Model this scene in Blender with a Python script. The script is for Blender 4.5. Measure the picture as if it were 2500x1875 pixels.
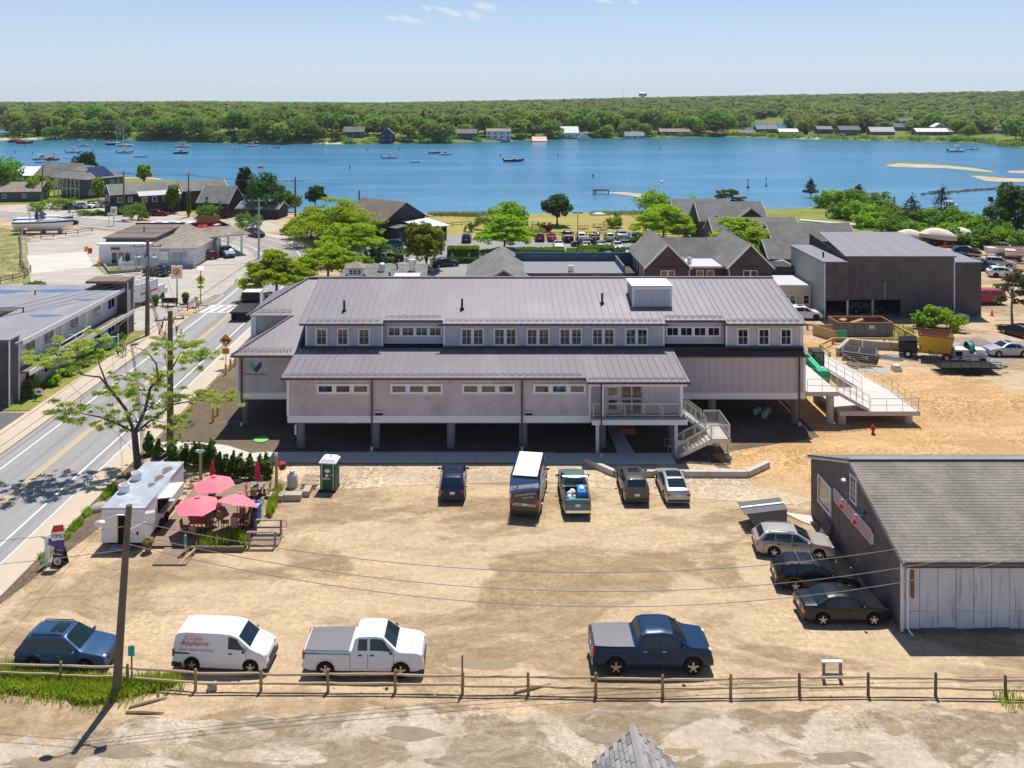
import bpy, math, random
import numpy as np
from mathutils import Vector, Matrix, Euler
for o in list(bpy.data.objects): bpy.data.objects.remove(o)
R = math.radians
SC = bpy.context.scene
COL = SC.collection
# ------------------------------------------------------------------ camera, sky, sun, exposure
F, H, YH, CX = 2100.0, 28.0, 240.0, 1200.0      # focal length in photo pixels, height of the camera, horizon row, axis column
cd = bpy.data.cameras.new('camera'); cam = bpy.data.objects.new('camera', cd); COL.objects.link(cam)
cam.location = (0, 0, H); cam.rotation_euler = (R(90), 0, 0)
cd.sensor_width = 36; cd.lens = F/2500*36; cd.shift_x = 50/2500; cd.shift_y = -(937.5-YH)/2500
cd.clip_start = .5; cd.clip_end = 20000
SC.camera = cam
SUN = Vector((.0908, .3634, .9272)).normalized()
wd = bpy.data.worlds.new('World'); SC.world = wd; wd.use_nodes = True
nt = wd.node_tree; nt.nodes.clear()
sk = nt.nodes.new('ShaderNodeTexSky'); sk.sky_type = 'NISHITA'; sk.sun_disc = False
sk.sun_elevation = R(68); sk.sun_rotation = math.atan2(SUN.x, SUN.y); sk.altitude = 0; sk.air_density = .75; sk.dust_density = 0; sk.ozone_density = 5.0
bg = nt.nodes.new('ShaderNodeBackground'); bg.inputs['Strength'].default_value = .10
wo = nt.nodes.new('ShaderNodeOutputWorld')
wb = nt.nodes.new('ShaderNodeMix'); wb.data_type = 'RGBA'; wb.blend_type = 'MULTIPLY'; wb.inputs[0].default_value = 1; wb.inputs[7].default_value = (1.08, 1.0, .98, 1)
nt.links.new(sk.outputs[0], wb.inputs[6]); 
def wn(t, **k):
    x = nt.nodes.new(t)
    for a, b in k.items(): setattr(x, a, b)
    return x
tc = wn('ShaderNodeTexCoord'); sx = wn('ShaderNodeSeparateXYZ'); nt.links.new(tc.outputs['Generated'], sx.inputs[0])
hz = wn('ShaderNodeMapRange', interpolation_type='SMOOTHSTEP'); [setattr(hz.inputs[i], 'default_value', v) for i, v in ((1, -.02), (2, .22), (3, .86), (4, 0))]; nt.links.new(sx.outputs[2], hz.inputs[0])
hm = wn('ShaderNodeMix', data_type='RGBA'); hm.inputs[7].default_value = (5.0, 5.9, 7.0, 1); nt.links.new(hz.outputs[0], hm.inputs[0]); nt.links.new(wb.outputs[2], hm.inputs[6])   # pale haze towards the horizon, all round
def wm(op, a, b=0.0):
    x = wn('ShaderNodeMath', operation=op)
    for i, v in enumerate((a, b)):
        if hasattr(v, 'is_output'): nt.links.new(v, x.inputs[i])
        else: x.inputs[i].default_value = v
    return x.outputs[0]
# a few wisps of cloud low in the south: soft lobes broken up by noise
az = wm('ARCTAN2', sx.outputs[0], sx.outputs[1]); el = sx.outputs[2]; lobes = None
for a, e, wa, we in ((-.095,.0905,.016,.0042),(-.116,.092,.007,.0028),(-.045,.0985,.014,.0042),(-.022,.0965,.010,.0052),(-.008,.1065,.014,.005),(-.075,.1035,.006,.003),(-.055,.1025,.018,.0025),(.13,.1115,.016,.0022),(.165,.1105,.006,.003)):
    q = wm('ADD', wm('POWER', wm('DIVIDE', wm('SUBTRACT', az, a), wa), 2), wm('POWER', wm('DIVIDE', wm('ADD', wm('SUBTRACT', el, e), wm('MULTIPLY', wm('SUBTRACT', az, a), .22)), we), 2)); l = wm('EXPONENT', wm('MULTIPLY', q, -1)); lobes = l if lobes is None else wm('MAXIMUM', lobes, l)
cn = wn('ShaderNodeTexNoise'); cn.inputs['Scale'].default_value = 95; cn.inputs['Detail'].default_value = 6; mp = wn('ShaderNodeMapping'); mp.inputs['Scale'].default_value = (1, 1, 3.2); nt.links.new(tc.outputs['Generated'], mp.inputs[0]); nt.links.new(mp.outputs[0], cn.inputs['Vector'])
cf = wn('ShaderNodeMapRange', interpolation_type='SMOOTHSTEP'); [setattr(cf.inputs[i], 'default_value', v) for i, v in ((1, .42), (2, 1.15), (3, 0), (4, .55))]; nt.links.new(wm('ADD', wm('MULTIPLY', lobes, .68), wm('MULTIPLY', wm('MULTIPLY', cn.outputs['Fac'], .75), wm('MINIMUM', wm('MULTIPLY', lobes, 4), 1))), cf.inputs[0])
cm = wn('ShaderNodeMix', data_type='RGBA'); cm.inputs[7].default_value = (7.2, 7.5, 7.9, 1); nt.links.new(cf.outputs[0], cm.inputs[0]); nt.links.new(hm.outputs[2], cm.inputs[6]); nt.links.new(cm.outputs[2], bg.inputs[0])
nt.links.new(bg.outputs[0], wo.inputs[0])
sl = bpy.data.lights.new('sun', 'SUN'); sl.energy = 4.6; sl.angle = R(.5); sl.color = (1, .955, .88)
so = bpy.data.objects.new('sun', sl); COL.objects.link(so); so.location = (40, 150, 300)
so.rotation_euler = (-SUN).to_track_quat('-Z', 'Y').to_euler()
SC.view_settings.view_transform = 'Standard'; SC.view_settings.look = 'None'; SC.view_settings.gamma = 1
SC.view_settings.use_curve_mapping = False; SC.view_settings.exposure = .28
SC.cycles.max_bounces = 6; SC.cycles.diffuse_bounces = 3; SC.cycles.glossy_bounces = 3; SC.cycles.transparent_max_bounces = 12

# ------------------------------------------------------------------ helpers
def G(px, py, z=0.0):
    """photo pixel (2500 wide) -> the point of the plane at height z that stands there"""
    Y = F*(H-z)/(py-YH)
    return Vector(((px-CX)*Y/F, Y, z))
def A(px, py, Y):
    """photo pixel at distance Y"""
    return Vector(((px-CX)*Y/F, Y, H-(py-YH)*Y/F))
def XA(px, Y): return (px-CX)*Y/F
def ZA(py, Y): return H-(py-YH)*Y/F
WL = {}
def tag(o, label=None, cat=None, group=None, kind=None):
    if label: o['label'] = label
    if cat: o['category'] = cat
    if group: o['group'] = group
    if kind: o['kind'] = kind
    return o
def thing(name, label, cat, loc=(0,0,0), rz=0, group=None, w=False):
    o = bpy.data.objects.new(name, None); COL.objects.link(o)
    o.location = loc; o.rotation_euler = (0, 0, rz); o.empty_display_size = .3
    if w: WL[o.name] = Vector(loc)
    return tag(o, label, cat, group)
def kids(o): return [c for c in bpy.data.objects if c.parent == o]
def dup(o, parent=None, loc=None, rz=None):
    c = o.copy(); COL.objects.link(c)
    if parent is not None: c.parent = parent
    if loc is not None: c.location = loc
    if rz is not None: c.rotation_euler = (0, 0, rz)
    return c
def tree_copy(o, loc, rz=0, label=None, scale=None, group=None):
    c = dup(o, None, loc, rz)
    if label: c['label'] = label
    if group: c['group'] = group
    if scale: c.scale = scale if hasattr(scale, '__len__') else (scale,)*3
    for k in list(o.children):
        d = dup(k, c)
        for g in list(k.children): dup(g, d)
    return c
class MB:
    def __init__(s): s.v = []; s.f = []
    def add(s, vs, fs):
        b = len(s.v); s.v += [tuple(p) for p in vs]; s.f += [tuple(b+i for i in f) for f in fs]; return s
    def bx(s, x0, x1, y0, y1, z0, z1):
        return s.add([(x0,y0,z0),(x1,y0,z0),(x1,y1,z0),(x0,y1,z0),(x0,y0,z1),(x1,y0,z1),(x1,y1,z1),(x0,y1,z1)],
                     [(0,3,2,1),(4,5,6,7),(0,1,5,4),(1,2,6,5),(2,3,7,6),(3,0,4,7)])
    def box(s, c, d, rz=0, M=None):
        x, y, z = d[0]/2, d[1]/2, d[2]/2
        m = M if M is not None else Matrix.Rotation(rz, 3, 'Z')
        vs = [m @ Vector(p) + Vector(c) for p in ((-x,-y,-z),(x,-y,-z),(x,y,-z),(-x,y,-z),(-x,-y,z),(x,-y,z),(x,y,z),(-x,y,z))]
        return s.add(vs, [(0,3,2,1),(4,5,6,7),(0,1,5,4),(1,2,6,5),(2,3,7,6),(3,0,4,7)])
    def bar(s, p, q, w, h=None, up=(0,0,1)):
        p, q = Vector(p), Vector(q); d = (q-p); h = h or w
        if d.length < 1e-6: return s
        z = d.normalized(); u = Vector(up)
        if abs(z.dot(u)) > .99: u = Vector((0,1,0))
        x = z.cross(u).normalized(); y = x.cross(z).normalized()
        vs = [p+x*a*w/2+y*b*h/2 for a, b in ((-1,-1),(1,-1),(1,1),(-1,1))]+[q+x*a*w/2+y*b*h/2 for a, b in ((-1,-1),(1,-1),(1,1),(-1,1))]
        return s.add(vs, [(0,1,2,3),(7,6,5,4),(0,4,5,1),(1,5,6,2),(2,6,7,3),(3,7,4,0)])
    def tube(s, pts, r, n=7, cap=True):
        pts = [Vector(p) for p in pts]; k = len(pts); rs = r if hasattr(r, '__len__') else [r]*k
        vs = []; px = None
        for i, p in enumerate(pts):
            d = (pts[min(i+1,k-1)]-pts[max(i-1,0)]).normalized()
            if px is None:
                u = Vector((0,0,1)) if abs(d.z) < .9 else Vector((1,0,0)); px = d.cross(u).normalized()
            else:
                px = (px-d*px.dot(d)).normalized()
            py = d.cross(px)
            vs += [p+(px*math.cos(2*math.pi*j/n)+py*math.sin(2*math.pi*j/n))*rs[i] for j in range(n)]
        fs = [(i*n+j, i*n+(j+1)%n, (i+1)*n+(j+1)%n, (i+1)*n+j) for i in range(k-1) for j in range(n)]
        if cap: fs += [tuple(range(n-1,-1,-1)), tuple((k-1)*n+j for j in range(n))]
        return s.add(vs, fs)
    def cyl(s, c, r, h, n=12, r2=None):
        c = Vector(c); return s.tube([c, c+Vector((0,0,h))], [r, r if r2 is None else r2], n)
    def lathe(s, prof, c=(0,0,0), n=12, axis='Z', cap=True):
        """prof: (radius, height) list"""
        vs = []
        for r, h in prof:
            for j in range(n):
                a = 2*math.pi*j/n; x, y = r*math.cos(a), r*math.sin(a)
                p = (x, y, h) if axis == 'Z' else ((x, h, y) if axis == 'Y' else (h, x, y))
                vs.append((p[0]+c[0], p[1]+c[1], p[2]+c[2]))
        k = len(prof)
        fs = [(i*n+j, i*n+(j+1)%n, (i+1)*n+(j+1)%n, (i+1)*n+j) for i in range(k-1) for j in range(n)]
        if cap: fs += [tuple(range(n-1,-1,-1)), tuple((k-1)*n+j for j in range(n))]
        return s.add(vs, fs)
    def poly(s, pts): return s.add(pts, [tuple(range(len(pts)))])
    def slab(s, pts, t, d=(0,0,-1)):
        """polygon pts thickened by t along d"""
        n = len(pts); d = Vector(d)*t
        vs = [Vector(p) for p in pts]+[Vector(p)+d for p in pts]
        return s.add(vs, [tuple(range(n)), tuple(range(2*n-1,n-1,-1))]+[(i, i+n, (i+1)%n+n, (i+1)%n) for i in range(n)])
    def sph(s, c, r, nu=10, nv=6):
        r = r if hasattr(r, '__len__') else (r,r,r)
        vs = []; fs = []
        for i in range(nv+1):
            t = math.pi*i/nv
            for j in range(nu):
                a = 2*math.pi*j/nu
                vs.append((c[0]+r[0]*math.sin(t)*math.cos(a), c[1]+r[1]*math.sin(t)*math.sin(a), c[2]+r[2]*math.cos(t)))
        for i in range(nv):
            for j in range(nu): fs.append((i*nu+j, (i+1)*nu+j, (i+1)*nu+(j+1)%nu, i*nu+(j+1)%nu))
        return s.add(vs, fs)
    def B(s, name, m, parent=None, smooth=None, loc=None):
        me = bpy.data.meshes.new(name); off = Vector((0,0,0))
        if parent is not None and parent.name in WL: off = WL[parent.name]
        me.from_pydata([(v[0]-off.x, v[1]-off.y, v[2]-off.z) for v in s.v], [], s.f); me.update()
        if m is not None: me.materials.append(MT[m] if isinstance(m, str) else m)
        if smooth:
            me.shade_smooth()
            if smooth is not True: me.set_sharp_from_angle(angle=R(smooth))
        o = bpy.data.objects.new(name, me); COL.objects.link(o)
        if parent is not None:
            o.parent = parent
            if parent.name in WL: WL[o.name] = off
        if loc is not None: o.location = loc
        return o
    def base(s, name, m, label, cat, group=None, kind=None, smooth=None):
        """one-mesh thing whose origin sits at its base"""
        xs = [v[0] for v in s.v]; ys = [v[1] for v in s.v]; zs = [v[2] for v in s.v]
        c = Vector(((min(xs)+max(xs))/2, (min(ys)+max(ys))/2, min(zs)))
        s.v = [(v[0]-c.x, v[1]-c.y, v[2]-c.z) for v in s.v]
        o = s.B(name, m, None, smooth); o.location = c
        return tag(o, label, cat, group, kind)
bx = lambda *a: MB().bx(*a)
def npmesh(name, v, faces_flat, nper, m, parent=None):
    me = bpy.data.meshes.new(name); nf = len(faces_flat)//nper
    me.vertices.add(len(v)); me.vertices.foreach_set('co', np.asarray(v, np.float32).ravel())
    me.loops.add(len(faces_flat)); me.loops.foreach_set('vertex_index', np.asarray(faces_flat, np.int32))
    me.polygons.add(nf); me.polygons.foreach_set('loop_start', np.arange(0, nf*nper, nper, dtype=np.int32))
    me.update(calc_edges=True); me.validate()
    if m: me.materials.append(MT[m] if isinstance(m, str) else m)
    o = bpy.data.objects.new(name, me); COL.objects.link(o)
    if parent is not None: o.parent = parent
    return o
def struct(o): o['kind'] = 'structure'; return o
def text(s, size, loc, rot, m, parent, name='lettering', ext=.004, align='CENTER', sx=1):
    c = bpy.data.curves.new(name, 'FONT'); c.body = s; c.size = size; c.extrude = ext; c.align_x = align; c.align_y = 'CENTER'; c.resolution_u = 2
    c.materials.append(MT[m]); o = bpy.data.objects.new(name, c); COL.objects.link(o)
    off = WL.get(parent.name, Vector((0,0,0))) if parent is not None else Vector((0,0,0))
    o.location = Vector(loc)-off; o.rotation_euler = rot; o.scale = (sx, 1, 1); o.parent = parent
    return o

# ------------------------------------------------------------------ materials
MT = {}
class NB:
    def __init__(s, name):
        m = bpy.data.materials.new(name); m.use_nodes = True; s.m = m; s.t = m.node_tree; s.t.nodes.clear()
        s.out = s.n('ShaderNodeOutputMaterial'); s.b = s.n('ShaderNodeBsdfPrincipled'); s.l(s.b.outputs[0], s.out.inputs[0]); MT[name] = m
    def n(s, t, **k):
        x = s.t.nodes.new(t)
        for a, b in k.items(): setattr(x, a, b)
        return x
    def l(s, a, b): s.t.links.new(a, b)
    def coord(s, kind='Object'):
        return s.n('ShaderNodeNewGeometry').outputs['Position'] if kind == 'World' else s.n('ShaderNodeTexCoord').outputs[kind]
    def noise(s, co, scale, detail=4, rough=.55, stretch=None, dist=0):
        if stretch:
            mp = s.n('ShaderNodeMapping'); mp.inputs['Scale'].default_value = stretch; s.l(co, mp.inputs[0]); co = mp.outputs[0]
        x = s.n('ShaderNodeTexNoise'); x.inputs['Scale'].default_value = scale; x.inputs['Detail'].default_value = detail; x.inputs['Roughness'].default_value = rough
        x.inputs['Distortion'].default_value = dist
        s.l(co, x.inputs['Vector']); return x.outputs['Fac']
    def ramp(s, fac, stops):
        r = s.n('ShaderNodeValToRGB'); e = r.color_ramp.elements
        while len(e) < len(stops): e.new(.5)
        for k, (p, c) in zip(e, stops):
            k.position = p; k.color = (*c, 1) if hasattr(c, '__len__') else (c, c, c, 1)
        s.l(fac, r.inputs[0]); return r.outputs[0]
    def mix(s, fac, a, b, mode='MIX'):
        x = s.n('ShaderNodeMix', data_type='RGBA', blend_type=mode)
        for v, i in ((fac, 0), (a, 6), (b, 7)):
            if hasattr(v, 'is_output'): s.l(v, x.inputs[i])
            elif i == 0: x.inputs[0].default_value = v
            else: x.inputs[i].default_value = (*v, 1)
        return x.outputs[2]
    def math(s, op, a, b=0.0, c=0.0):
        x = s.n('ShaderNodeMath', operation=op)
        for i, v in enumerate((a, b, c)):
            if hasattr(v, 'is_output'): s.l(v, x.inputs[i])
            else: x.inputs[i].default_value = v
        return x.outputs[0]
    def bump(s, h, strength=.3, dist=.02):
        x = s.n('ShaderNodeBump'); x.inputs['Strength'].default_value = strength; x.inputs['Distance'].default_value = dist
        s.l(h, x.inputs['Height']); s.l(x.outputs[0], s.b.inputs['Normal'])
    def set(s, col=None, rough=.6, metal=0, spec=.5, coat=0):
        if col is not None:
            if hasattr(col, 'is_output'): s.l(col, s.b.inputs['Base Color'])
            else: s.b.inputs['Base Color'].default_value = (*col, 1)
        s.b.inputs['Roughness'].default_value = rough; s.b.inputs['Metallic'].default_value = metal
        s.b.inputs['Specular IOR Level'].default_value = spec; s.b.inputs['Coat Weight'].default_value = coat
        s.b.inputs['Coat Roughness'].default_value = .04
        return s
def mat(name, col, rough=.6, metal=0, var=.12, vs=3, bump=0, bs=20, spec=.5, coat=0, stretch=None, world=False, dirt=None):
    b = NB(name); co = b.coord('World' if world else 'Object')
    n = b.noise(co, vs, 5, .6, stretch)
    c = b.mix(n, tuple(x*(1-var) for x in col), tuple(min(1, x*(1+var)) for x in col))
    if dirt: c = b.mix(b.ramp(b.noise(co, dirt[1], 6, .65, dirt[3] if len(dirt) > 3 else None), [(dirt[2], 0), (min(1, dirt[2]+.18), 1)]), c, dirt[0])
    b.set(c, rough, metal, spec, coat)
    if bump: b.bump(b.noise(co, bs, 4), bump, .03)
    return b.m
def shingle(name, c1, c2, mortar, roww, rowh, rough=.85, bump=.5, wear=None, msz=.012):
    b = NB(name); co = b.coord('Object'); s = b.n('ShaderNodeSeparateXYZ'); b.l(co, s.inputs[0])
    u = b.math('ADD', s.outputs[0], s.outputs[1]); cb = b.n('ShaderNodeCombineXYZ'); b.l(u, cb.inputs[0]); b.l(s.outputs[2], cb.inputs[1])
    k = b.n('ShaderNodeTexBrick'); k.inputs['Scale'].default_value = 1; k.inputs['Brick Width'].default_value = roww; k.inputs['Row Height'].default_value = rowh
    k.inputs['Mortar Size'].default_value = msz; k.inputs['Mortar Smooth'].default_value = .3
    k.inputs['Color1'].default_value = (*c1, 1); k.inputs['Color2'].default_value = (*c2, 1); k.inputs['Mortar'].default_value = (*mortar, 1)
    b.l(cb.outputs[0], k.inputs['Vector'])
    c = b.mix(b.ramp(b.noise(co, .5, 6, .7), [(.35, .72), (.65, 1.12)]), k.outputs[0], k.outputs[0])
    c = b.mix(1.0, k.outputs[0], b.ramp(b.noise(co, .45, 6, .7), [(.3, .7), (.7, 1.15)]), 'MULTIPLY')
    if wear: c = b.mix(b.ramp(b.noise(co, wear[1], 6, .7), [(.5, 0), (.75, 1)]), c, wear[0])
    b.set(c, rough, 0, .3); b.bump(b.math('SUBTRACT', 1.0, k.outputs['Fac']), bump, .02)
    return b.m
# ------------------------------------------------------------------ material library
mat('white_trim', (.84,.84,.86), .55, var=.05); mat('white_paint', (.80,.80,.80), .5, var=.04); mat('cream', (.62,.52,.38), .8, var=.1)
mat('brown_metal', (.055,.042,.038), .4); mat('roof_metal', (.215,.196,.212), .42, .2, var=.1, vs=.35, dirt=((.255,.235,.248), .3, .5, (1,.3,1))); mat('seam_metal', (.30,.27,.28), .42, .3)
mat('steel', (.50,.51,.52), .38, .75, var=.15); mat('steel_mesh', (.40,.42,.44), .4, .6); mat('concrete', (.50,.48,.44), .85, var=.12, vs=2, bump=.15, bs=25, dirt=((.40,.37,.32), .8, .55))
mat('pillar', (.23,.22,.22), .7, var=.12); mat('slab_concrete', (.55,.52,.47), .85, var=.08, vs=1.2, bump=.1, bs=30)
mat('panel', (.56,.52,.55), .7, var=.06, vs=2, bump=.08, bs=14); mat('batten', (.40,.37,.40), .7)
mat('dark_glass', (.012,.016,.022), .03, 0, var=0, spec=.9); mat('tan_glass', (.03,.025,.02), .02, .0, var=0, spec=1.0, coat=.5); mat('shade_cloth', (.42,.40,.36), .8)
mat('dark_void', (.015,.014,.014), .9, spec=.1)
mat('rubber', (.018,.018,.018), .85, spec=.2); mat('black_plastic', (.022,.022,.024), .5); mat('rim', (.45,.45,.46), .3, .8); mat('dark_rim', (.05,.05,.055), .35, .6); mat('chrome', (.75,.75,.76), .12, 1)
mat('lamp_glass', (.70,.72,.74), .1, coat=.8, var=0); mat('tail_red', (.45,.012,.015), .2, coat=.8, var=.05); mat('amber', (.75,.28,.04), .3); mat('plate', (.72,.74,.78), .5)
mat('interior', (.20,.19,.18), .9)
for nm, c, me in (('paint_white',(.80,.81,.83),0),('paint_navy',(.004,.014,.06),.2),('paint_blue',(.022,.075,.175),.3),('paint_truckblue',(.004,.028,.085),.25),('paint_black',(.005,.005,.007),0),('paint_silver',(.46,.46,.47),.6),
                  ('paint_champagne',(.44,.41,.37),.5),('paint_greygold',(.075,.07,.065),.3),('paint_green',(.10,.20,.165),.2),('paint_darkgreen',(.006,.028,.025),.2),('paint_red',(.42,.012,.03),.1),('paint_maroon',(.14,.008,.018),.3),('paint_charcoal',(.012,.012,.014),.1),
                  ('paint_vanblue',(.02,.20,.52),.1),('paint_vanbrown',(.085,.06,.052),.2),('paint_steelblue',(.22,.27,.33),.5),('paint_teal',(.02,.09,.11),.2)):
    mat(nm, c, .35, me*.6, var=.03, coat=.4, spec=.3)
mat('wood', (.33,.24,.15), .8, var=.3, vs=4, stretch=(1,6,6)); mat('rail_wood', (.44,.33,.21), .8, var=.3, vs=2.5, bump=.3, bs=18, stretch=(.6,8,8)); mat('post_wood', (.34,.25,.10), .8, var=.3, vs=6, bump=.3, bs=25)
mat('new_wood', (.52,.36,.15), .75, var=.15, vs=3); mat('pole_wood', (.155,.115,.08), .9, var=.35, vs=3, bump=.5, bs=14, stretch=(8,8,.6)); mat('grey_wood', (.26,.235,.215), .9, var=.25, vs=3, bump=.3, stretch=(8,8,.8))
mat('deck_board', (.27,.185,.125), .75, var=.3, vs=3, stretch=(.6,.6,1)); mat('pallet_wood', (.42,.30,.18), .85, var=.2)
mat('yellow', (.72,.42,.02), .5); mat('yellow_line', (.68,.46,.16), .8, var=.15, vs=2); mat('white_line', (.74,.73,.70), .8, var=.12, vs=2)
mat('sign_lime', (.55,.82,.03), .5, var=.02); mat('sign_orange', (.80,.36,.02), .5, var=.02); mat('sign_white', (.82,.83,.85), .5, var=.02); mat('sign_black', (.012,.012,.012), .6, var=0); mat('shell_red', (.62,.03,.03), .5, var=0); mat('shell_yellow', (.85,.52,.03), .5, var=0)
mat('parasol', (.92,.20,.26), .75, var=.05); mat('parasol_dark', (.62,.02,.06), .8); mat('red', (.55,.02,.025), .5); mat('orange', (.75,.16,.03), .6); mat('blue_plastic', (.02,.22,.62), .35); mat('navy', (.012,.03,.10), .6)
mat('porta_green', (.01,.085,.05), .45, var=.08); mat('porta_white', (.78,.79,.80), .45, var=.04); mat('tank_white', (.60,.58,.52), .6, var=.12, vs=2); mat('lift_green', (.01,.42,.20), .4, coat=.3); mat('manhole_green', (.16,.55,.12), .6)
mat('logo_teal', (.02,.42,.40), .5, var=0); mat('logo_navy', (.012,.035,.12), .5, var=0); mat('text_red', (.50,.03,.03), .5, var=0); mat('text_blue', (.05,.07,.25), .5, var=0)
mat('flat_roof', (.25,.25,.28), .9, var=.2, vs=.5, bump=.1, dirt=((.36,.35,.35), .35, .52, (1,.25,1))); mat('flat_roof_light', (.50,.50,.52), .8, var=.1, vs=.6); mat('membrane', (.215,.215,.24), .8, var=.08, vs=.8, bump=.08, bs=30); mat('puddle_blue', (.10,.15,.30), .25, var=.15)
mat('motel_wall', (.60,.60,.62), .75, var=.06); mat('carpet_walk', (.20,.15,.11), .9); mat('fascia', (.76,.73,.70), .6, var=.08)
mat('barn_white', (.62,.62,.66), .8, var=.22, vs=1.2, bump=.25, bs=9, stretch=(1,1,.35), dirt=((.27,.23,.20), 1.6, .56, (2.5,2.5,.25)))
mat('green_wall', (.36,.40,.36), .8, var=.06); mat('teal_wall', (.055,.085,.115), .7, var=.12); mat('pink_sign', (.60,.36,.33), .6, var=.06)
mat('station_white', (.80,.80,.80), .8, var=.12, vs=.9, dirt=((.55,.53,.50), .8, .60)); mat('canvas', (.62,.56,.47), .8, var=.08); mat('boat_white', (.82,.82,.82), .3, coat=.4, var=.03); mat('boat_navy', (.02,.03,.08), .3, coat=.4); mat('antifoul', (.20,.025,.02), .8)
mat('varnish', (.32,.12,.04), .35, coat=.4); mat('skin', (.55,.33,.24), .6, var=.04); mat('hair', (.09,.06,.04), .8); mat('shirt_white', (.72,.74,.78), .8); mat('shirt_blue', (.08,.20,.55), .8); mat('shorts_blue', (.22,.27,.38), .8); mat('dog_fur', (.03,.028,.026), .9)
mat('rust', (.26,.10,.04), .85, var=.3, vs=2, bump=.2); mat('dump_grey', (.17,.165,.17), .7, var=.2, vs=1.5); mat('dump_yellow', (.66,.40,.035), .6, var=.2, dirt=((.25,.11,.04), 1.5, .68)); mat('stone', (.42,.37,.31), .9, var=.25, vs=2, bump=.4, bs=8); mat('dark_stone', (.12,.10,.09), .9)
mat('soil', (.17,.135,.10), .95, var=.3, vs=2, bump=.5, bs=10); mat('terracotta', (.42,.16,.08), .8); mat('flower', (.65,.04,.10), .7); mat('silver_tank', (.55,.57,.60), .35, .7); mat('solar', (.02,.03,.10), .15, coat=.6, var=.05); mat('transformer', (.42,.46,.48), .5, .2); mat('insulator', (.20,.12,.08), .4)
mat('aluminium', (.66,.67,.68), .4, .6); mat('wire', (.06,.06,.065), .6); mat('cable_light', (.26,.24,.22), .6)
shingle('cedar_pink', (.72,.64,.63), (.62,.545,.54), (.44,.39,.39), .16, .13, .85, .35)
shingle('cedar_grey', (.20,.165,.165), (.13,.11,.115), (.06,.05,.055), .20, .16, .9, .6)
shingle('cedar_brown', (.15,.105,.10), (.10,.075,.078), (.045,.035,.035), .20, .18, .9, .6)
shingle('cedar_barn', (.25,.20,.18), (.17,.14,.13), (.10,.08,.075), .16, .13, .9, .5)
shingle('cedar_dark', (.075,.068,.075), (.045,.043,.05), (.02,.02,.022), .25, .18, .9, .5)
shingle('roof_grey', (.27,.265,.25), (.20,.20,.19), (.12,.115,.11), .30, .09, .9, .5)
shingle('roof_barn', (.29,.265,.225), (.24,.215,.185), (.15,.135,.115), .32, .075, .9, .6, ((.30,.27,.21), .6))
shingle('roof_brown', (.24,.185,.155), (.18,.14,.12), (.10,.08,.07), .30, .1, .9, .5)
shingle('roof_tan', (.40,.35,.29), (.31,.27,.22), (.20,.17,.14), .30, .1, .9, .5)
shingle('block_teal', (.10,.16,.20), (.085,.14,.18), (.06,.09,.11), .4, .2, .8, .3)
def ground_mat(name, light, mid, dark, damp, dscale=.10, ws=.035, pebble=.35, pscale=7, streak=(1,2.4,1), patch=.085, edge=.06, cov=.485):
    b = NB(name); co = b.coord('World')
    big = b.noise(co, ws, 8, .62, streak, .4); med = b.noise(co, dscale*2.2, 9, .66, streak, .8); fine = b.noise(co, 3.0, 6, .7)
    c = b.ramp(med, [(.30, dark), (.46, mid), (.60, light)])
    p1 = b.noise(co, patch, 11, .62, (1,1.9,1), .7); p2 = b.noise(co, patch*3.3, 9, .66, (1,2.4,1), 1.2)
    c = b.mix(b.math('MULTIPLY', b.ramp(p1, [(cov, 0), (cov+edge, 1)]), b.ramp(p2, [(.28, .25), (.6, 1)])), c, damp)
    c = b.mix(b.ramp(p2, [(.58, 0), (.72, .6)]), c, damp); c = b.mix(b.ramp(b.noise(co, patch*1.7, 9, .65, (1,2.6,1), .9), [(.56, 0), (.68, .55)]), c, tuple(min(1,v*1.12) for v in light))
    vo = b.n('ShaderNodeTexVoronoi'); vo.inputs['Scale'].default_value = pscale; b.l(co, vo.inputs['Vector'])
    sp = b.ramp(vo.outputs['Distance'], [(.10, 1.25), (.35, .82)]) 
    pm = b.ramp(b.noise(co, .16, 5, .6), [(.42, .1), (.62, 1)])
    c = b.mix(b.math('MULTIPLY', pm, pebble), c, b.mix(1.0, c, b.mix(vo.outputs['Color'], (.45,.42,.40), (1.6,1.55,1.5)), 'MULTIPLY'))
    c = b.mix(.55, c, b.mix(1.0, c, b.ramp(fine, [(.25, .55), (.75, 1.4)]), 'MULTIPLY'))
    wv = b.n('ShaderNodeTexWave', bands_direction='Y'); wv.inputs['Scale'].default_value = .55; wv.inputs['Distortion'].default_value = 14; wv.inputs['Detail'].default_value = 2; wv.inputs['Detail Scale'].default_value = .25; b.l(co, wv.inputs['Vector'])
    c = b.mix(b.math('MULTIPLY', b.ramp(wv.outputs['Fac'], [(.0, 1), (.10, 0)]), b.math('MULTIPLY', pm, .30)), c, damp)   # worn wheel lines
    b.set(c, .95, 0, .15); h = b.math('ADD', b.math('MULTIPLY', fine, .5), b.math('MULTIPLY', vo.outputs['Distance'], .6)); b.bump(h, .55, .05)
ground_mat('dirt', (.53,.40,.258), (.475,.355,.225), (.39,.285,.175), (.275,.195,.115), .12, .05)
ground_mat('lane', (.50,.425,.33), (.43,.355,.265), (.33,.26,.18), (.235,.178,.115), .16, .075, .5, 9, (1,1.8,1), .15, .03, .47)
ground_mat('sand', (.54,.47,.36), (.48,.41,.31), (.42,.35,.26), (.40,.33,.25), pebble=.1)
ground_mat('woodchip', (.56,.37,.19), (.49,.31,.15), (.40,.245,.115), (.43,.27,.13), pebble=1.0, pscale=6)
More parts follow.
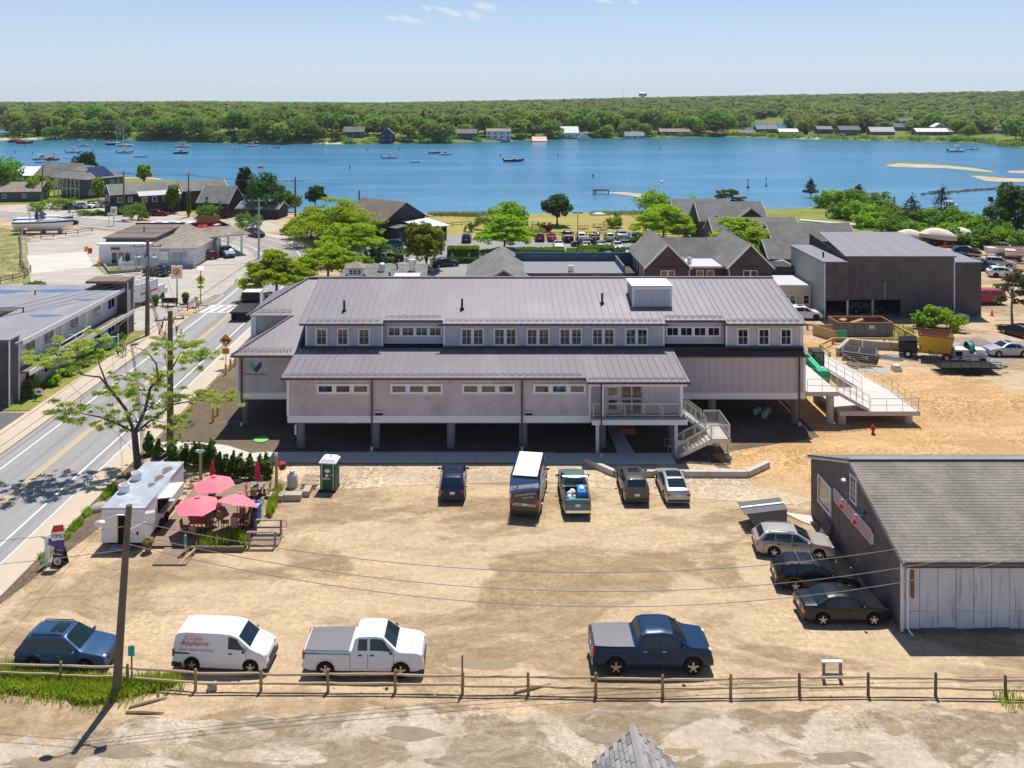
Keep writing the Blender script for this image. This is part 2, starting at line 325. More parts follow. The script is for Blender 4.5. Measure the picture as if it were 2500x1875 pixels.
ground_mat('mulch', (.19,.145,.105), (.16,.12,.085), (.12,.09,.065), (.13,.10,.07), pebble=.5, pscale=9)
ground_mat('gravel', (.58,.46,.32), (.52,.41,.28), (.44,.34,.23), (.42,.33,.23), pebble=1.0, pscale=4.5)
ground_mat('grit', (.38,.35,.31), (.33,.30,.265), (.28,.25,.22), (.26,.235,.2), pebble=.7, pscale=5)
def asphalt(name, c, var, streak):
    b = NB(name); co = b.coord('World')
    n = b.noise(co, .35, 7, .65, streak); f = b.noise(co, 14, 3, .6)
    k = b.mix(b.ramp(n, [(.35, 0), (.68, 1)]), tuple(x*(1-var) for x in c), tuple(x*(1+var) for x in c))
    k = b.mix(.35, k, b.mix(1.0, k, b.ramp(f, [(.3, .6), (.7, 1.4)]), 'MULTIPLY')); b.set(k, .9, 0, .25); b.bump(f, .3, .02)
asphalt('asphalt', (.30,.29,.285), .2, (2.2,.05,1)); asphalt('lot', (.43,.395,.345), .16, (.5,1.4,1)); asphalt('parking', (.28,.27,.265), .12, (.6,1,1)); asphalt('pad', (.56,.525,.475), .07, (.5,1.4,1)); asphalt('drive', (.13,.13,.14), .12, (1,1,1)); asphalt('sidewalk', (.52,.435,.34), .09, (1,.4,1))
def grass_mat(name, a, c, d, sc=.25):
    b = NB(name); co = b.coord('World'); n = b.noise(co, sc, 7, .65); f = b.noise(co, 4, 4, .7)
    k = b.mix(.5, b.ramp(n, [(.32, a), (.5, c), (.68, d)]), b.mix(1.0, b.ramp(n, [(.32, a), (.5, c), (.68, d)]), b.ramp(f, [(.2, .4), (.8, 1.7)]), 'MULTIPLY')); b.set(k, .95, 0, .1); b.bump(f, .5, .06)
grass_mat('lawn', (.12,.16,.03), (.19,.22,.05), (.30,.26,.09)); grass_mat('park_lawn', (.24,.24,.06), (.33,.29,.09), (.40,.31,.12), .12); grass_mat('dune', (.14,.17,.05), (.25,.24,.09), (.46,.38,.24), .3); grass_mat('far_meadow', (.10,.14,.035), (.15,.18,.05), (.21,.21,.07), .03)
def water_mat():
    b = NB('water'); co = b.coord('World')
    big = b.noise(co, .006, 5, .6, (1,3.5,1), .5); wind = b.noise(co, .02, 6, .7, (.35,2.2,1), .6)
    c = b.mix(b.ramp(big, [(.38, 0), (.62, 1)]), (.03,.155,.29), (.042,.195,.35))
    c = b.mix(b.ramp(wind, [(.47, 0), (.66, .75)]), c, (.10,.27,.41))
    s = b.n('ShaderNodeSeparateXYZ'); b.l(co, s.inputs[0])
    c = b.mix(b.ramp(b.math('DIVIDE', s.outputs[1], 700.0), [(.25, .75), (.42, 0)]), c, (.12,.30,.45))   # shoaling flats off the near shore
    c = b.mix(b.ramp(b.math('DIVIDE', s.outputs[1], 700.0), [(.66, 0), (.80, .8)]), c, (.02,.13,.17))   # green shallows under the far bank
    b.set(c, .22, 0, .28); b.b.inputs['IOR'].default_value = 1.33
    h = b.math('ADD', b.noise(co, .55, 3, .6, (1,1.6,1)), b.math('MULTIPLY', b.noise(co, .16, 3, .6, (1,2.2,1)), 1.6)); b.bump(h, .9, .55)
water_mat()
mat('car_glass', (.010,.020,.023), .03, var=0, spec=.55, coat=.15); mat('puddle', (.33,.245,.14), .12, var=.08); mat('pothole', (.255,.20,.14), .95, var=.45, vs=1.6, bump=.4, world=True)
def leaf_mat(name, c0, c1, tr=.35, vs=.35, vr=(.3, .85)):
    b = NB(name); n = b.noise(b.coord('Object'), vs, 4, .7); oi = b.n('ShaderNodeObjectInfo')
    k = b.mix(b.ramp(n, [(.3, 0), (.7, 1)]), c0, c1); hs = b.n('ShaderNodeHueSaturation')
    b.l(b.math('MULTIPLY_ADD', oi.outputs['Random'], .035, .4825), hs.inputs['Hue']); b.l(b.math('MULTIPLY_ADD', oi.outputs['Random'], *vr), hs.inputs['Value']); b.l(k, hs.inputs['Color'])
    b.set(hs.outputs[0], .65, 0, .15); tl = b.n('ShaderNodeBsdfTranslucent'); b.l(hs.outputs[0], tl.inputs[0]); ms = b.n('ShaderNodeMixShader'); ms.inputs[0].default_value = tr
    b.l(b.b.outputs[0], ms.inputs[1]); b.l(tl.outputs[0], ms.inputs[2]); b.l(ms.outputs[0], b.out.inputs[0])
leaf_mat('leaf_locust', (.27,.42,.012), (.48,.62,.03), .55); leaf_mat('leaf_street', (.34,.44,.05), (.56,.62,.12), .55); leaf_mat('leaf_maple', (.17,.23,.015), (.33,.38,.03), .45); leaf_mat('leaf_dark', (.05,.12,.025), (.12,.23,.045), .4); leaf_mat('leaf_mid', (.12,.24,.025), (.25,.40,.045), .45)
leaf_mat('leaf_bright', (.22,.38,.02), (.38,.54,.04), .5); leaf_mat('leaf_pine', (.025,.05,.022), (.05,.085,.03), .15); leaf_mat('leaf_pitch', (.11,.13,.05), (.19,.20,.075), .3); leaf_mat('leaf_far', (.14,.235,.03), (.27,.38,.05), .5, .12, (.75,.6)); leaf_mat('leaf_oak', (.19,.26,.03), (.36,.41,.05), .5, .15, (.75,.6)); leaf_mat('leaf_copper', (.06,.012,.02), (.10,.02,.03), .2); leaf_mat('leaf_wood', (.16,.235,.045), (.31,.37,.075), .5, .02, (.75,.6))
leaf_mat('blade', (.24,.38,.02), (.46,.55,.05), .5); leaf_mat('reed', (.22,.29,.06), (.40,.42,.14), .45); leaf_mat('hedge_leaf', (.11,.21,.015), (.26,.38,.03), .45); leaf_mat('cedar_leaf', (.06,.13,.02), (.16,.26,.04), .4); leaf_mat('flower_leaf', (.20,.26,.05), (.42,.42,.16), .3)
mat('grey_shingle', (.27,.255,.25), .9, var=.25, vs=2, bump=.3, bs=20); mat('grey_shingle_light', (.36,.34,.32), .9, var=.25, vs=2, bump=.3); mat('grey_shingle_dark', (.19,.18,.19), .9, var=.25, vs=2, bump=.3)
mat('trailer_roof', (.33,.37,.43), .6, var=.3, vs=.9, dirt=((.55,.56,.58), .7, .5)); mat('wicker', (.36,.22,.11), .8, var=.2)
mat('pebble', (.60,.50,.38), .9, var=.3, vs=9, world=True)
mat('bark', (.10,.078,.06), .95, var=.35, vs=5, bump=.6, bs=12); mat('bark_grey', (.17,.145,.12), .95, var=.35, vs=5, bump=.6, bs=12)
# ------------------------------------------------------------------ terrain and water
rng = np.random.default_rng(7)
NEAR = [(-1600,450),(0,452),(100,445),(220,432),(330,430),(470,438),(535,455),(560,485),(620,503),(700,515),(790,524),(1000,520),(1070,521),(1250,524),(1440,518),(1470,521),(1640,517),(1720,519),(1830,510),(1900,512),(1985,506),(2020,486),(2100,474),(2165,482),(2185,505),(2240,522),(2330,535),(2420,558),(2500,572),(2700,590),(4100,620)]
FAR = [(-1600,345),(0,343),(60,341),(300,342),(480,347),(680,352),(870,352),(1090,349),(1200,346),(1400,339),(1600,336),(1780,335),(1900,338),(2100,343),(2250,346),(2400,349),(2440,358),(2500,362),(4100,362)]
H1 = [(-1600,6),(30,4),(150,8),(500,9),(900,6),(1300,5),(1700,3.5),(2000,2.5),(2500,2.5),(4100,3)]
ZR = [(-1600,7),(0,7.5),(300,6),(600,3),(900,5.5),(1250,11.5),(1600,18),(1900,23),(2200,27),(2500,31.5),(4100,36)]
ip = lambda tab, x: np.interp(x, [a for a, _ in tab], [b for _, b in tab])
ss = lambda x: np.clip(x, 0, 1)**2*(3-2*np.clip(x, 0, 1))
WZ = -.6
def height(X, Y):
    Y = np.asarray(Y, float); X = np.asarray(X, float); Ys = np.maximum(Y, 1)
    px = np.clip(CX+F*X/Ys, -1600, 4100); py = YH+F*H/Ys
    Yn = F*H/(ip(NEAR, px)-YH); Yf = F*(H-WZ)/(ip(FAR, px)-YH)
    near = np.clip((Yn-Y)/6, -1, 0)*2.5
    d = Y-Yf; h1 = ip(H1, px)*(1-np.exp(-np.maximum(d, 0)/38)); zr = ip(ZR, px)
    far = -.75+np.clip(d/5, -1, 1)*.35+h1+np.maximum(zr-h1, 0)*ss((Y-720)/1150)-ss((Y-1950)/900)*(zr+8)
    far = np.where(d < -5, -3, far)
    hole = ((px < 26) & (py > 291) & (py < 333)) | ((px > 1822) & (px < 1926) & (py > 299) & (py < 327))
    far = np.where(hole, -3, far)
    return np.where(Y < 420, np.where(Y < 60, 0, near), far), px
def terrain():
    rows = np.concatenate([np.array([-60,0,60.]), np.arange(120,290,2.), np.arange(290,515,15.), np.arange(516,780,4.), np.geomspace(784,2900,50), [3050,3300]])
    t = np.linspace(-1.45, 1.45, 480); Yg, Tg = np.meshgrid(rows, t, indexing='ij'); Xg = Tg*(Yg+80); Z, PX = height(Xg, Yg)
    v = np.stack([Xg, Yg, Z], -1).reshape(-1, 3); nr, nc = len(rows), len(t)
    i = np.arange(nr-1)[:,None]*nc+np.arange(nc-1)[None,:]; f = np.stack([i, i+1, i+nc+1, i+nc], -1).reshape(-1)
    o = npmesh('ground', v, f, 4, 'dirt'); struct(o)
    for m in ('far_meadow', 'sand'): o.data.materials.append(MT[m])
    fz = Z[:-1,:-1].reshape(-1); fy = Yg[:-1,:-1].reshape(-1); fx = PX[:-1,:-1].reshape(-1)
    sandy = ((fx < 250) | ((fx > 610) & (fx < 830)) | ((fx > 1930) & (fx < 1990)))
    mi = np.where(fy > 420, np.where((fz < .35) & (fz > -2) & sandy, 2, 1), np.where(fz < -.02, 2, 0))
    o.data.polygons.foreach_set('material_index', mi.astype(np.int32)); o.data.shade_smooth()
terrain()
w = MB(); w.poly([(-6000,150,WZ),(6000,150,WZ),(6000,3300,WZ),(-6000,3300,WZ)]); struct(w.B('water', 'water'))
def sheet(name, m, pts, z=.01, px=True):
    b = MB(); b.poly([G(x, y, z) if px else (x, y, z) for x, y in pts]); return struct(b.B(name, m))
def zs(pts, ox, oy, s): return [(ox+x/s, oy+y/s) for x, y in pts]
def ribbon(path, o0, o1, z, name, m, parent=None, h=0):
    b = MB(); P = [Vector((x, y)) for x, y in path]; L = []; Rr = []
    for i, p in enumerate(P):
        d = (P[min(i+1, len(P)-1)]-P[max(i-1, 0)]).normalized(); n = Vector((d.y, -d.x))
        L.append(p+n*o0); Rr.append(p+n*o1)
    for i in range(len(P)-1):
        q = [(L[i].x,L[i].y,z),(Rr[i].x,Rr[i].y,z),(Rr[i+1].x,Rr[i+1].y,z),(L[i+1].x,L[i+1].y,z)]
        if h: b.slab(q, h)
        else: b.add(q, [(0,1,2,3)])
    return b.B(name, m, parent)
def spline(pts, n=6):
    out = []
    for i in range(len(pts)-1):
        p0, p1, p2, p3 = (Vector(pts[max(0,min(len(pts)-1,j))]) for j in (i-1,i,i+1,i+2))
        for k in range(n):
            t = k/n; out.append(.5*((2*p1)+(p2-p0)*t+(2*p0-5*p1+4*p2-p3)*t*t+(3*p1-p0-3*p2+p3)*t**3))
    return [tuple(p) for p in out]+[tuple(pts[-1])]
RP = spline([(-33.9,15),(-33.9,60),(-33.9,108),(-34.2,128),(-35.2,143),(-38.5,156),(-46,168),(-60,178.5),(-90,192.5),(-118,206),(-180,232),(-260,262)], 7)
sheet('gas_station_lot', 'lot', [(-60,690),(60,600),(90,570),(215,560),(350,572),(560,590),(640,600),(620,650),(578,700),(560,752),(330,752),(325,700),(-60,760)], .01)
sheet('concrete_pad', 'pad', zs([(200,980),(1330,900),(1500,1190),(300,1330)], 40, 500, 7.9), .02)
road = struct(ribbon(RP, -4.6, 4.6, .03, 'road', 'asphalt'))
for a, c, m in ((-.2,-.08,'yellow_line'),(.08,.2,'yellow_line'),(-3.24,-3.08,'white_line'),(3.08,3.24,'white_line'),(4.35,4.47,'white_line')): ribbon(RP, a, c, .036, 'lane_line', m, road)
for k in range(8):
    b = MB(); x = -38.2+k*1.15; b.add([(x,112.6,.037),(x+.5,112.6,.037),(x+1.0,116,.037),(x+.5,116,.037)], [(0,1,2,3)]); b.B('crosswalk_bar', 'white_line', road)
for y in (112.3, 116.1):
    b = MB(); b.add([(-38.4,y,.037),(-29.4,y,.037),(-29.4,y+.25,.037),(-38.4,y+.25,.037)], [(0,1,2,3)]); b.B('crosswalk_bar', 'white_line', road)
def walk(name, path, o0, o1, m='sidewalk', step=None):
    return struct(ribbon(path, o0, o1, .13, name, m, None, .16))
walk('sidewalk', [(-33.9,12),(-33.9,111)], 4.6, 6.4); walk('sidewalk', [(-33.9,12),(-33.9,64)], -7.6, -4.6); walk('sidewalk', [(-33.9,64),(-33.9,110)], -7.3, -4.6)
walk('sidewalk', RP[34:], 4.6, 7.0); 
sheet('motel_lawn', 'lawn', [(-41.3,77),(-41.1,103.5),(-44.2,103.5),(-44.2,77)], .05, False); sheet('motel_driveway', 'drive', [(-60,52),(-41.5,52),(-41.5,76.5),(-60,76.5)], .04, False)
sheet('side_lot', 'lot', [(-44,103.6),(-40.8,103.6),(-40.8,116),(-52,116),(-52,103.6)], .02, False)
sheet('planting_strip', 'mulch', [(-27.5,46),(-25.2,58),(-25.3,66),(-27.5,66)], .02, False)
sheet('mulch_bed', 'mulch', [(-27.4,67),(-21,66),(17,65.9),(17.3,64.3),(27.2,70.8),(27.2,92),(-27.4,92)], .01, False)
sheet('woodchip_yard', 'woodchip', [(17.3,67.6),(19,62.2),(26,58.3),(46,57.5),(56,70),(48,86),(41,89.5),(41,100),(27.1,100),(27.1,71)], .02, False)
sheet('gravel_strip', 'gravel', [(-15,65.8),(-16,63.2),(-12,61.5),(-4,62.4),(4,62.8),(9,61.5),(14,60.2),(21,59.2),(24,60.5),(22,64.2),(17,65.2),(9,65.7)], .015, False)
sheet('park_lawn', 'park_lawn', [(1040,545),(1075,521),(1250,523),(1470,519),(1720,519),(1830,512),(1850,590),(1600,585),(1270,582),(1080,572)], .01)
sheet('parking_lot', 'parking', [(860,603),(930,588),(1085,574),(1270,583),(1600,586),(1810,590),(1830,640),(1500,662),(1300,690),(860,700)], .02)
sheet('hedge_island', 'lawn', [(1095,612),(1560,612),(1590,640),(1250,648),(1090,640)], .03)
sheet('shore_yard', 'lot', [(-200,520),(0,505),(120,497),(380,520),(470,530),(640,535),(700,560),(640,565),(560,545),(300,535),(0,520)], .012)
sheet('shore_grass', 'lawn', [(1800,512),(1990,508),(2030,488),(2110,476),(2180,510),(2330,545),(2480,580),(2520,620),(2200,600),(1960,560),(1850,590)], .012)
sheet('shore_grass', 'lawn', [(-100,452),(60,448),(240,434),(470,441),(560,470),(600,505),(480,520),(230,490),(120,495),(-100,505)], .01)
sheet('dune_grass_bed', 'dune', [(-100,545),(40,560),(68,600),(75,690),(-100,705)], .015)
lr = random.Random(6); sheet('concrete_lane', 'lane', [(-70,12),(70,12)]+[(70-k*.7, float(np.interp(70-k*.7, [-70,-30,-19,-14,-8,6,24,70], [39,38.6,37.9,38.8,39.4,39.6,39.5,40.2]))+lr.uniform(-.45,.25)+.35*math.sin(k*.37)) for k in range(201)], .01, False)
for i, (pts, o, s) in enumerate((([(1015,722),(1120,703),(1350,710),(1560,723),(1780,745),(1900,765),(1960,779),(1860,774),(1560,746),(1300,740),(1080,732)], (1875,200), 3.538), ([(1745,812),(1830,812),(2050,830),(2300,838),(2300,862),(2000,862),(1880,854)], (1875,200), 3.538), ([(2065,768),(2300,764),(2300,790),(2090,786)], (1875,200), 3.538),
        ([(790,955),(960,952),(1130,966),(1290,1000),(1440,1058),(1600,1118),(1680,1150),(1500,1135),(1400,1098),(1250,1038),(1100,996),(950,972)], (1250,200), 3.538))):
    pp = zs(pts, *o, s); sheet('sandbar', 'sand', pp, WZ+.05); cx = sum(p[0] for p in pp)/len(pp); cy = sum(p[1] for p in pp)/len(pp)
    if i < 3: sheet('weed_fringe', 'soil' if i == 9 else 'reed', [(cx+(x-cx)*1.03, cy+(y-cy)*1.35-.6) for x, y in pp], WZ+.02)
# walkway of concrete slabs along the front of the long building
wk = struct(bpy.data.objects.new('front_walkway', None)); COL.objects.link(wk)
def slabq(q, nm='paving_slab'): MB().slab([(x, y, .12) for x, y in q], .14).B(nm, 'slab_concrete', wk)
for k in range(21):
    x = -18+k*1.53; j = .0 if x < 2.5 else -.25 if x > 3.5 else -.12
    slabq([(x+.012,66.05+j),(x+1.518,66.05+j),(x+1.518,67.85+j),(x+.012,67.85+j)])
for q in ([(-19.9,66.15),(-18.02,66.05),(-18.02,67.85),(-18.9,67.6)],[(-22.3,67.3),(-19.92,66.15),(-18.92,67.62),(-21.2,69.1)],[(-24.4,68.1),(-22.32,67.32),(-21.22,69.12),(-24.1,69.8)],[(-27.4,68.1),(-24.42,68.1),(-24.12,69.8),(-27.4,69.8)],
          [(9.9,67.65),(11.3,67.65),(11.1,69.5),(9.9,69.5)],[(9.9,69.52),(11.1,69.52),(11.0,71.5),(9.9,71.5)],[(9.9,71.52),(11.0,71.52),(10.9,73.4),(9.9,73.4)]): slabq(q)
# ------------------------------------------------------------------ the long metal-roofed building on pillars
def window(parent, x0, x1, z0, z1, y, cols=1, rows=1, fr=.1, glass='dark_glass', trim='white_trim', mull=.03, name='window', axis='Y', sgn=-1):
    """framed window in a wall facing -Y (axis Y) or along X (axis X): frame is the part, panes and muntins its pieces"""
    def WB(b, u0, u1, z0, z1, d0, d1):
        a, c = sorted((y+sgn*d0, y+sgn*d1))
        return b.bx(u0,u1,a,c,z0,z1) if axis == 'Y' else b.bx(a,c,u0,u1,z0,z1)
    f = MB(); WB(f,x0,x1,z1-fr,z1,.002,.06); WB(f,x0,x1,z0,z0+fr,.002,.07); WB(f,x0,x0+fr,z0+fr,z1-fr,.002,.06); WB(f,x1-fr,x1,z0+fr,z1-fr,.002,.06)
    gx0, gx1, gz0, gz1 = x0+fr, x1-fr, z0+fr, z1-fr
    for i in range(1, cols):
        xx = gx0+(gx1-gx0)*i/cols; WB(f,xx-mull/2,xx+mull/2,gz0,gz1,.02,.045)
    for i in range(1, rows):
        zz = gz0+(gz1-gz0)*i/rows; WB(f,gx0,gx1,zz-mull*.6,zz+mull*.6,.02,.05)
    o = f.B(name, trim, parent); g = MB(); WB(g,gx0,gx1,gz0,gz1,.004,.016); g.B('pane', glass, o); return o
HB = thing('office_building', 'long two storey building on pillars with grey standing seam metal roof and pale shingles', 'building', (2.5,79,0), w=True)
YW, YD, YR, YL = 73.6, 73.95, 74.45, 68.4     # main wall, dormer wall, recessed wall, low front wing wall
k, k2 = .5, .2315
zm = lambda y: 6.19+k*(y-73)                   # steep main plane
zd = lambda y: 8.78+k2*(y-73.4)                # shallow dormer plane
zl = lambda y: 5.95+.112*(y-67.9)              # low wing roof
RY = 82.3; RZ = zm(RY)
b = MB(); b.bx(-21.8,26.75,YW,91,2.35,6.15); b.B('wall', 'cedar_pink', HB)
b = MB(); b.bx(-16.25,15.05,YL,YW-.02,2.3,5.72); b.add([(-16.25,YL,5.72),(-16.25,YW,5.72),(-16.25,YW,6.5),(-16.25,YL,5.9)],[(0,1,2,3)]); b.B('wall', 'cedar_pink', HB)
# low wing is cut back on the right for the porch: porch recess
b = MB(); b.bx(-16.2,7.9,YL-.06,YL-.003,2.22,2.78); b.B('skirt_board', 'white_trim', HB)
for q in ((-21.9,-16.3,YW-.06,YW-.003),(15.1,26.85,YW-.06,YW-.003),(-21.9,-21.83,YW,91),(26.78,26.85,YW,91)): bx(*q,2.28,2.85).B('skirt_board', 'white_trim', HB)
for x, y, z0, z1 in ((-16.25,YL,2.78,5.72),(-21.8,YW,2.85,6.1),(26.7,YW,2.85,6.3),(7.75,YL,2.78,5.72)):
    bx(x-.03,x+.17,y-.05,y-.004,z0,z1).B('corner_board', 'white_trim', HB)
# board panels right of the porch, each its own piece
n = 17; x0, x1 = 15.3, 26.65; wd_ = (x1-x0)/n
for i in range(n): bx(x0+i*wd_+.012,x0+(i+1)*wd_-.012,YW-.035,YW-.002,2.87,6.2).B('wall_panel', 'panel', HB)
# dormer walls (panels) and recesses
segs = [(-16.0,-9.3,YD,0),(-9.3,-4.15,YR,1),(-4.15,14.87,YD,0),(14.87,20.1,YR,1),(20.1,26.7,YD,0)]
for a, c, y, rec in segs:
    ye = 74.0 if rec else 73.4; zt = zd(ye)-.06; zb = zm(y)-.15
    bx(a,c,y+.002,y+.3,zb,zt).B('dormer_wall', 'batten', HB)
    m = max(3, round((c-a)/.64)); wp = (c-a)/m
    for i in range(m): bx(a+i*wp+.01,a+(i+1)*wp-.01,y-.03,y,zb,zt-.02).B('wall_panel', 'panel', HB)
    if not rec:
        for s in (a, c-.16): bx(s,s+.16,y-.06,y-.032,zb+.12,zt-.14).B('corner_board', 'white_trim', HB)
        bx(a,c,y-.07,y-.034,zt-.13,zt).B('frieze_board', 'white_trim', HB)
        bx(a-.05,c+.05,y-.3,y-.09,zm(y-.2)+.0,zm(y-.2)+.17).B('base_flashing', 'brown_metal', HB)
        for s, q in ((a,-1),(c,1)):     # cheeks of the dormer
            cb = MB(); cb.slab([(s,y,zm(y)-.1),(s,y,zd(y)-.05),(s,81.5,zd(81.5)-.03),(s,81.5,zm(81.5)-.2)], .05, (-q,0,0)); cb.B('dormer_cheek', 'panel', HB)
for x in (-14.6,-12.78,-10.95,21.6,23.4,25.3): window(HB, x-.52, x+.52, 6.76, 8.25, YD-.032, 2, 2, .13)
for x in (-1.64,1.18,3.99,6.8,9.6,12.46):
    for s in (-.5,.5):
        o = window(HB, x+s-.5, x+s+.5, 6.76, 8.25, YD-.032, 2, 2, .13)
        bx(x+s-.3,x+s+.3,YD-.046,YD-.0395,6.95,7.32).B('blind', 'shade_cloth', o)
for a in (-9.0, 15.07):
    for i in range(4): window(HB, a+i*1.185, a+i*1.185+1.18, 7.38, 8.28, YR-.032, 2, 1, .13, 'dark_glass')
for a in (-13.9,-8.05,-2.34,3.32):
    for i in range(3): window(HB, a+i*1.397, a+i*1.397+1.39, 4.5, 5.3, YL-.002, 1, 1, .17, 'tan_glass')
# roofs: every standing seam panel is a piece
def seam_panel(poly, seam=True, m='roof_metal'):
    """poly: lower-left, lower-right, upper-right, upper-left in world"""
    b = MB(); b.slab(poly, .045)
    if seam:
        p, q = Vector(poly[0]), Vector(poly[3]); b.bar(p+Vector((0,0,.025)), q+Vector((0,0,.025)), .03, .07)
    b.B('roof_panel', m, HB)
def dorm_edge(x): return 74.0 if (-9.3 < x < -4.15 or 14.87 < x < 20.1) else 73.4
x = -16.45; PW = .602; segx = [-9.3,-4.15,14.87,20.1]
while x < 26.85:
    xe = min(x+PW, 26.9)
    for s in segx:
        if x < s < xe: xe = s
    e = dorm_edge((x+xe)/2); seam_panel([(x,e,zd(e)),(xe,e,zd(e)),(xe,RY,RZ+.0),(x,RY,RZ+.0)]); x = xe
# left end on the steep plane: hip corner below, street dormer roof above
def left_x(y): return -22.1+(y-73)*(4.1/4.45) if y < 77.45 else -22.0+(y-77.45)*(4.6/4.85)
x = -22.0
while x < -16.45:
    xe = min(x+PW, -16.45); xm = (x+xe)/2
    yl = 73+(xm+22.1)/(4.1/4.45) if xm < -18 else 99
    yu = 77.45+(xm+22.0)/(4.6/4.85)
    for a, c in (((73.0, min(yl, 77.4)), (77.5, min(yu, RY))) if xm < -18 else ((73.0, min(yu, RY)),)):
        if c-a > .2:
            dl = (PW/2)/(4.1/4.45); t0 = max(a+.02, min(c-dl, RY)) if (c < RY) else c; t1 = min(c+dl, RY) if c < RY else c
            if xm < -18 and a < 75: t1 = min(t1, 77.4)
            seam_panel([(x,a,zm(a)),(xe,a,zm(a)),(xe,t1,zm(t1)),(x,t0,zm(t0))])
    x = xe
# left hip faces and their dormer, back slope
b = MB(); b.slab([(-22.1,73,6.17),(-18.0,77.45,8.38),(-18.0,86.6,8.38),(-22.1,91.5,6.17)], .05); b.B('hip_roof', 'roof_metal', HB)
b = MB(); b.slab([(-22.05,77.45,zm(77.45)-.01),(-17.4,RY,RZ-.01),(-22.05,87.1,zm(77.45)-.01)], .05); b.B('hip_roof', 'roof_metal', HB)
b = MB(); b.bx(-21.6,-17.5,77.95,78.1,6.3,8.3); b.bx(-21.75,-21.6,77.95,86.6,6.3,8.4); b.B('dormer_wall', 'cedar_pink', HB)
b = MB(); b.bx(-21.78,-21.3,77.85,77.945,6.4,8.35); b.B('corner_board', 'white_trim', HB)
b = MB(); b.slab([(26.9,91.6,6.2),(-22.1,91.6,6.2),(-17.4,RY+.02,RZ),(26.9,RY+.02,RZ)], .05); b.B('back_roof', 'roof_metal', HB)
b = MB(); b.bar((-17.4,RY,RZ+.06),(26.95,RY,RZ+.06),.36,.08); b.B('ridge_cap', 'roof_metal', HB)
b = MB(); b.bar((-22.1,73,6.24),(-18.0,77.42,8.44),.16,.09); b.bar((-22.02,77.48,8.48),(-17.4,RY,RZ+.06),.16,.09); b.B('hip_cap', 'seam_metal', HB)
b = MB(); b.slab([(26.72,73.6,6.15),(26.72,91,6.15),(26.72,RY,RZ-.15)], .08, (1,0,0)); b.slab([(26.72,YD,6.3),(26.72,YD,zd(YD)-.1),(26.72,RY,RZ-.1),(26.72,RY,6.3)], .08, (1,0,0)); b.B('gable_wall', 'panel', HB)
b = MB(); b.slab([(14.9,73.0,6.24),(26.9,73.0,6.24),(26.9,73.95,6.62),(14.9,73.95,6.62)], .06); b.B('pent_roof', 'brown_metal', HB)
# low wing roof
x = -16.6
while x < 15.45:
    xe = min(x+PW, 15.5)
    if x < 7.45 < xe: xe = 7.45
    e = 67.9 if (x+xe)/2 < 7.45 else 67.15
    seam_panel([(x,e,zl(e)),(xe,e,zl(e)),(xe,YD-.28,zl(YD-.28)),(x,YD-.28,zl(YD-.28))]); x = xe
b = MB(); b.slab([(-16.55,67.95,zl(67.95)-.05),(-16.55,YD-.3,zl(YD-.3)-.05),(-16.55,YD-.3,zl(YD-.3)-.3),(-16.55,67.95,zl(67.95)-.3)], .06, (1,0,0)); b.slab([(15.44,67.2,zl(67.2)-.05),(15.44,73.6,zl(73.6)-.05),(15.44,73.6,zl(73.6)-.3),(15.44,67.2,zl(67.2)-.3)], .06, (1,0,0)); b.B('rake_board', 'brown_metal', HB)
def gutter(x0, x1, y, z): bx(x0,x1,y-.14,y-.005,z-.16,z-.02).B('gutter', 'brown_metal', HB)
gutter(-16.62,7.45,67.9,zl(67.9)); gutter(7.45,15.52,67.15,zl(67.15)); gutter(-22.15,-16.65,73.0,6.19); gutter(15.5,26.95,73.0,6.2)
for a, c, y, rec in segs:
    e = 74.0 if rec else 73.4; gutter(a-(.0 if rec else .4), c+(.0 if rec else .2), e, zd(e))
# snow guards: rails on brackets a little above each eave
def snow_guard(x0, x1, y, z, sl=.11):
    b = MB()
    for dy in (.42,.62): b.bar((x0,y+dy,z+.10+sl*dy),(x1,y+dy,z+.10+sl*dy),.035)
    n = int((x1-x0)/PW)
    for i in range(n+1): b.bx(x0+i*PW-.03,x0+i*PW+.03,y+.34,y+.68,z+.02+sl*.3,z+.12+sl*.5)
    b.B('snow_guard', 'steel', HB)
snow_guard(-16.4,7.2,67.9,zl(67.9)); snow_guard(7.7,15.3,67.15,zl(67.15)); snow_guard(-21.6,-17.0,73.0,6.19,.5); snow_guard(-21.2,-18.1,77.5,zm(77.5),.5)
for a, c, y, rec in segs: snow_guard(a+.2, c-.2, 74.0 if rec else 73.4, zd(74.0 if rec else 73.4), k2)
# roof furniture
for x, y in ((-12.95,75.6),(-2.6,75.9),(9.9,77.0)):
    z = zd(y); b = MB(); b.cyl((x,y,z),.1,.95,10); b.cyl((x,y,z),.2,.12,10); b.B('vent_pipe', 'sign_black', HB)
b = MB(); b.bx(12.55,16.0,76.5,79.4,8.9,11.28); o = b.B('roof_housing', 'batten', HB)
for i in range(6): bx(12.6+i*.567+.01,12.6+(i+1)*.567-.01,76.46,76.498,9.3,11.0).B('cladding_panel', 'panel', o)
b = MB(); b.bx(12.5,12.68,76.42,76.455,9.3,11.02); b.bx(15.87,16.05,76.42,76.455,9.3,11.02); b.bx(12.5,16.05,76.42,76.455,11.02,11.25); b.B('trim_board', 'white_trim', o)
b = MB(); b.bx(12.42,16.13,76.38,79.5,11.285,11.36); b.B('lid', 'white_paint', o)
b = MB(); b.bx(12.4,16.15,76.2,76.4,9.28,9.36); b.B('flashing', 'brown_metal', o)
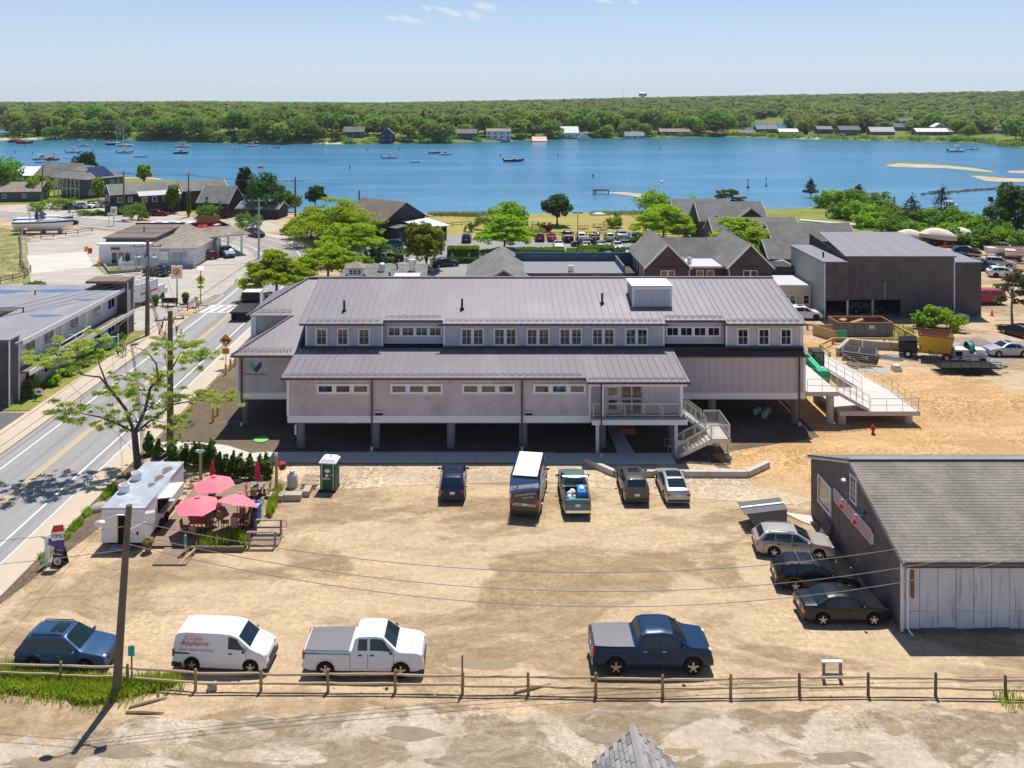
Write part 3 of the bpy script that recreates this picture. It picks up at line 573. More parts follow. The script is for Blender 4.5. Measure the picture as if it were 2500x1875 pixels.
# pillars and downspouts under the floor
for i, x in enumerate((-15.3,-9.3,-3.25,2.55,8.85,14.55)):
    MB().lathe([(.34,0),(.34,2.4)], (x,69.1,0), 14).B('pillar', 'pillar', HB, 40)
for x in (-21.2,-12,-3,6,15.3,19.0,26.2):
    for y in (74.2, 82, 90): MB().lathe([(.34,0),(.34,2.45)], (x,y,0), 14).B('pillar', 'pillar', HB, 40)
for x, y, z1 in ((-9.5,YL-.14,5.85),(2.42,YL-.14,5.85),(8.55,67.0,5.7),(-21.35,YW-.14,6.1),(26.3,YW-.14,6.15)):
    b = MB(); b.bx(x-.06,x+.06,y-.05,y+.05,.35,z1); o = b.B('downspout', 'brown_metal', HB); bx(x-.09,x+.09,y-.09,y+.09,.02,.36).B('drain_boot', 'white_paint', o)
for x in (-8.95,2.95): 
    o = bx(x-.28,x+.28,YL-.16,YL-.005,2.82,3.05).B('wall_vent', 'sign_black', HB); bx(x-.32,x+.32,YL-.18,YL-.005,3.052,3.12).B('hood', 'white_paint', o)
MB().sph((-3.35,YL-.1,5.33),(.11,.1,.14)).B('wall_lamp', 'aluminium', HB)
bx(-15.0,-13.4,70.6,70.8,2.0,2.25).B('pipe_bundle', 'logo_teal', HB); bx(-15.75,-15.6,68.75,68.95,1.1,1.9).B('meter_box', 'white_paint', HB)
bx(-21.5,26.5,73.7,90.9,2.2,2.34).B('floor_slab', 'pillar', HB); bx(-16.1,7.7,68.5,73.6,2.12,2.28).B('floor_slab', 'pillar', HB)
# V emblem and name on the left wall
xs = XA(627, YW); b = MB(); yv = YW-.03
lg = lambda p: (XA(560+p[0]/3.538, yv), yv, ZA(640+p[1]/3.538, yv))
b.slab([lg(p) for p in ((178,860),(178,895),(190,925),(206,925),(222,907),(200,880))], .02, (0,1,0)); b.B('logo_wing', 'logo_teal', HB)
b = MB(); b.slab([lg(p) for p in ((280,862),(258,872),(207,925),(207,930),(232,955),(262,925),(276,895))], .02, (0,1,0)); b.B('logo_wing', 'logo_navy', HB)
text('VINEYARD WIND', .215, ((lg((232,970))[0]), YW-.03, lg((232,970))[2]), (R(90),0,0), 'logo_navy', HB, sx=1.15)
# porch
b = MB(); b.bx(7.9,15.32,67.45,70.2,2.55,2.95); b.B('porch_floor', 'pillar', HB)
b = MB(); b.bx(7.86,15.36,67.38,67.445,2.4,2.80); b.B('skirt_board', 'white_trim', HB)
b = MB(); b.bx(8.0,15.1,68.1,68.3,5.2,5.62); b.bx(7.6,15.35,67.4,67.55,5.42,5.72); b.B('header_beam', 'white_trim', HB)
b = MB(); b.bx(7.9,15.05,68.33,68.39,2.96,5.3); b.B('porch_wall', 'batten', HB)
for i in range(6): bx(12.0+i*.5+.01,12.0+(i+1)*.5-.01,68.29,68.325,2.98,5.2).B('wall_panel', 'panel', HB)
for x in (8.75,14.95): bx(x-.11,x+.11,67.62,67.84,2.955,5.42).B('porch_post', 'white_trim', HB)
for x in (8.35,14.55): bx(x-.12,x+.12,67.75,67.99,0,2.4).B('under_post', 'white_trim', HB)
o = bx(9.0,10.25,68.27,68.325,2.98,5.15).B('door', 'panel', HB); bx(9.3,9.95,68.24,68.268,3.3,4.05).B('door_pane', 'dark_glass', o); bx(9.3,9.95,68.24,68.268,4.45,5.0).B('door_pane', 'tan_glass', o); bx(10.05,10.12,68.2,68.268,3.9,4.2).B('handle', 'steel', o)
for i in range(2):
    for j in range(2): window(HB, 10.3+i*.83, 10.3+i*.83+.82, 2.98+j*1.25, 2.98+(j+1)*1.25-.12, 68.325, 1, 1, .05, 'dark_glass', 'steel')
bx(12.05,12.2,68.2,68.285,3.5,3.85).B('notice_box', 'sign_white', HB); bx(13.2,13.45,68.2,68.285,3.6,3.78).B('notice_box', 'aluminium', HB)
def guard(parent, P, Q, h=1.07, n=4, mesh=True, infill='steel_mesh'):
    """guard rail of framed mesh panels between P and Q (floor points)"""
    P, Q = Vector(P), Vector(Q); up = Vector((0,0,h)); d = (Q-P)
    b = MB(); b.bar(P+up, Q+up, .06); b.B('handrail', 'steel', parent)
    for i in range(n+1):
        p = P+d*i/n; MB().bar(p, p+up, .05).B('rail_post', 'steel', parent)
    for i in range(n):
        a = P+d*(i+.08)/n; c = P+d*(i+.92)/n; l, hh = Vector((0,0,.13)), Vector((0,0,h-.1))
        b = MB(); b.bar(a+l,c+l,.035); b.bar(a+hh,c+hh,.035); b.bar(a+l,a+hh,.035); b.bar(c+l,c+hh,.035); o = b.B('rail_panel', 'steel', parent)
        if mesh:
            b = MB(); m = max(4, int((c-a).length/.085))
            for j in range(1, m): b.bar(a+(c-a)*j/m+l, a+(c-a)*j/m+hh, .010)
            for j in range(1, 9): q = l+(hh-l)*j/9; b.bar(a+q, c+q, .010)
            b.B('wire_mesh', infill, o)
guard(HB, (8.95,67.55,2.95), (14.85,67.55,2.95), 1.1, 4); guard(HB, (7.98,67.55,2.95), (8.6,67.55,2.95), 1.1, 1)
# stairs
ST = thing('outside_stair', 'galvanised steel stair with mesh railings and a landing right of the porch', 'stair', (16,67.5,0), w=True)
b = MB(); b.slab([(17.05,66.7,1.6),(18.45,66.7,1.6),(18.45,69.8,1.6),(17.05,69.8,1.6)], .07); b.B('landing', 'slab_concrete', ST)
b = MB(); b.bx(17.0,18.5,66.6,66.69,1.3,1.62); b.bx(18.46,18.55,66.6,69.9,1.3,1.62); b.bx(17.0,18.5,69.81,69.9,1.3,1.62); b.B('landing_beam', 'steel', ST)
for i in range(8): x = 15.45+i*.2; z = 2.95-(i+1)*.16; bx(x,x+.24,68.35,69.75,z-.05,z).B('step', 'slab_concrete', ST)
for i in range(10): x = 16.85-i*.27; z = 1.6-(i+1)*.155; bx(x-.14,x+.17,66.75,68.1,z-.05,z).B('step', 'slab_concrete', ST)
for y in (68.3,69.8): MB().bar((15.35,y,2.75),(17.1,y,1.45),.05,.28).B('stringer', 'steel', ST)
for y in (66.7,68.15): MB().bar((17.1,y,1.45),(14.25,y,.05),.05,.28).B('stringer', 'steel', ST)
guard(ST, (15.35,68.3,2.95), (17.05,68.3,1.65), 1.05, 2); guard(ST, (15.35,69.8,2.95), (17.05,69.8,1.65), 1.05, 2)
guard(ST, (17.05,66.68,1.62), (14.3,66.68,.1), 1.0, 3); guard(ST, (17.0,68.18,1.62), (14.3,68.18,.1), 1.0, 3)
guard(ST, (17.1,66.68,1.6), (18.45,66.68,1.6), 1.07, 1); guard(ST, (18.48,66.7,1.6), (18.48,69.8,1.6), 1.07, 1); guard(ST, (17.2,69.8,1.6), (18.45,69.8,1.6), 1.07, 1)
for y in (66.68,68.18): MB().tube([(14.3,y,1.0),(13.7,y,1.0),(13.7,y,.45),(14.3,y,.45)], .025).B('rail_end', 'steel', ST)
bx(18.3,18.46,66.7,66.86,.3,1.3).B('landing_post', 'steel', ST); MB().lathe([(.28,0),(.28,.35)], (18.4,66.8,0), 12).B('post_footing', 'concrete', ST, 40)
b = MB(); b.lathe([(.28,.62),(.28,.95)], (17.75,67.9,0), 14); o = b.B('junction_drum', 'tank_white', ST, 40); MB().cyl((17.75,67.9,0),.12,.62,8).B('stem', 'rust', o)
# ramp of concrete decks on the right
RM = thing('access_ramp', 'pale concrete ramp with raised decks on columns and thin steel railings', 'ramp', (32,78,0), w=True)
def deck(q, t=.38, nm='deck_slab'): MB().slab(q, t).B(nm, 'slab_concrete', RM)
deck([(26.95,73.4,2.95),(29.6,73.4,2.95),(29.6,82,2.95),(26.95,82,2.95)])
deck([(29.7,73.4,1.28),(36.6,73.4,1.28),(36.6,78.4,1.28),(29.7,78.4,1.28)])
deck([(34.0,78.42,1.28),(36.6,78.42,1.28),(36.6,95,.02),(34.0,95,.02)], .36, 'ramp_slab')
deck([(29.62,73.5,2.93),(32.3,73.5,1.45),(32.3,75.0,1.45),(29.62,75.0,2.93)], .3, 'ramp_slab')
deck([(29.7,78.42,1.28),(34.0,78.42,1.28),(34.0,79.2,1.28),(29.7,79.2,1.28)], .3)
for x, y, z in ((29.15,74.1,2.57),(30.2,74.1,.9),(35.9,74.1,.9),(29.15,80.5,2.57),(35.9,77.8,.9),(34.4,84,.45)): MB().lathe([(.33,0),(.33,z)], (x,y,0), 14).B('column', 'concrete', RM, 40)
bx(29.72,33.98,79.25,79.6,0,1.25).B('ramp_wall', 'concrete', RM); MB().slab([(33.97,79.6,1.1),(33.97,94,.1),(33.97,94,0),(33.97,79.6,0)], .2, (-1,0,0)).B('ramp_wall', 'concrete', RM)
def piperail(P, Q, n):
    P, Q = Vector(P), Vector(Q); b = MB()
    for h in (1.05,.5): b.tube([P+Vector((0,0,h)), Q+Vector((0,0,h))], .022, 6)
    b.B('handrail', 'steel', RM)
    for i in range(n+1): p = P+(Q-P)*i/n; MB().tube([p, p+Vector((0,0,1.05))], .022, 6).B('rail_post', 'steel', RM)
for P, Q, n in (((27.0,73.5,2.95),(29.5,73.5,2.95),2),((29.62,73.55,2.95),(32.3,73.55,1.5),5),((29.62,74.95,2.95),(32.3,74.95,1.5),5),((32.4,73.5,1.28),(36.5,73.5,1.28),3),((36.5,73.5,1.28),(36.5,78.4,1.28),4),((36.5,78.4,1.28),(36.5,94.8,.03),9),((34.1,79.2,1.25),(34.1,94.8,.03),8)): piperail(P, Q, n)
# low concrete retaining kerb in front of the stair
KW = thing('retaining_wall', 'low pale concrete retaining wall curving in front of the steel stair', 'wall', (14,63.5,0), w=True)
pts = [(7.2,66.0),(9.1,63.7),(18.9,63.6),(21.0,65.3)]
for (a, c), (d, e) in zip(pts, pts[1:]): MB().bar((a,c,.23),(d,e,.23),.34,.46).B('wall_section', 'concrete', KW)
# ------------------------------------------------------------------ other buildings
def roof_gable(root, w, d, ez, rz_, m, over=.45, t=.12, name='roof', cx=0, cy=0):
    hw, hd = w/2+over*.7, d/2+over; sl = (rz_-ez)/(d/2); lo = ez-sl*over
    b = MB()
    b.slab([(cx-hw,cy-hd,lo+t),(cx+hw,cy-hd,lo+t),(cx+hw,cy,rz_+t),(cx-hw,cy,rz_+t)], t); b.slab([(cx+hw,cy+hd,lo+t),(cx-hw,cy+hd,lo+t),(cx-hw,cy,rz_+t),(cx+hw,cy,rz_+t)], t)
    return b.B(name, m, root)
def roof_hip(root, w, d, ez, rz_, m, over=.5, t=.1, ridge=None, cx=0, cy=0):
    hw, hd = w/2+over, d/2+over; r = max(0, hw-hd) if ridge is None else ridge/2; e = ez+.02
    a = [(cx-hw,cy-hd,e),(cx+hw,cy-hd,e),(cx+hw,cy+hd,e),(cx-hw,cy+hd,e)]; p, q = (cx-r,cy,rz_), (cx+r,cy,rz_); b = MB()
    b.slab([a[0],a[1],q,p] if r else [a[0],a[1],p], t); b.slab([a[2],a[3],p,q] if r else [a[2],a[3],p], t); b.slab([a[1],a[2],q], t); b.slab([a[3],a[0],p], t)
    return b.B('roof', m, root)
def gable_house(name, label, c, w, d, ez, rz_, rot, wm, rm, wins=(), over=.45, hip=False, group=None, trim='white_trim', glass='dark_glass', cat='house', ridge=None):
    """wins: (side, u centre, z0, width, height)"""
    root = thing(name, label, cat, (c[0], c[1], c[2] if len(c) > 2 else 0), R(rot), group)
    b = MB(); b.bx(-w/2,w/2,-d/2,d/2,0,ez)
    if not hip:
        for s in (-1, 1): b.slab([(s*w/2,-d/2,ez),(s*w/2,d/2,ez),(s*w/2,0,rz_)], .15, (-s,0,0))
    b.B('wall', wm, root)
    if hip: roof_hip(root, w, d, ez, rz_, rm, over, ridge=ridge)
    else:
        roof_gable(root, w, d, ez, rz_, rm, over); sl = (rz_-ez)/(d/2); hw = w/2+over*.7
        for s in (-1, 1):
            b = MB(); 
            for q in (-1, 1): b.bar((s*(hw-.06),q*(d/2+over),ez-sl*over+.02),(s*(hw-.06),0,rz_+.02),.05,.2)
            b.B('rake_board', trim, root)
    for sd, u, z, ww, hh in wins:
        if sd == 'S': window(root, u-ww/2, u+ww/2, z, z+hh, -d/2, 2, 1, .09, glass, trim)
        elif sd == 'N': window(root, u-ww/2, u+ww/2, z, z+hh, d/2, 2, 1, .09, glass, trim, sgn=1)
        elif sd == 'E': window(root, u-ww/2, u+ww/2, z, z+hh, w/2, 2, 1, .09, glass, trim, axis='X', sgn=1)
        else: window(root, u-ww/2, u+ww/2, z, z+hh, -w/2, 2, 1, .09, glass, trim, axis='X', sgn=-1)
    return root
# barn on the right
BN = thing('barn', 'weathered shingled barn with long grey roof and peeling white board front', 'barn', (33,51.5,0), w=True)
bx0, bx1, f0, f1, rdg = 21.5, 46, 45.1, 57.9, 51.6; ez, rz_ = 3.85, 6.2
b = MB(); b.bx(bx0+.02,bx1,f0+.04,f1,0,ez); b.B('wall', 'cedar_barn', BN)
b = MB(); b.slab([(bx0,f0,0),(bx0,48.6,0),(bx0,48.6,2.85),(bx0,53.2,2.85),(bx0,53.2,0),(bx0,f1,0),(bx0,f1,ez),(bx0,rdg,rz_),(bx0,f0,ez)], .25, (1,0,0)); b.B('gable_wall', 'cedar_barn', BN)
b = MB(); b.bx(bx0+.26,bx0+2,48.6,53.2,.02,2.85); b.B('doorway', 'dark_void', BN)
n = 26
for i in range(n):
    a = bx0+(bx1-bx0)*i/n; c = bx0+(bx1-bx0)*(i+1)/n; j = .012*(i % 3); bx(a+.015,c-.015,f0-.02-j,f0+.035,.22+.04*((i*7)%3),ez-.02).B('board', 'barn_white', BN)
for x in (24.4, 27.2, 30.1): bx(x-.05,x+.05,f0-.075,f0-.046,.3,ez-.1).B('batten_strip', 'barn_white', BN)
bx(bx0,bx1,f0-.06,f0-.045,1.05,1.12).B('rail_strip', 'barn_white', BN)
sl = (rz_-ez)/(rdg-f0); o_ = .35
b = MB(); b.slab([(bx0-.12,f0-o_,ez-sl*o_+.16),(bx1,f0-o_,ez-sl*o_+.16),(bx1,rdg,rz_+.16),(bx0-.12,rdg,rz_+.16)], .14); b.B('roof', 'roof_barn', BN)
b = MB(); b.slab([(bx1,f1+o_,ez-sl*o_+.16),(bx0-.12,f1+o_,ez-sl*o_+.16),(bx0-.12,rdg+.01,rz_+.16),(bx1,rdg+.01,rz_+.16)], .14); b.B('roof', 'roof_barn', BN)
b = MB(); b.bar((bx0-.1,rdg,rz_+.2),(bx1,rdg,rz_+.2),.35,.06); b.B('ridge_cap', 'flat_roof', BN)
b = MB(); b.bar((bx0-.06,f0-o_,ez-sl*o_+.02),(bx0-.06,rdg,rz_+.02),.06,.22); b.bar((bx0-.06,f1+o_,ez-sl*o_+.02),(bx0-.06,rdg,rz_+.02),.06,.22); b.B('rake_board', 'fascia', BN)
bx(bx0-.1,bx1,f0-.48,f0-.36,3.62,3.76).B('gutter', 'brown_metal', BN)
b = MB(); b.tube([(21.75,44.75,3.6),(21.75,44.95,3.3),(21.75,44.95,.3),(21.85,44.6,.12)], .055, 8); b.B('downspout', 'white_paint', BN); bx(21.42,21.56,45.0,45.09,.1,3.7).B('corner_board', 'fascia', BN); bx(21.95,22.07,44.9,45.02,1.9,3.3).B('old_bracket', 'rust', BN)
window(BN, 54.4, 56.6, 1.5, 3.35, bx0, 1, 1, .14, 'tan_glass', axis='X', sgn=-1)
o = bx(bx0-.1,bx0-.02,48.4,53.7,2.92,3.6).B('sign_panel', 'pink_sign', BN); b = MB(); b.bx(bx0-.12,bx0-.03,48.3,48.39,2.85,3.67); b.bx(bx0-.12,bx0-.03,53.71,53.8,2.85,3.67); b.bx(bx0-.12,bx0-.03,48.3,53.8,3.602,3.67); b.bx(bx0-.12,bx0-.03,48.3,53.8,2.85,2.918); b.B('sign_frame', 'fascia', o)
for y in (49.8, 51.7): o = MB().tube([(bx0-.02,y,3.85),(bx0-.5,y,3.9),(bx0-.5,y,3.65)], .03, 6).B('sign_lamp', 'fascia', BN); MB().lathe([(.05,.2),(.18,0)], (bx0-.5,y,3.42), 10).B('lamp_shade', 'parasol_dark', o)
window(BN, 50.6, 51.5, 4.0, 5.6, bx0, 2, 4, .1, axis='X', sgn=-1); MB().sph((bx0-.25,51.8,5.0),(.22,.2,.12)).B('flood_lamp', 'aluminium', BN); MB().sph((bx0-.2,49.2,4.3),(.12,.1,.1)).B('flood_lamp', 'navy', BN)
# gable roof peeking in at the bottom edge: shingles laid one by one
SR = thing('shingled_gable_roof', 'small steep roof of grey shingles peeking in at the bottom edge', 'roof', (4.95,28,0), w=True)
b = MB(); b.slab([(3.7,25,0),(6.2,25,0),(6.2,25,5.0),(4.95,25,6.0),(3.7,25,5.0)], 4.9, (0,1,0)); b.B('wall', 'cedar_grey', SR)
for s in (-1, 1):
    b = MB(); b.slab([(4.95,30.05,6.0),(4.95,24.8,6.0),(4.95+s*1.45,24.8,4.80),(4.95+s*1.45,30.05,4.80)], .05); b.B('roof_deck', 'cedar_grey', SR)
    sm = {}
    for r in range(10):
        for c in range(13):
            t0, t1 = r/10, (r+1)/10; yy = 30.05-c*.40-(.2 if r % 2 else 0); rr = random.Random(r*31+c*7+s)
            x0, z0 = 4.95+s*1.45*t0, 6.0-1.2*t0; x1, z1 = 4.95+s*1.45*t1*1.01, 6.0-1.2*t1; w_ = .38
            key = rr.randrange(4)
            MB().slab([(x0,yy,z0+.035),(x0,yy-w_,z0+.035),(x1,yy-w_,z1+.06+.012*key),(x1,yy,z1+.06+.012*key)], .03).B('shingle', ('grey_shingle_light','grey_shingle','grey_shingle_dark','grey_shingle')[key], SR)
b = MB(); b.slab([(4.80,30.1,5.97),(4.95,30.1,6.12),(4.95,24.8,6.12),(4.80,24.8,5.97)], .03); b.slab([(5.10,24.8,5.97),(4.95,24.8,6.12),(4.95,30.1,6.12),(5.10,30.1,5.97)], .03); b.B('ridge_cap', 'grey_shingle_light', SR)
# dark block of the theatre-like shingled hall behind right
HL = thing('shingled_hall', 'big dark windowless shingled hall with low grey membrane roof', 'building', (52,115,0), w=True)
b = MB(); b.bx(45.3,59.1,109.8,122,2.3,7.75); b.bx(52.3,59.1,109.85,110.2,0,2.3); b.bx(45.3,46,118,122,0,2.3); b.bx(58.5,59.1,110.2,122,0,2.3); b.B('wall', 'cedar_grey', HL)
b = MB(); b.bx(42.2,45.28,109.2,121,2.3,7.15); b.bx(42.2,42.5,109.25,121,0,2.3); b.B('wall', 'cedar_grey', HL); bx(42.12,42.19,109.2,121,0,7.1).B('side_wall', 'green_wall', HL)
b = MB(); b.bx(59.12,62.8,110.3,121,0,6.9); b.B('wall', 'cedar_grey', HL)
b = MB(); b.slab([(45.1,109.6,7.9),(59.3,109.6,7.9),(58.2,122.3,9.0),(46.5,122.3,9.0)], .16); b.B('roof', 'membrane', HL); b = MB(); b.slab([(45.25,109.7,7.7),(45.25,122.2,8.8),(45.25,122.2,7.0),(45.25,109.7,7.0)], .1, (-1,0,0)); b.B('roof_upstand', 'cedar_dark', HL)
for x in (48.0,50.8,53.6,56.4): MB().bar((x,109.7,7.915),(46.5+(x-45.1)*.82,122.2,9.012),.06,.01).B('roof_seam', 'flat_roof_light', HL)
b = MB(); b.slab([(42.0,109.0,7.3),(45.2,109.0,7.3),(45.2,121.2,7.35),(42.0,121.2,7.35)], .14); b.slab([(59.15,110.1,7.05),(63,110.1,7.05),(63,121.2,7.1),(59.15,121.2,7.1)], .14); b.B('roof', 'membrane', HL)
b = MB(); 
for x in (42.2,45.32,59.0): b.bx(x,x+.14,109.12 if x < 45 else 109.74,109.18 if x < 45 else 109.795,0,7.1)
b.B('corner_board', 'white_trim', HL)
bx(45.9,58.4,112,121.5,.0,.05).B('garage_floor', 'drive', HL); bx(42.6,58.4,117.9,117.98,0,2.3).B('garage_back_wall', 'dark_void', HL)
for x in (45.4,48.6): bx(x,x+.25,109.9,110.15,0,2.3).B('garage_post', 'green_wall', HL)
MB().cyl((43.2,112,7.3),.12,.7,8).B('vent_pipe', 'sign_black', HL); MB().tube([(50.2,109.75,2.3),(50.2,109.75,4.6)], .03, 6).B('conduit', 'aluminium', HL)
BG = thing('beige_flat_building', 'small beige flat roofed office beside the dark hall', 'building', (40,118,0), w=True)
bx(35,42.0,113,123.4,0,3.25).B('wall', 'cream', BG); bx(34.9,42.1,112.85,123.5,3.26,3.5).B('roof', 'flat_roof_light', BG); bx(37.6,42.05,119.5,123.6,3.51,4.6).B('rear_parapet', 'cedar_dark', BG)
for x in (38.2,39.1,40.9): window(BG, x, x+.85, .95, 2.2, 112.99, 1, 2, .09)
# twin gabled restaurant wing behind the ridge
TG = thing('twin_gable_house', 'dark shingled building with two steep gables and flat link between', 'building', (29,120,0), w=True)
for cx in (23.55, 34.6):
    b = MB(); b.bx(cx-2.9,cx+2.9,115,128,0,5.55); b.slab([(cx-2.9,115,5.5),(cx,115,8.4),(cx+2.9,115,5.5)], 12.9, (0,1,0)); b.B('wall', 'cedar_brown', TG)
    b = MB(); 
    for s in (-1, 1): b.slab([(cx+s*3.2,114.7,5.35),(cx+s*3.2,128.2,5.35),(cx,128.2,8.58),(cx,114.7,8.58)], .14)
    b.B('roof', 'roof_grey', TG)
    b = MB(); b.bar((cx-3.2,114.72,5.24),(cx,114.72,8.46),.08,.2); b.bar((cx+3.2,114.72,5.24),(cx,114.72,8.46),.08,.2); b.B('rake_board', 'white_trim', TG)
    for s in (-.95, .02): window(TG, cx+s, cx+s+.93, 4.0, 5.0, 114.99, 1, 1, .08, 'dark_glass' if cx > 30 else 'tan_glass')
    MB().tube([(cx-2.95 if cx > 30 else cx+2.95,114.85,5.2),(cx-2.85 if cx > 30 else cx+2.85,114.85,4.8),(cx-2.85 if cx > 30 else cx+2.85,114.85,.2)], .06, 6).B('downspout', 'white_trim', TG)
for i in range(4): window(TG, 116.2+i*2.6, 117.3+i*2.6, 3.2, 5.0, 20.64, 1, 1, .08, axis='X', sgn=-1)
b = MB(); b.bx(26.5,31.6,117.3,127,0,4.9); b.B('wall', 'cedar_brown', TG); bx(26.4,31.7,116.7,122.5,4.92,5.2).B('flat_link_roof', 'flat_roof_light', TG)
b = MB(); b.slab([(25.2,122.4,5.2),(33,122.4,5.2),(33.5,125.4,7.75),(24.5,125.4,7.75)], .14); b.slab([(33,128.4,5.2),(25.2,128.4,5.2),(24.5,125.4,7.75),(33.5,125.4,7.75)], .14); b.B('roof', 'roof_grey', TG)
for x in (27.9, 29.3): window(TG, x, x+1.05, 3.0, 4.6, 117.29, 1, 1, .1, 'tan_glass')
b = MB(); b.cyl((27.3,118.6,5.2),.3,.9,12); b.B('roof_vent', 'aluminium', TG); bx(26.1,26.5,118.2,118.6,5.2,6.1).B('duct', 'aluminium', TG)
# flat roofs and gable behind the ridge, middle
FB = thing('flat_roof_block', 'low flat grey roofed block with teal parapet wall behind', 'building', (10,122,0), w=True)
bx(4.5,18,118,126.5,0,3.9).B('wall', 'cedar_grey', FB); bx(4.4,18.1,117.9,126.6,3.92,4.05).B('roof', 'membrane', FB)
b = MB(); b.bx(3.5,20.6,126.7,127.1,0,5.2); b.bx(18.1,18.4,118.5,126.6,0,4.9); b.B('parapet', 'block_teal', FB); bx(3.4,20.7,126.65,127.15,5.21,5.28).B('parapet_cap', 'logo_navy', FB)
bx(18.5,20.6,121,126.5,0,3.4).B('deck_wall', 'cedar_brown', FB); bx(10.6,11.3,118.6,119.3,4.06,4.9).B('roof_fan', 'aluminium', FB)
gb = gable_house('grey_gable_house', 'grey shingle roofed cottage with its gable towards the long building', (1.6,121,0), 17.6, 9.6, 2.9, 5.6, 90, 'cedar_brown', 'roof_grey', (), cat='house')
RB = thing('cupola_restaurant', 'low restaurant with grey roof vents and white square cupola', 'building', (-14,122,0), w=True)
bx(-20.5,-8.8,112,125,0,3.0).B('wall', 'cedar_grey', RB)
b = MB(); b.slab([(-20.8,111.6,2.95),(-8.5,111.6,2.95),(-8.9,121,4.75),(-20.4,121,4.75)], .12); b.slab([(-8.5,126,2.95),(-20.8,126,2.95),(-20.4,121,4.75),(-8.9,121,4.75)], .12); b.B('roof', 'roof_grey', RB)
o = bx(-19.3,-17.4,115.4,117.3,3.6,5.25).B('cupola', 'white_paint', RB); roof_hip(o, 2.2, 2.2, 5.25, 6.0, 'roof_tan', .25, ridge=0, cx=-18.35, cy=116.35)
for i in range(3): window(o, -19.1+i*.55, -18.6+i*.55, 4.35, 5.0, 115.395, 1, 2, .05)
b = MB(); b.cyl((-15.1,118.5,4.1),.45,.9,12); b.sph((-15.1,118.5,5.05),(.5,.5,.35)); b.B('roof_vent', 'aluminium', RB); b = MB(); b.cyl((-10.9,118.5,4.1),.35,1.2,12); b.cyl((-10.9,118.5,5.3),.55,.5,12); b.B('roof_vent', 'aluminium', RB)
b = MB(); b.bx(-13.0,-9.6,114.4,116.5,3.4,4.35); o = b.B('air_unit', 'white_paint', RB)
for i in range(7): bx(-12.95+i*.48,-12.53+i*.48,114.36,114.398,3.6,4.1).B('grille', 'navy', o)
MB().cyl((-13.6,114.8,3.3),.14,1.5,8).B('chimney_pipe', 'rust', RB); MB().tube([(-13,119,4.3),(-13.1,119.2,5.0),(-13.6,119,5.2)], .1, 8).B('flue', 'sign_black', RB)
# brown roofed restaurant by the water
rt = gable_house('brown_roof_restaurant', 'brown shingle roofed restaurant with dark gable and white awning', (-21.9,175.3,0), 12.5, 11, 4.1, 7.2, -41, 'cedar_dark', 'roof_brown', (), trim='cedar_dark', cat='building', over=.6)
b = MB(); b.slab([(6.3,-5.2,3.0),(9.5,-5.2,3.0),(9.5,-2.2,3.3),(6.3,-2.2,3.3)], .1); b.B('porch_roof', 'roof_brown', rt); bx(6.4,9.2,-5,-2.4,0,2.95).B('porch_wall', 'cedar_dark', rt); o = bx(9.21,9.28,-4.4,-3.4,0,2.1).B('door', 'teal_wall', rt)
b = MB(); b.slab([(6.3,-1.2,3.7),(12.6,-.4,2.9),(13.6,5.2,2.9),(7.2,5.4,3.7)], .06); b.B('awning', 'white_paint', rt); bx(6.4,12.8,-.1,5.0,0,2.75).B('enclosed_porch', 'dark_glass', rt)
for i in range(6): bx(12.82,12.9,-.1+i*1.0,.0+i*1.0,0,2.8).B('porch_post', 'sign_black', rt)
MB().cyl((-2,-2.2,5.6),.12,.9,8).B('vent_pipe', 'aluminium', rt)
# shingled houses behind the hall
RHW = [('S',-3.5,1.2,1.0,1.6),('S',-1.5,1.2,1.0,1.6)]
r1 = gable_house('shingled_shop', 'long grey roofed shingled shop just behind the dark hall', (52.5,143,0), 13.5, 7.5, 4.4, 7.2, 0, 'cedar_grey', 'roof_grey', [('W',-1.5,1.4,1.1,2.4),('W',1.2,1.4,1.1,2.4)], cat='building')
r2 = gable_house('hip_roof_shop', 'lower shop with its small gable in front of the long grey roof', (47,134,0), 9.5, 6, 3.8, 6.0, 0, 'cedar_grey', 'roof_grey', (), cat='building')
r3 = gable_house('grey_roof_cottage', 'plain grey roofed cottage third from the front in the shop row', (47.5,157,0), 15.5, 6.5, 4.0, 6.2, 0, 'cedar_grey', 'roof_grey', RHW, cat='building')
r4 = gable_house('dormer_cottage', 'shingled cottage with triangular front dormer and roof deck', (47,171,0), 13, 8, 4.4, 7.4, 0, 'cedar_grey', 'roof_grey', (), cat='building')
for cx, hw in ((3.2,3.0),(-3.6,1.3)):
    b = MB(); b.slab([(cx-hw,-4.6,4.3),(cx+hw,-4.6,4.3),(cx,-4.6,4.3+hw*.75)], 4, (0,1,0)); b.B('dormer', 'cedar_dark' if cx > 0 else 'fascia', r4)
    b = MB(); [b.slab([(cx+s*(hw+.3),-4.9,4.2),(cx+s*(hw+.3),-1,4.2),(cx,-.2,4.45+hw*.75),(cx,-4.9,4.45+hw*.75)], .1) for s in (-1,1)]; b.B('dormer_roof', 'roof_grey', r4)
r5 = gable_house('far_shop', 'grey roofed shop nearest the water in the shop row', (44,182,0), 12, 7, 4.2, 6.6, 0, 'cedar_grey', 'roof_grey', (), cat='building')
dk = thing('roof_deck_platform', 'flat tan roof deck with thin railing left of the shop row', 'deck', (38.2,186,0)); bx(-4,4,-3.5,3.5,3.1,3.4).B('floor', 'new_wood', dk); bx(-3.8,3.8,-3.3,3.3,0,3.09).B('wall', 'cedar_grey', dk)
for i in range(6): MB().tube([(-3.8+i*1.5,-3.3,3.4),(-3.8+i*1.5,-3.3,4.4)], .04, 6).B('rail_post', 'steel', dk)
MB().tube([(-3.8,-3.3,4.4),(3.7,-3.3,4.4)], .04, 6).B('handrail', 'steel', dk)
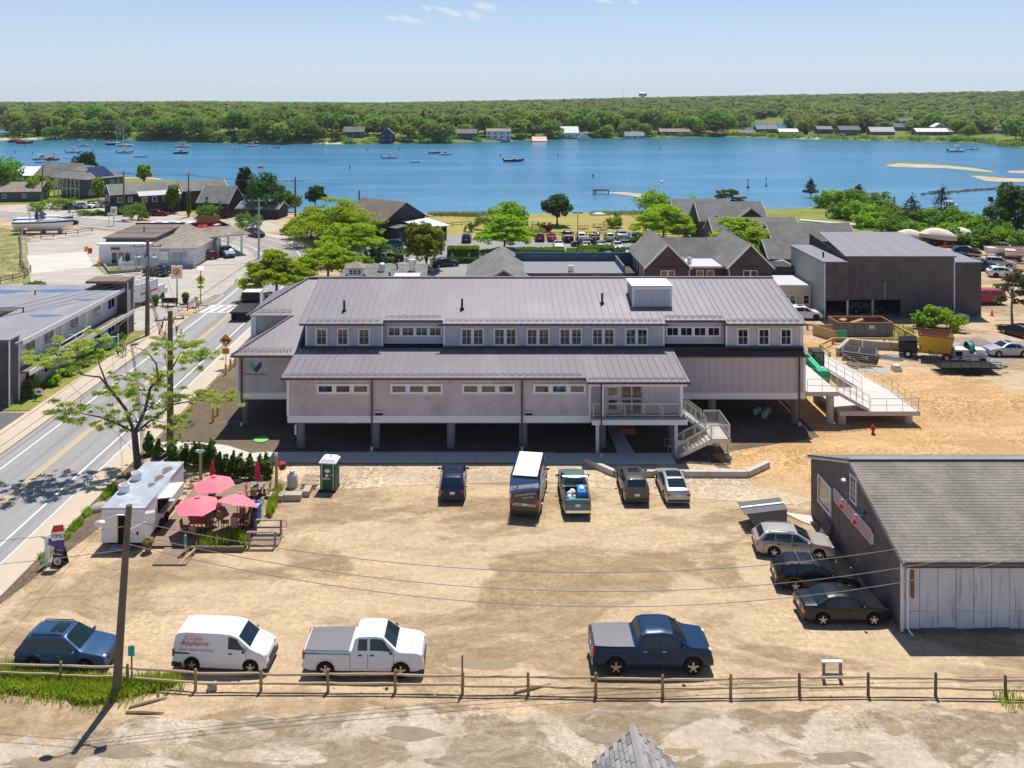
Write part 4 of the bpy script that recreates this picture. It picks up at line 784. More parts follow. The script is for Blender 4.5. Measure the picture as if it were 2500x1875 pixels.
pv = thing('porch_row', 'long grey porch roof with colourful banners left of the hall', 'porch', (42.6,134,0)); MB().slab([(-2.2,-9,2.8),(1.6,-9,3.6),(1.6,8,3.6),(-2.2,8,2.8)], .12).B('roof', 'roof_tan', pv)
for i in range(6): bx(-2.1,-1.95,-8.8+i*3.2,-8.65+i*3.2,0,2.75).B('post', 'white_paint', pv)
for i, m in enumerate(('white_paint','parasol','lift_green','shell_red')): MB().bar((-1.6+i*.55,-9.2,1.6),(-1.2+i*.55,-9.3,2.9),.5,.06).B('banner', m, pv)
# motel
ML = thing('motel', 'long white two storey motel with flat patched roof and street balcony', 'motel', (-55,90,0), w=True)
b = MB(); b.bx(-49.7,-44.2,79,103,.0,5.35); b.bx(-84,-49.72,93,103,0,5.35); b.B('wall', 'motel_wall', ML)
b = MB(); b.bx(-50.2,-43.35,78.6,103.3,5.4,5.62); b.bx(-84,-50.22,92.4,103.3,5.4,5.62); b.B('roof', 'flat_roof', ML)
bx(-43.35,-43.25,79.4,102.8,5.2,5.66).B('fascia_board', 'fascia', ML); bx(-84,-50.3,92.3,92.39,5.2,5.66).B('fascia_board', 'fascia', ML)
for x, y, sx, sy in ((-58,99.5,4.5,1.1),(-50.5,100,2.6,.9),(-46,88.5,1.6,.5),(-45.2,95.5,1.1,.4)):
    b = MB(); b.add([(x+sx*math.cos(a)*(1+.2*math.sin(3*a)), y+sy*math.sin(a), 5.628) for a in [i*.4488 for i in range(14)]], [tuple(range(14))]); b.B('roof_puddle', 'puddle_blue', ML)
bx(-44.19,-42.7,79.6,102.6,2.55,2.72).B('balcony_floor', 'carpet_walk', ML); bx(-42.69,-42.6,79.4,102.8,2.4,2.85).B('balcony_edge', 'fascia', ML)
for y in (82.3,85.8,91.0,96.2,99.9):
    for z, h in ((3.55,1.25),(.8,1.35)):
        window(ML, y-.95, y+.95, z, z+h, -44.19, 2, 1, .08, axis='X', sgn=1)
        if y < 97: bx(-44.19,-44.13,y+1.05,y+1.35,z-.1,z+h).B('shutter', 'white_paint', ML)
for y in (84.2,88.6,93.8): o = bx(-44.19,-44.14,y-.4,y+.4,2.75,4.75).B('door', 'fascia', ML)
b = MB(); b.bx(-45.6,-43.7,77.9,79.4,0,6.0); b.B('stair_tower', 'cedar_grey', ML); bx(-45.7,-43.6,77.8,79.5,6.01,6.15).B('tower_cap', 'flat_roof', ML)
b = MB(); [b.bx(x,x+.1,y,y+.1,0,6) for x, y in ((-45.7,77.8),(-43.69,77.8),(-43.69,79.4))]; b.B('corner_board', 'white_trim', ML)
b = MB(); b.bx(-44.6,-43.0,101.6,103.2,0,6.3); b.B('stair_tower', 'cedar_grey', ML); bx(-47.5,-42.9,100.6,103.4,6.31,6.6).B('tower_cap', 'carpet_walk', ML); bx(-47.3,-44.7,102.9,103.2,5.63,6.3).B('screen_wall', 'dark_void', ML)
b = MB(); b.bx(-43.0,-42.9,101.5,101.6,0,6.3); b.bx(-43.0,-42.9,103.2,103.3,0,6.3); b.B('corner_board', 'white_trim', ML); MB().tube([(-42.8,101.7,5.3),(-42.8,101.7,2.2),(-43,100.4,1.9),(-43.3,99.8,1.6),(-43.3,99.8,.2)], .06, 6).B('drain_pipe', 'white_paint', ML)
for x in range(4): bx(-62+x*3.0,-60.9+x*3.0,92.3,92.395,1,4.9).B('courtyard_pane', 'dark_glass', ML)
for z, y0, y1, in ((3.75,85.0,91.5),(3.3,85.0,91.5)): MB().tube([(-42.65,y0,z),(-42.65,y1,z)], .05, 6).B('balcony_rail', 'white_paint', ML)
for y in (85,88.2,91.5): MB().tube([(-42.65,y,2.85),(-42.65,y,3.78)], .05, 6).B('balcony_post', 'white_paint', ML); MB().tube([(-44.1,y,3.75),(-42.65,y,3.75)], .04, 6).B('balcony_rail', 'white_paint', ML)
for x, y in ((-52,98),(-56,97.5),(-49,90),(-48.6,83)): MB().cyl((x,y,5.63),.08,.5,8).B('vent_pipe', 'sign_black', ML)
# filling station
S1 = thing('station_shop', 'small white filling station shop with brown flat roof and glass doors', 'shop', (-62,152,0), w=True)
bx(-66.2,-57.8,145,160.5,0,3.3).B('wall', 'station_white', S1); bx(-66.5,-57.6,144.6,147.1,3.31,3.5).B('lower_roof', 'white_paint', S1); bx(-66,-57.8,147.2,160.5,3.3,4.1).B('upper_wall', 'block_teal', S1)
MB().slab([(-66.4,146.8,4.2),(-57.5,146.8,4.2),(-57.5,160.9,4.5),(-66.4,160.9,4.5)], .16).B('roof', 'roof_brown', S1); bx(-66.5,-57.4,160.7,161,4.4,4.75).B('parapet', 'brown_metal', S1)
for i, m in enumerate(('dark_glass','tan_glass','dark_glass')): o = bx(-64.1+i*1.15,-63.0+i*1.15,144.9,144.99,.05,2.2).B('door', 'white_paint', S1); bx(-63.95+i*1.15,-63.15+i*1.15,144.87,144.895,.2,2.0).B('pane', m, o)
o = bx(-64.2,-60.6,144.9,144.99,2.35,3.0).B('sign_board', 'fascia', S1); bx(-64.1,-62.6,144.87,144.895,2.45,2.9).B('poster', 'rust', o); MB().cyl((-61.4,152,4.4),.1,.9,8).B('vent_pipe', 'sign_black', S1); bx(-58.9,-58.1,144.4,144.9,1.0,1.7).B('air_unit', 'aluminium', S1); bx(-66.5,-66.2,148,150,0,2.2).B('air_pump', 'white_paint', S1)
S2 = thing('station_garage', 'white weathered garage with hipped grey roof beside the pumps', 'garage', (-53,148,0), w=True)
bx(-56.9,-49.4,142.6,155,0,3.25).B('wall', 'station_white', S2); roof_hip(S2, 7.5, 12.4, 3.2, 5.5, 'roof_tan', .7, cx=-53.15, cy=148.8, ridge=0)
for x, z, w_, h, m in ((-54.8,1.2,1.3,1.5,'aluminium'),(-52.9,.9,1.5,1.4,'transformer'),(-51.2,1.6,.7,.9,'transformer')): bx(x,x+w_,142.3,142.58,z,z+h).B('wall_box', m, S2)
bx(-53.4,-50.6,142.2,142.5,.7,.8).B('shelf', 'transformer', S2)
S3 = thing('pump_canopy', 'filling station canopy with tan sloping roof and red equipment in its open top', 'canopy', (-51.5,157,0), R(32))
W3, D3 = 11.5, 13
b = MB(); o1 = [(-W3/2,-D3/2,3.7),(W3/2,-D3/2,3.7),(W3/2,D3/2,3.7),(-W3/2,D3/2,3.7)]; i1 = [(-2.9,-3.6,5.0),(2.9,-3.6,5.0),(2.9,3.6,5.0),(-2.9,3.6,5.0)]
for i in range(4): b.slab([o1[i],o1[(i+1)%4],i1[(i+1)%4],i1[i]], .1)
b.B('roof', 'roof_tan', S3); bx(-2.8,2.8,-3.5,3.5,3.9,4.0).B('roof_well', 'parasol_dark', S3); bx(-W3/2,W3/2,-D3/2,D3/2,3.5,3.62).B('soffit', 'white_paint', S3)
rr = random.Random(4)
for i in range(9): MB().box((rr.uniform(-2.2,2.2),rr.uniform(-2.8,2.8),4.3),(rr.uniform(.5,1.4),rr.uniform(.3,1),.7),rr.random()*3).B('roof_machine', 'red' if i % 3 else 'white_paint', S3)
for x in (-4.2,4.6):
    for y in (-4.5,4.5): bx(x-.15,x+.15,y-.15,y+.15,0,3.5).B('post', 'white_paint', S3)
for y in (-3,0,3): 
    o = bx(-.35,.35,y-.5,y+.5,.15,1.8).B('fuel_pump', 'silver_tank', S3); bx(-.37,.37,y-.3,y+.3,1.2,1.6).B('screen', 'sign_black', o)
MB().lathe([(.6,0),(.6,3.0)], (-1.8,-4.4,0), 14).B('tank', 'silver_tank', S3, 40); MB().lathe([(.6,0),(.6,3.0)], (.2,-4.9,0), 14).B('tank', 'silver_tank', S3, 40)
# houses on the near shore, left
VH = thing('porch_house', 'blue shingled house with two storey white porch and solar panels on its hip roof', 'house', (-116.5,248.5,0), R(-28.3))
bx(-7.4,7.4,-3.4,5.85,0,5.3).B('wall', 'teal_wall', VH); bx(4.0,7.38,-5.8,-3.41,0,5.3).B('wall', 'teal_wall', VH); roof_hip(VH, 14.8, 11.7, 5.35, 8.7, 'roof_grey', .8, ridge=4)
bx(-7.4,4.0,-5.85,-3.42,2.45,2.65).B('porch_floor', 'white_paint', VH)
for i in range(7):
    x = -7.2+i*1.85; b = MB(); b.bx(x-.11,x+.11,-5.8,-5.6,0,5.3); b.bar((x-.55,-5.7,5.2),(x,-5.7,4.5),.09); b.bar((x+.55,-5.7,5.2),(x,-5.7,4.5),.09); b.bar((x-.55,-5.7,2.4),(x,-5.7,1.7),.09); b.bar((x+.55,-5.7,2.4),(x,-5.7,1.7),.09); b.B('porch_post', 'white_paint', VH)
b = MB(); b.bx(-7.3,4,-5.78,-5.7,3.45,3.53); b.bx(-7.3,4,-5.78,-5.7,2.9,2.95); b.B('porch_rail', 'white_paint', VH)
for i in range(5):
    for z in (.6, 3.1): window(VH, -6.6+i*2.1, -5.6+i*2.1, z, z+1.6, -3.41, 1, 2, .1)
for u, z, w_, h in ((-3.8,3.6,1.3,1.0),(-1.2,3.6,1.3,1.0),(2.2,3.6,1.3,1.0),(4.4,3.0,.9,1.7),(-4.6,1.0,1.2,1.4),(2.4,1.0,1.2,1.4)): window(VH, u-w_/2, u+w_/2, z, z+h, 7.4, 2, 1, .12, axis='X', sgn=1)
sv = lambda u, v: Vector((8.2-v*6.2, -2.9+u*5.8, 5.45+v*3.35+.1))
for r in range(3):
    for c in range(6):
        q = [sv((c+.03)/6, .12+r*.25), sv((c+.97)/6, .12+r*.25), sv((c+.97)/6, .12+r*.25+.235), sv((c+.03)/6, .12+r*.25+.235)]; MB().slab(q, .05).B('solar_panel', 'solar', VH)
I1 = gable_house('shore_inn', 'dark shingled inn with long grey roof and small white windows on the shore', (-86,214.5,0), 18, 8.5, 4.9, 6.9, 33, 'cedar_dark', 'roof_grey', [('S',-7,2.9,1.0,1.2),('S',-4.6,2.9,1.0,1.2),('S',-2.2,2.9,1.0,1.2),('S',.2,2.9,1.0,1.2),('S',3,2.9,1.0,1.2),('W',-2.4,2.8,1.5,1.6),('W',0,2.8,1.5,1.6),('W',2.4,2.8,1.5,1.6)], cat='building')
bx(-10.8,-9.05,-3.6,3.6,2.3,2.5).B('balcony_floor', 'grey_wood', I1); b = MB(); b.bx(-10.8,-10.72,-3.6,3.6,2.5,3.4); b.B('balcony_rail', 'grey_wood', I1); MB().slab([(-3,-6.4,4.4),(7,-6.4,4.4),(7,-3.6,5.3),(-3,-3.6,5.3)], .12).B('lean_to_roof', 'flat_roof_light', I1); bx(-2.8,6.8,-6.1,-4.3,0,4.3).B('lean_to_wall', 'cedar_dark', I1)
for i in range(4): window(I1, -2.2+i*2.3, -1.1+i*2.3, 2.8, 4.0, -6.1, 1, 1, .1)
I2 = gable_house('inn_annex', 'dark annex with white framed windows at the right end of the inn', (-74.5,221,0), 11, 8, 4.9, 6.9, 33, 'cedar_dark', 'roof_grey', [('E',-2.4,2.6,1.1,1.4),('E',0,2.6,1.1,1.4),('E',2.4,2.6,1.1,1.4),('S',0,2.4,.8,1.2)], cat='building')
gable_house('teal_cottage', 'low teal cottage with tan roof at the left edge', (-130,236,0), 14, 7, 2.9, 5.0, 8, 'teal_wall', 'roof_tan', [('S',-2,1,1,1.1),('S',3,1,1,1.1)])
gable_house('tan_gable_cottage', 'tan cottage with arched gable window behind the porch house', (-135,272,0), 15, 9, 4.0, 7.6, -20, 'cream', 'roof_grey', [('S',0,2.2,1.4,2.0)])
gable_house('boathouse', 'white roofed boathouse at the water on the far left', (-150,282,0), 15, 8, 3.2, 5.6, 10, 'cedar_grey', 'white_paint', ())
gable_house('dormer_house', 'dark gambrel house by the shore behind a utility pole', (-64.5,205,0), 8, 7, 3.8, 7.0, -12, 'cedar_dark', 'roof_grey', [('S',-1.6,3.9,1,1.2),('S',1.2,1.6,1,1.2)])
gable_house('low_shed', 'low grey roofed shed right of the gambrel house', (-54,203,0), 10, 6, 2.4, 3.6, -8, 'cedar_dark', 'roof_grey', ())
# houses on the far shore: (px centre, distance, width, depth, eave, ridge, colours, label)
FH = [(640,640,10,8,3,6.5,'white_paint','fascia','white hip roofed gazebo house among trees on the far shore'),(865,562,13,8,4,7,'teal_wall','roof_grey','blue grey house with white deck on the far shore'),(947,548,10,8,5.5,9,'navy','roof_grey','navy blue boathouse with white doors at the far waterline'),(1135,572,16,8,4,6.5,'block_teal','roof_grey','grey house behind a lawn on the far shore'),(1217,580,16,9,5.5,7,'white_paint','roof_tan','big white house with balcony on the far shore'),(1316,566,9,7,3.5,6,'block_teal','shell_red','small house with red roof on the far shore'),
      (1388,610,13,8,4,8,'white_paint','white_paint','pale roofed cottage half hidden by trees on far shore'),(1426,585,9,8,4.5,8,'fascia','roof_grey','grey gabled cottage beside the pale roofed one'),(1547,610,13,8,5,7.5,'motel_wall','membrane','light grey house with long dormer on the far shore'),(1645,640,22,8,3,5,'cedar_brown','roof_tan','long low brown house behind trees on the far shore'),(1822,640,12,6,2.2,4,'green_wall','roof_tan','low green shed beside the inlet'),(1868,660,16,8,3.5,6.5,'cedar_grey','flat_roof','dark house standing before the inlet water'),(1922,640,14,7,2.5,4.5,'cedar_grey','fascia','low house with pale roof at the inlet mouth'),
      (2010,645,11,7,4,6,'teal_wall','membrane','blue grey cottage left of the pair on the right shore'),(2070,625,15,8,4.5,7,'block_teal','roof_grey','blue house with long dormer on the right far shore'),(2150,625,17,8,3,6,'cedar_grey','flat_roof_light','cottage with bright pale roof on the right far shore'),(2275,620,26,8,3,5.2,'block_teal','fascia','long white roofed ranch house behind a big lawn'),(2290,628,6,9,6,8.5,'block_teal','fascia','two storey gable in the middle of the ranch house'),(2430,640,16,7,3,5.5,'motel_wall','roof_grey','low white cottage at the right end of far shore'),
      (2205,760,17,9,6,9,'navy','roof_grey','dark blue house up the slope on the right'),(2200,690,14,8,3.5,6,'cedar_grey','roof_grey','grey roofed house between the ranch and slope'),(22,810,26,9,3.5,6,'fascia','roof_tan','long pale house on the beach far left'),(838,760,16,9,9,12,'white_paint','roof_tan','white house poking above the trees'),(460,640,9,8,8,12,'fascia','roof_grey','gabled house half hidden in the left headland trees')]
FHpos = []
for i, (px, Y, w_, d, e, rg, wm, rm, lb) in enumerate(FH):
    X = XA(px, Y); z = float(height(np.array([X]), np.array([float(Y)]))[0][0]); FHpos.append((px, Y, w_))
    gable_house('far_shore_house', lb, (X, Y, z-.3), w_, d, e, rg, (0,4,90,-5,0,3,8,90,2,0,0,5,0,0,3,-4,0,90,0,5,0,0,0,90)[i], wm, rm, [('S' if i not in (2,7,17,23) else 'W', u, z_, 1.6, 1.3) for u in np.linspace(-(d if i in (2,7,17,23) else w_)/2+1.6, (d if i in (2,7,17,23) else w_)/2-1.6, 2 if i in (2,7,17,23) else max(2, int(w_/4))) for z_ in ((.9, 3.4) if e > 4.8 else (1.0,))], group='houses on the far shore')
# water tower and mast on the skyline
wt = thing('water_tower', 'white water tower dome on the far wooded ridge', 'water tower', (XA(1569,1900),1900,22)); MB().lathe([(0.1,20),(5,19.6),(8.6,17),(9,15),(9,11),(0.1,9)], (0,0,0), 24).B('tank', 'white_paint', wt, 40); MB().lathe([(9.1,12.5),(9.1,15)], (0,0,0), 24).B('band', 'block_teal', wt, 40); MB().cyl((0,0,0),3,9.2,12).B('stem', 'white_paint', wt)
MB().tube([(XA(1521,1900),1900,20),(XA(1521,1900),1900,45)], .35, 6).base('radio_mast', 'aluminium', 'thin radio mast left of the water tower', 'mast')
# ------------------------------------------------------------------ vehicles
VK = {  # length, width, rear axle x, front axle x, wheel radius, clearance, top profile rear->front, belt, side windows (x0 low, x1 low, x0 high, x1 high), windscreen x range, rear window x range
 'suv': dict(L=4.56,W=1.80,ax=(-1.31,1.32),r=.35,c=.24,top=[(-2.28,.62),(-2.26,.98),(-2.12,1.12),(-1.80,1.56),(-1.5,1.66),(-.4,1.70),(.15,1.66),(1.02,1.12),(1.15,1.07),(1.9,.95),(2.18,.84),(2.28,.58)],belt=1.03,win=[(-1.98,-1.22,-1.68,-1.2),(-1.14,-.22,-1.14,-.2),(-.14,.86,-.12,.22)],ws=(.20,.98),rw=(-2.09,-1.82),rails=1,sun=1),
 'cross': dict(L=4.52,W=1.84,ax=(-1.30,1.34),r=.36,c=.23,top=[(-2.26,.60),(-2.24,.98),(-2.10,1.16),(-1.66,1.56),(-1.3,1.63),(-.3,1.66),(.2,1.61),(1.1,1.10),(1.25,1.05),(1.95,.92),(2.16,.80),(2.26,.55)],belt=1.06,win=[(-1.80,-1.14,-1.5,-1.12),(-1.06,-.14,-1.04,-.12),(-.06,.9,-.04,.24)],ws=(.26,1.05),rw=(-2.06,-1.70),rails=0,sun=1),
 'wagon': dict(L=4.65,W=1.75,ax=(-1.28,1.36),r=.32,c=.19,top=[(-2.32,.55),(-2.30,.92),(-2.15,1.02),(-1.80,1.38),(-1.5,1.47),(-.4,1.50),(.1,1.46),(.98,1.02),(1.12,.97),(1.95,.86),(2.22,.75),(2.32,.50)],belt=.95,win=[(-2.0,-1.22,-1.66,-1.2),(-1.14,-.24,-1.14,-.22),(-.16,.82,-.14,.18)],ws=(.15,.93),rw=(-2.11,-1.82),rails=1,sun=0),
 'sedan': dict(L=4.62,W=1.78,ax=(-1.32,1.38),r=.32,c=.18,top=[(-2.31,.55),(-2.29,.95),(-2.2,1.03),(-1.62,1.07),(-.95,1.40),(-.55,1.46),(-.05,1.47),(.3,1.42),(1.05,1.02),(1.2,.97),(1.95,.85),(2.2,.74),(2.31,.48)],belt=.95,win=[(-1.38,-.62,-.86,-.6),(-.9+.36,.1-.02,-.52,.1),(.06,.92,.08,.36)],ws=(.34,1.0),rw=(-1.56,-.98),rails=0,sun=1),
 'hatch': dict(L=4.46,W=1.75,ax=(-1.26,1.40),r=.31,c=.17,top=[(-2.23,.55),(-2.21,.92),(-2.14,1.03),(-1.95,1.10),(-1.0,1.40),(-.3,1.48),(.1,1.46),(1.15,.98),(1.3,.93),(1.95,.80),(2.14,.68),(2.23,.45)],belt=.97,win=[(-1.55,-.92,-1.02,-.8),(-.84,.0,-.74,.02),(.08,1.0,.1,.24)],ws=(.20,1.1),rw=(-1.90,-1.06),rails=0,sun=2),
 'smallvan': dict(L=4.72,W=1.73,ax=(-1.38,1.54),r=.31,c=.19,top=[(-2.36,.55),(-2.34,1.1),(-2.26,1.66),(-2.12,1.80),(-1.7,1.86),(0,1.86),(.55,1.82),(.85,1.72),(1.52,1.20),(1.65,1.14),(2.1,.96),(2.28,.80),(2.36,.52)],belt=1.08,win=[(.42,1.32,.42,.84)],ws=(.90,1.48),rw=None,rails=0,sun=0,boxy=1),
 'bigvan': dict(L=5.98,W=2.06,ax=(-1.75,1.95),r=.36,c=.24,top=[(-2.99,.6),(-2.97,1.3),(-2.90,2.45),(-2.78,2.64),(-2.4,2.72),(0,2.74),(1.1,2.66),(1.4,2.45),(2.12,1.40),(2.25,1.32),(2.72,1.12),(2.9,.95),(2.99,.6)],belt=1.32,win=[(.85,1.78,.85,1.36)],ws=(1.46,2.08),rw=None,rails=0,sun=0,boxy=1),
 'pickext': dict(L=5.85,W=2.0,ax=(-1.80,1.84),r=.40,c=.34,top=[(-2.92,.75),(-2.90,1.20),(-2.84,1.30),(-.62,1.30),(-.52,1.34),(-.40,1.80),(-.2,1.90),(.6,1.93),(.95,1.88),(1.62,1.34),(1.75,1.28),(2.6,1.20),(2.82,1.08),(2.92,.70)],belt=1.27,win=[(-.24,.22,-.22,.20),(.34,1.46,.34,1.02)],ws=(1.0,1.58),rw=(-.50,-.42),bed=(-2.80,-.66),rails=0,sun=0),
 'pickcrew': dict(L=5.88,W=2.06,ax=(-1.82,1.92),r=.41,c=.34,top=[(-2.94,.75),(-2.92,1.24),(-2.86,1.36),(-.88,1.36),(-.78,1.42),(-.55,1.84),(-.3,1.93),(.5,1.96),(1.0,1.90),(1.72,1.40),(1.85,1.34),(2.66,1.24),(2.84,1.10),(2.94,.70)],belt=1.32,win=[(-.52,.30,-.38,.30),(.40,1.54,.40,1.04)],ws=(1.06,1.68),rw=(-.74,-.58),bed=(-2.82,-.92),rails=0,sun=0),
 'pickold': dict(L=5.55,W=1.92,ax=(-1.65,1.78),r=.37,c=.30,top=[(-2.77,.72),(-2.75,1.12),(-2.70,1.20),(-.58,1.20),(-.50,1.26),(-.38,1.68),(-.2,1.76),(.35,1.78),(.66,1.72),(1.28,1.24),(1.4,1.18),(2.4,1.08),(2.66,.98),(2.77,.62)],belt=1.15,win=[(-.22,.12,-.2,.12),(.2,1.12,.2,.72)],ws=(.72,1.22),rw=(-.48,-.40),bed=(-2.66,-.62),rails=0,sun=0,openbed=1),
 'capt': dict(L=5.6,W=1.98,ax=(-1.7,1.8),r=.40,c=.38,top=[(-2.80,.8),(-2.78,1.3),(-2.55,1.86),(-2.3,1.95),(-.4,1.97),(.5,1.97),(.8,1.90),(1.45,1.36),(1.6,1.30),(2.5,1.22),(2.7,1.1),(2.8,.7)],belt=1.28,win=[(-2.4,-.9,-2.2,-.9),(-.3,.3,-.3,.3),(.4,1.3,.4,.86)],ws=(.86,1.4),rw=(-2.72,-2.58),rails=0,sun=0,boxy=1)}
VP = {}
def veh_fn(S):
    tx, tz = zip(*S['top']); L, W = S['L'], S['W']; bl = S['belt']
    T = lambda x: float(np.interp(x, tx, tz)); B = lambda x: min(bl, T(x)-.035)
    def hw(x):
        q = abs(2*x/L); return W/2*(1-(.05 if S.get('boxy') else .11)*q**6)
    tum = .10 if S.get('boxy') else .30
    wt = lambda x: hw(x)*.965-.02-tum*max(0, T(x)-B(x)-.03)
    return T, B, hw, wt
def make_vehicle(kind):
    S = VK[kind]; T, B, hw, wt = veh_fn(S); L = S['L']; r = S['r']; root = thing(kind, 'x', 'car')
    xs = set(x for x, _ in S['top'])
    for a in S['ax']:
        for k in range(13): xs.add(round(a+(r+.07)*math.cos(math.pi*k/12), 3))
        xs.add(a+r+.09); xs.add(a-r-.09)
    x = -L/2
    while x < L/2: xs.add(round(x, 3)); x += .3
    xs = sorted(x for x in xs if -L/2-1e-6 <= x <= L/2+1e-6); ys = [xs[0]]
    for x in xs[1:]:
        if x-ys[-1] > .012: ys.append(x)
    xs = ys
    def zb(x):
        z = S['c']+(.06 if abs(x) > L/2-.25 else 0)
        for a in S['ax']:
            d = abs(x-a); RR = r+.07
            if d < RR: z = max(z, r+math.sqrt(RR*RR-d*d)*.97)
        return z
    def sec(x):
        h, b, t, w, z0 = hw(x), B(x), T(x), wt(x), zb(x); z0 = min(z0, b-.06)
        return [(h*.95,z0),(h,z0+(b-z0)*.25),(h*1.005,z0+(b-z0)*.62),(h*.985,z0+(b-z0)*.9),(h*.965,b),(w,t-.045*min(1,(t-b)/.2)),(w*.9,t),(w*.5,t+.018),(0,t+.024)]
    m = MB(); n = 17; rows = []
    for x in xs:
        s = sec(x); rows.append([(x,y,z) for y, z in s]+[(x,-y,z) for y, z in reversed(s[:-1])])
    for rw in rows: m.v += rw
    ob = S.get('openbed'); bd = S.get('bed')
    for i in range(len(xs)-1):
        for j in range(n-1):
            if ob and bd[0] <= xs[i] and xs[i+1] <= bd[1]+.001 and j in (6,7,8,9): continue
            m.f.append((i*n+j, (i+1)*n+j, (i+1)*n+j+1, i*n+j+1))
    m.f.append(tuple(range(n))); m.f.append(tuple((len(xs)-1)*n+j for j in range(n-1,-1,-1)))
    m.B('body', 'paint_white', root, 32)
    u = MB(); u.bx(-L/2+.15,L/2-.15,-S['W']/2+.22,S['W']/2-.22,S['c']-.02,B(0)-.25); u.B('underbody', 'rubber', root)
    def patch(x0, x1, s, nx=5, off=.012, nm='windscreen', mt='car_glass', par=None):
        p = MB(); ny = 7; pts = []
        for i in range(nx+1):
            x = x0+(x1-x0)*i/nx; dz = (T(x+.01)-T(x-.01))/.02; nl = math.hypot(1, dz); nx_, nz = -dz/nl, 1/nl
            for j in range(ny):
                q = -1+2*j/(ny-1); w = wt(x)*.9*s; zz = T(x)+.024*(1-abs(q)**1.5*.9); pts.append((x+nx_*off, q*w, zz+nz*off))
        p.v = pts; p.f = [(i*ny+j,(i+1)*ny+j,(i+1)*ny+j+1,i*ny+j+1) for i in range(nx) for j in range(ny-1)]
        return p.B(nm, mt, par or root, True)
    patch(*S['ws'], .97)
    if S['rw']: patch(*S['rw'], .9, nm='rear_window')
    if S['sun'] == 1: patch(-.75 if kind != 'sedan' else -.35, -.05 if kind != 'sedan' else .12, .68, nm='sunroof')
    if S['sun'] == 2: patch(-.85, .0, .85, nm='sunroof')
    for si in (1, -1):
        for (a0, a1, b0, b1) in S['win']:
            p = MB(); nx, nt = 6, 4
            for j in range(nt+1):
                t = .10+.76*j/nt
                for i in range(nx+1):
                    x = (a0+(a1-a0)*i/nx)*(1-j/nt)+(b0+(b1-b0)*i/nx)*(j/nt)
                    y = hw(x)*.965+(wt(x)-hw(x)*.965)*t+.012; z = B(x)+(T(x)-.045-B(x))*t; p.v.append((x, si*y, z))
            p.f = [(j*(nx+1)+i, j*(nx+1)+i+1, (j+1)*(nx+1)+i+1, (j+1)*(nx+1)+i) for j in range(nt) for i in range(nx)]
            p.B('side_window', 'car_glass', root)
        for x in ([S['win'][0][0]+.1] if len(S['win']) > 2 else [])+[w[1]+.03 for w in S['win'][-2:]]+([S['bed'][1]+.05] if bd else []):
            b = MB(); h = hw(x)*1.006
            b.bx(x-.008,x+.008,min(si*(h-.01),si*(h+.004)),max(si*(h-.01),si*(h+.004)),S['c']+.15,B(x)-.08); b.B('door_seam', 'rubber', root)
        for w in S['win'][-2:]: x = w[0]+.12; MB().box((x, si*(hw(x)*1.0+.012), B(x)-.14),(.2,.04,.035)).B('door_handle', 'chrome' if kind in ('suv','pickcrew') else 'black_plastic', root)
        xm = S['win'][-1][1]-.08; MB().sph((xm, si*(hw(xm)+.11), B(xm)+.08), (.09,.13,.085), 8, 6).B('mirror', 'paint_white' if kind not in ('pickext','smallvan','pickold') else 'black_plastic', root, True)
        xf = L/2-.13; MB().sph((xf-.09, si*(hw(xf)-.20), T(xf-.1)-.10), (.20,.17,.085), 10, 6).B('headlight', 'lamp_glass', root, True)
        zr = B(-L/2+.06)-.02; tall = .30 if kind in ('bigvan','pickext','pickcrew','smallvan','capt') else .13
        MB().box((-L/2+.045, si*(hw(-L/2+.1)-.115), min(zr-.1, S['belt']-.22)), (.12,.235,tall*1.15)).B('tail_light', 'tail_red', root)
        if S['rails']:
            xx0, xx1 = (-1.55, .05); b = MB(); b.tube([(xx0,si*wt(xx0)*.88,T(xx0)+.01),(xx0+.12,si*wt(xx0)*.88,T(xx0)+.085),(xx1-.15,si*wt(xx1)*.88,T(xx1)+.07),(xx1,si*wt(xx1)*.88,T(xx1)+.0)], .022, 6); b.B('roof_rail', 'black_plastic' if kind == 'suv' else 'chrome', root)
        if kind in ('pickext','pickcrew','capt','bigvan','smallvan'):
            for a in S['ax']:
                p = MB(); R1, R2 = r+.06, r+.11
                for k in range(13):
                    an = math.pi*k/12
                    for RR in (R1, R2): p.v.append((a+RR*math.cos(an), si*(hw(a)+.004), r+RR*math.sin(an)*.98))
                p.f = [(2*k,2*k+2,2*k+3,2*k+1) for k in range(12)]; p.B('arch_lip', 'paint_white' if kind == 'pickext' else 'rubber', root)
        for a in S['ax']:
            wl = MB(); y0 = si*(hw(a)-.10); w2 = .11
            wl.lathe([(r*.62,-w2),(r*.93,-w2),(r,-w2*.7),(r,w2*.7),(r*.93,w2),(r*.62,w2)], (0,0,0), 20, 'Y'); o = wl.B('wheel', 'rubber', root, 40); o.location = (a, y0, r)
            rm = MB(); ys_ = si*(w2+.012); q = sorted((ys_-si*.02, ys_)); rm.lathe([(r*.66,q[0]),(r*.66,q[1]),(r*.58,q[1]),(r*.56,q[0])], (0,0,0), 18, 'Y', False)
            for k in range(5):
                an = k*2*math.pi/5+.3; rm.box((r*.33*math.cos(an), si*(w2+.012), r*.33*math.sin(an)), (r*.62,.03,r*.2), M=Matrix.Rotation(-an, 3, 'Y'))
            rm.lathe([(r*.17,min(si*w2,si*(w2+.03))),(r*.17,max(si*w2,si*(w2+.03)))], (0,0,0), 10, 'Y'); rm.B('rim', 'rim' if kind not in ('cross',) else 'dark_rim', o, 40)
    zl = min(B(-L/2+.05)-.22, .95); MB().box((-L/2-.006,0,zl-.02),(.02,.34,.17)).B('number_plate', 'plate', root)
